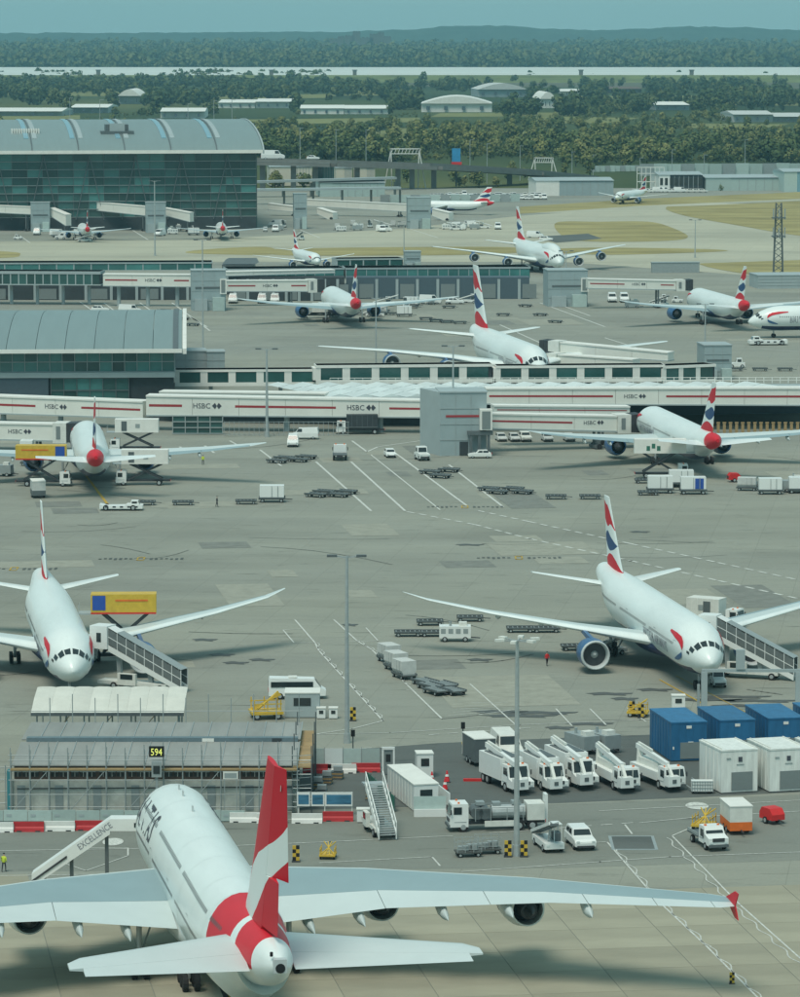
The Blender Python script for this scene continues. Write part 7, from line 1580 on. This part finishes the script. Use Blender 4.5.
def zone(n, x0, x1, y0, y1, kinds, s0, s1, dens=None):
    k = 0
    while k < n:
        px, py = rt.uniform(x0, x1), rt.uniform(y0, y1)
        if blocked(px, py) and py < 125: k += .2; continue
        spots.append((px, py, rt.choice(kinds), rt.uniform(s0, s1))); k += 1
zone(120, 440, 830, 138, 164, [0, 0, 2, 1], .6, 1.15); zone(60, 255, 470, 142, 160, [0, 1, 1, 1], .8, 1.3); zone(12, 268, 312, 176, 190, [0, 2], .5, .8); zone(9, 562, 632, 160, 178, [1, 0], .7, 1.1); zone(30, 250, 480, 128, 140, [0, 2], .6, 1.0); zone(46, 440, 830, 118, 138, [0, 2, 0, 2], .5, 1.0); zone(14, 700, 800, 186, 191, [2], .3, .45); zone(10, 400, 530, 176, 190, [0], .4, .7)
for i, (px, py, kd, s) in enumerate(spots[:300]):
    key = 'tree%d_%d' % (kd, rt.randrange(3)); p = g(px, py)
    put(key, lambda kd=kd, key=key: maketree(hash(key) % 97 if False else int(key[4]) * 10 + int(key[6]), kd), 0, 0, rt.uniform(0, 360), TL[kd] if py < 176 else ['small round tree under the viaduct or by the sheds', 'slim tree by the sheds near the taxiway', 'low bush by the perimeter sheds'][kd], 'separate trees beyond the road', at=p, z=-.3, scale=s)
# the rest of the woods as masses
def mass(name, n, gen, per, leaf, hh, wd, label, m='foliage_far'):
    tpl = [crown(50 + k, 6, per, hh, wd, leaf) for k in range(4)]; out = []; on = []; ot = []
    for i in range(n):
        x, y, s, z = gen(i); t, tn, tt = tpl[i % 4]; a = rt.uniform(0, 6.283); ca, sa = math.cos(a), math.sin(a); M = np.array([[ca, sa, 0], [-sa, ca, 0], [0, 0, 1]], dtype=np.float32)
        out.append(t @ (M * s) + np.array([x, y, z], dtype=np.float32)); on.append(tn @ M); ot.append(tt * .22 + rt.random() * .8)
    o = quads_obj(name, (np.concatenate(out), np.concatenate(on), np.concatenate(ot)), m); tag(o, label, 'wood', kind='stuff'); return o
def gen_near(i):
    while True:
        px = rt.uniform(-110, 910)
        if px < 520: a, c = rt.choice([(112, 116), (125, 127.5), (134, 137), (146, 151), (151, 160), (151, 160)]); py = rt.uniform(a, c) + 2.5 * math.sin(px * .021)
        else: py = 111 + 53 * rt.random()
        if py > 128 and -60 < px < 250: continue
        if blocked(px, py): continue
        q = math.sin(px * .045 + py * .22) + .8 * math.sin(px * .017 - py * .31 + 1.3) + .7 * math.sin(px * .11 + py * .4 + 2.2)
        if px >= 520 and q < -.5 and py < 150 and rt.random() < .75: continue
        break
    s = rt.uniform(.16, .42) if q < -.1 else rt.uniform(.4, .8) if q < .9 else rt.uniform(.75, 1.25)
    p = g(px, py); return p.x, p.y, s * (.75 if py < 140 else 1.0), -.3
mass('wood', 2750, gen_near, 26, 1.25, 11, 5.6, 'wood of mixed green trees between the road and the warehouses', 'foliage')
def gen_mid(i):
    while True:
        px, py = rt.uniform(-110, 910), rt.uniform(77, 116)
        if blocked(px, py): continue
        n_ = math.sin(px * .021 + py * .35) + math.sin(px * .053 - py * .21 + 2) * .7 + .5 * math.sin(px * .11 + py)
        if n_ < .1 and rt.random() < .93: continue
        if px > 330 and py < 87 and rt.random() < .93: continue
        break
    p = g(px, py); return p.x, p.y, rt.uniform(.6, 1.35), -.3
mass('wood', 2600, gen_mid, 20, 1.9, 12, 6.5, 'far dark wood belts around the warehouses in front of the reservoir')
def gen_far(i):
    Y_ = rt.uniform(7700, 12500); px = rt.uniform(-120, 920); return X(px, Y_), Y_, rt.uniform(1.3, 2.8), -.3 + max(0, (Y_ - 8000) / 4500 * 26)
mass('wood', 3200, gen_far, 13, 2.8, 12, 7.5, 'distant dark wood belts beyond the reservoir')
def gen_shore(i):
    px = rt.uniform(-110, 330) if i % 12 else rt.uniform(330, 910); Y_ = rt.uniform(5500, 6100); return X(px, Y_), Y_, rt.uniform(.5, 1.25 if px < 330 else .8), -.3
mass('wood', 330, gen_shore, 12, 3.2, 12, 7.0, 'dark line of trees at the foot of the reservoir bank')
# meadows
mat('meadow_grass', (0.17, 0.18, 0.075), 0.95, vary=0.4, scale=0.03, stretch=(0.3, 1, 1), spec=0.1)
for pts in ([(236, 125), (420, 122), (420, 117.5), (236, 119.5)], [(340, 141.5), (480, 140), (520, 131), (400, 128), (330, 138)], [(510, 122), (600, 124), (640, 118), (540, 116)], [(0, 120), (80, 119), (80, 115), (0, 116)], [(330, 96), (420, 95), (420, 90), (330, 91)], [(560, 99), (800, 98), (800, 95), (560, 96)], [(-20, 95), (150, 97), (190, 92), (-20, 90)], [(200, 99), (330, 98), (330, 94), (190, 95)], [(430, 117), (560, 116), (620, 112), (440, 113)], [(640, 127), (760, 129), (790, 124), (660, 123)], [(540, 146), (640, 149), (660, 144), (560, 141)], [(640, 104), (830, 106), (830, 101), (640, 101)], [(-20, 86), (120, 85), (120, 82), (-20, 82)]): sheet('meadow', pxs(pts), -.2, 'meadow_grass')
sheet('field', pxs([(330, 86), (820, 89), (820, 76.6), (330, 77)]), -.22, mat('field_soil', (0.105, 0.11, 0.075), 0.95, vary=.35, scale=.01, stretch=(.15, 1, 1), spec=.1))
# warehouse roofs
for i, (x0, x1, yt, yb, lab) in enumerate(ROOFS):
    A = g(x0, yb); s = (x1 - x0) * A.y / F; h = 5.5 if 'hangar' not in lab else 9.0; hw_ = 95.0; root = empty('warehouse', (A.x, A.y, -.3), rt.uniform(-6, 2), lab, 'warehouse')
    pale = 'castle_stone' if 'brown' in lab else ('white_panel' if 'white' in lab or 'pale' in lab else 'cargo_grey')
    rfm = 'brick_brown' if 'brown' in lab else pale; units = 1 if s < 60 or 'hangar' in lab else int(s / 35); wu = s / units
    for u in range(units):
        hh = h * rt.uniform(.8, 1.2); MB().bx(u * wu + .3, (u + 1) * wu - .3, rt.uniform(0, 6), hw_, 0, hh).build('wall', pale if rt.random() < .6 else 'bridge_grey', root)
        mb = MB(); x0_, x1_ = u * wu, (u + 1) * wu
        if 'hangar' in lab: mb.loft([[(x0_ + (x1_ - x0_) * k / 10, y, hh + .1 + 7 * math.sin(math.pi * k / 10)) for k in range(11)] + [(x1_, y, hh + .02), (x0_, y, hh + .02)] for y in (-1, hw_)])
        else: mb.add([(x0_, -1, hh + .05), (x1_, -1, hh + .05), (x1_, hw_, hh + .05), (x0_, hw_, hh + .05), (x0_, hw_ / 2, hh + 2.5), (x1_, hw_ / 2, hh + 2.5)], [(0, 1, 5, 4), (4, 5, 2, 3), (0, 4, 3), (1, 2, 5), (0, 3, 2, 1)])
        rf = mb.build('roof', rfm, root)
        for k in range(4): MB().bx(x0_ + wu * (k + .3) / 4, x0_ + wu * (k + .5) / 4, -.35, -.02, hh * .25, hh * .7).build('window', 'blue_wall', root)
# reservoir with its bank
mat('water', (0.58, 0.60, 0.55), 0.4, vary=0.16, scale=0.004, stretch=(.3, 2, 1), spec=0.5)  # whitish base colour puts the sun glint into the water itself
sheet('reservoir', [(-1500, 6215), (1500, 6215), (1900, 7660), (-1500, 7660)], 10.2, 'water')
mb = MB(); mb.prism([(-1520, 6190), (1520, 6190), (1520, 6214.9), (-1520, 6214.9)], -.4, .0); mb = MB()
mb.add([(-1600, 6150, -.34), (1600, 6150, -.34), (1600, 6212, 10.6), (-1600, 6212, 10.6), (1600, 6215, 10.6), (-1600, 6215, 10.6), (1600, 6216, 9.5), (-1600, 6216, 9.5)], [(0, 1, 2, 3), (3, 2, 4, 5), (5, 4, 6, 7)]); tag(mb.build('reservoir_bank', 'green_grass', normals=False), kind='structure')
for px in (100, 272, 580, 690, 355):
    p = g(px, 74.5); r_ = empty('reservoir_tower', (X(px, 6240), 6240, 10.25), 0, 'tiny grey valve tower standing in the reservoir edge', 'tower', 'reservoir valve towers'); MB().bx(-3, 3, -3, 3, 0, 7).build('wall', 'castle_stone', r_); MB().bx(-4, 4, -4, 4, 7.01, 8.5).build('roof', 'steel_dark', r_)
# hills: layered ridges, heights read off the skyline
def ridge(name, Y0, depth, prof, m, rough):
    mb = MB(); xs = list(range(-120, 921, 8)); rows = 7; rr_ = random.Random(5)
    def yv(px):
        for (a, b), (c, d) in zip(prof[:-1], prof[1:]):
            if a <= px <= c: t = (px - a) / (c - a); t = t * t * (3 - 2 * t); return b + (d - b) * t
        return prof[-1][1]
    rings = []
    for r_ in range(rows):
        t = r_ / (rows - 1); Y_ = Y0 + depth * t; ring = []
        for px in xs:
            top = max(1.0, gd(px, yv(px), Y0 + depth * .6).z) + rr_.uniform(-rough, rough); k = math.sin(min(1, t / .6) * math.pi / 2) ** 1.3 if t < .6 else 1 - .3 * (t - .6) / .4
            ring.append((X(px, Y_), Y_, -.36 + top * k))
        rings.append(ring)
    mb.loft(rings, cap0=False, cap1=False, closed=False); o = mb.build(name, m, smooth=True); tag(o, kind='structure'); return o
mat('hill_wood', (0.035, 0.055, 0.03), 0.95, vary=0.45, scale=0.01, stretch=(1, .5, 1), spec=0.1)
ridge('hill', 12600, 1400, [(-120, 41), (200, 41), (360, 40), (520, 43), (640, 42), (800, 44), (920, 43)], 'hill_wood', 4)
ridge('hill', 14300, 2300, [(-120, 32.5), (150, 32), (330, 31), (410, 28.5), (445, 25.5), (500, 24.6), (545, 27.5), (590, 29.5), (640, 28), (690, 25.5), (740, 26.5), (800, 29.5), (920, 30)], 'hill_wood', 3)
# castle on its mound
Yk = 11000; ks = empty('castle', (X(330, Yk), Yk, 20), 0, 'far grey stone castle with round tower on the skyline', 'castle')
for px, yt, w_ in ((330, 43, 16), (338, 40, 12), (345, 39, 18), (353, 35, 15), (361, 41, 24), (370, 37.5, 16), (378, 36, 12), (384, 40, 14)):
    x = (px - 330) * Yk / F; z = gd(px, yt - 3.0, Yk).z - 20; MB().bx(x, x + w_ * 1.4, 0, 30, 0, z).build('tower', 'castle_stone', ks)
    for k in range(3): MB().bx(x + w_ * .15 + k * w_ * .45, x + w_ * .4 + k * w_ * .45, -1, 29, z + .01, z + 2.5).build('merlon', 'castle_stone', ks)
MB().bx(-25, 165, 5, 40, 0, gd(350, 44.5, Yk).z - 20).build('curtain_wall', 'castle_stone', ks)
mb = MB(); mb.loft([[(X(358, Yk) + r_ * math.cos(a / 20 * 6.283), Yk + 20 + r_ * .6 * math.sin(a / 20 * 6.283), z) for a in range(20)] for r_, z in ((330, -.3), (240, 12), (150, 21), (20, 24))], cap0=False); tag(mb.build('castle_mound', 'hill_wood', smooth=True), kind='structure')
# the air
mb = MB(); mb.bx(-6300, 6300, -350, 17400, -1.5, 190); hz = mb.build('haze', [])
hm = bpy.data.materials.new('haze_air'); hm.use_nodes = True; n = hm.node_tree.nodes; n.remove(n['Principled BSDF']); v = n.new('ShaderNodeVolumePrincipled')
v.inputs['Density'].default_value = 5.6e-5; v.inputs['Color'].default_value = (0.42, 0.86, 1.0, 1); v.inputs['Anisotropy'].default_value = 0.0
hm.node_tree.links.new(v.outputs[0], n['Material Output'].inputs['Volume']); hz.data.materials.clear(); hz.data.materials.append(hm); tag(hz, kind='stuff')
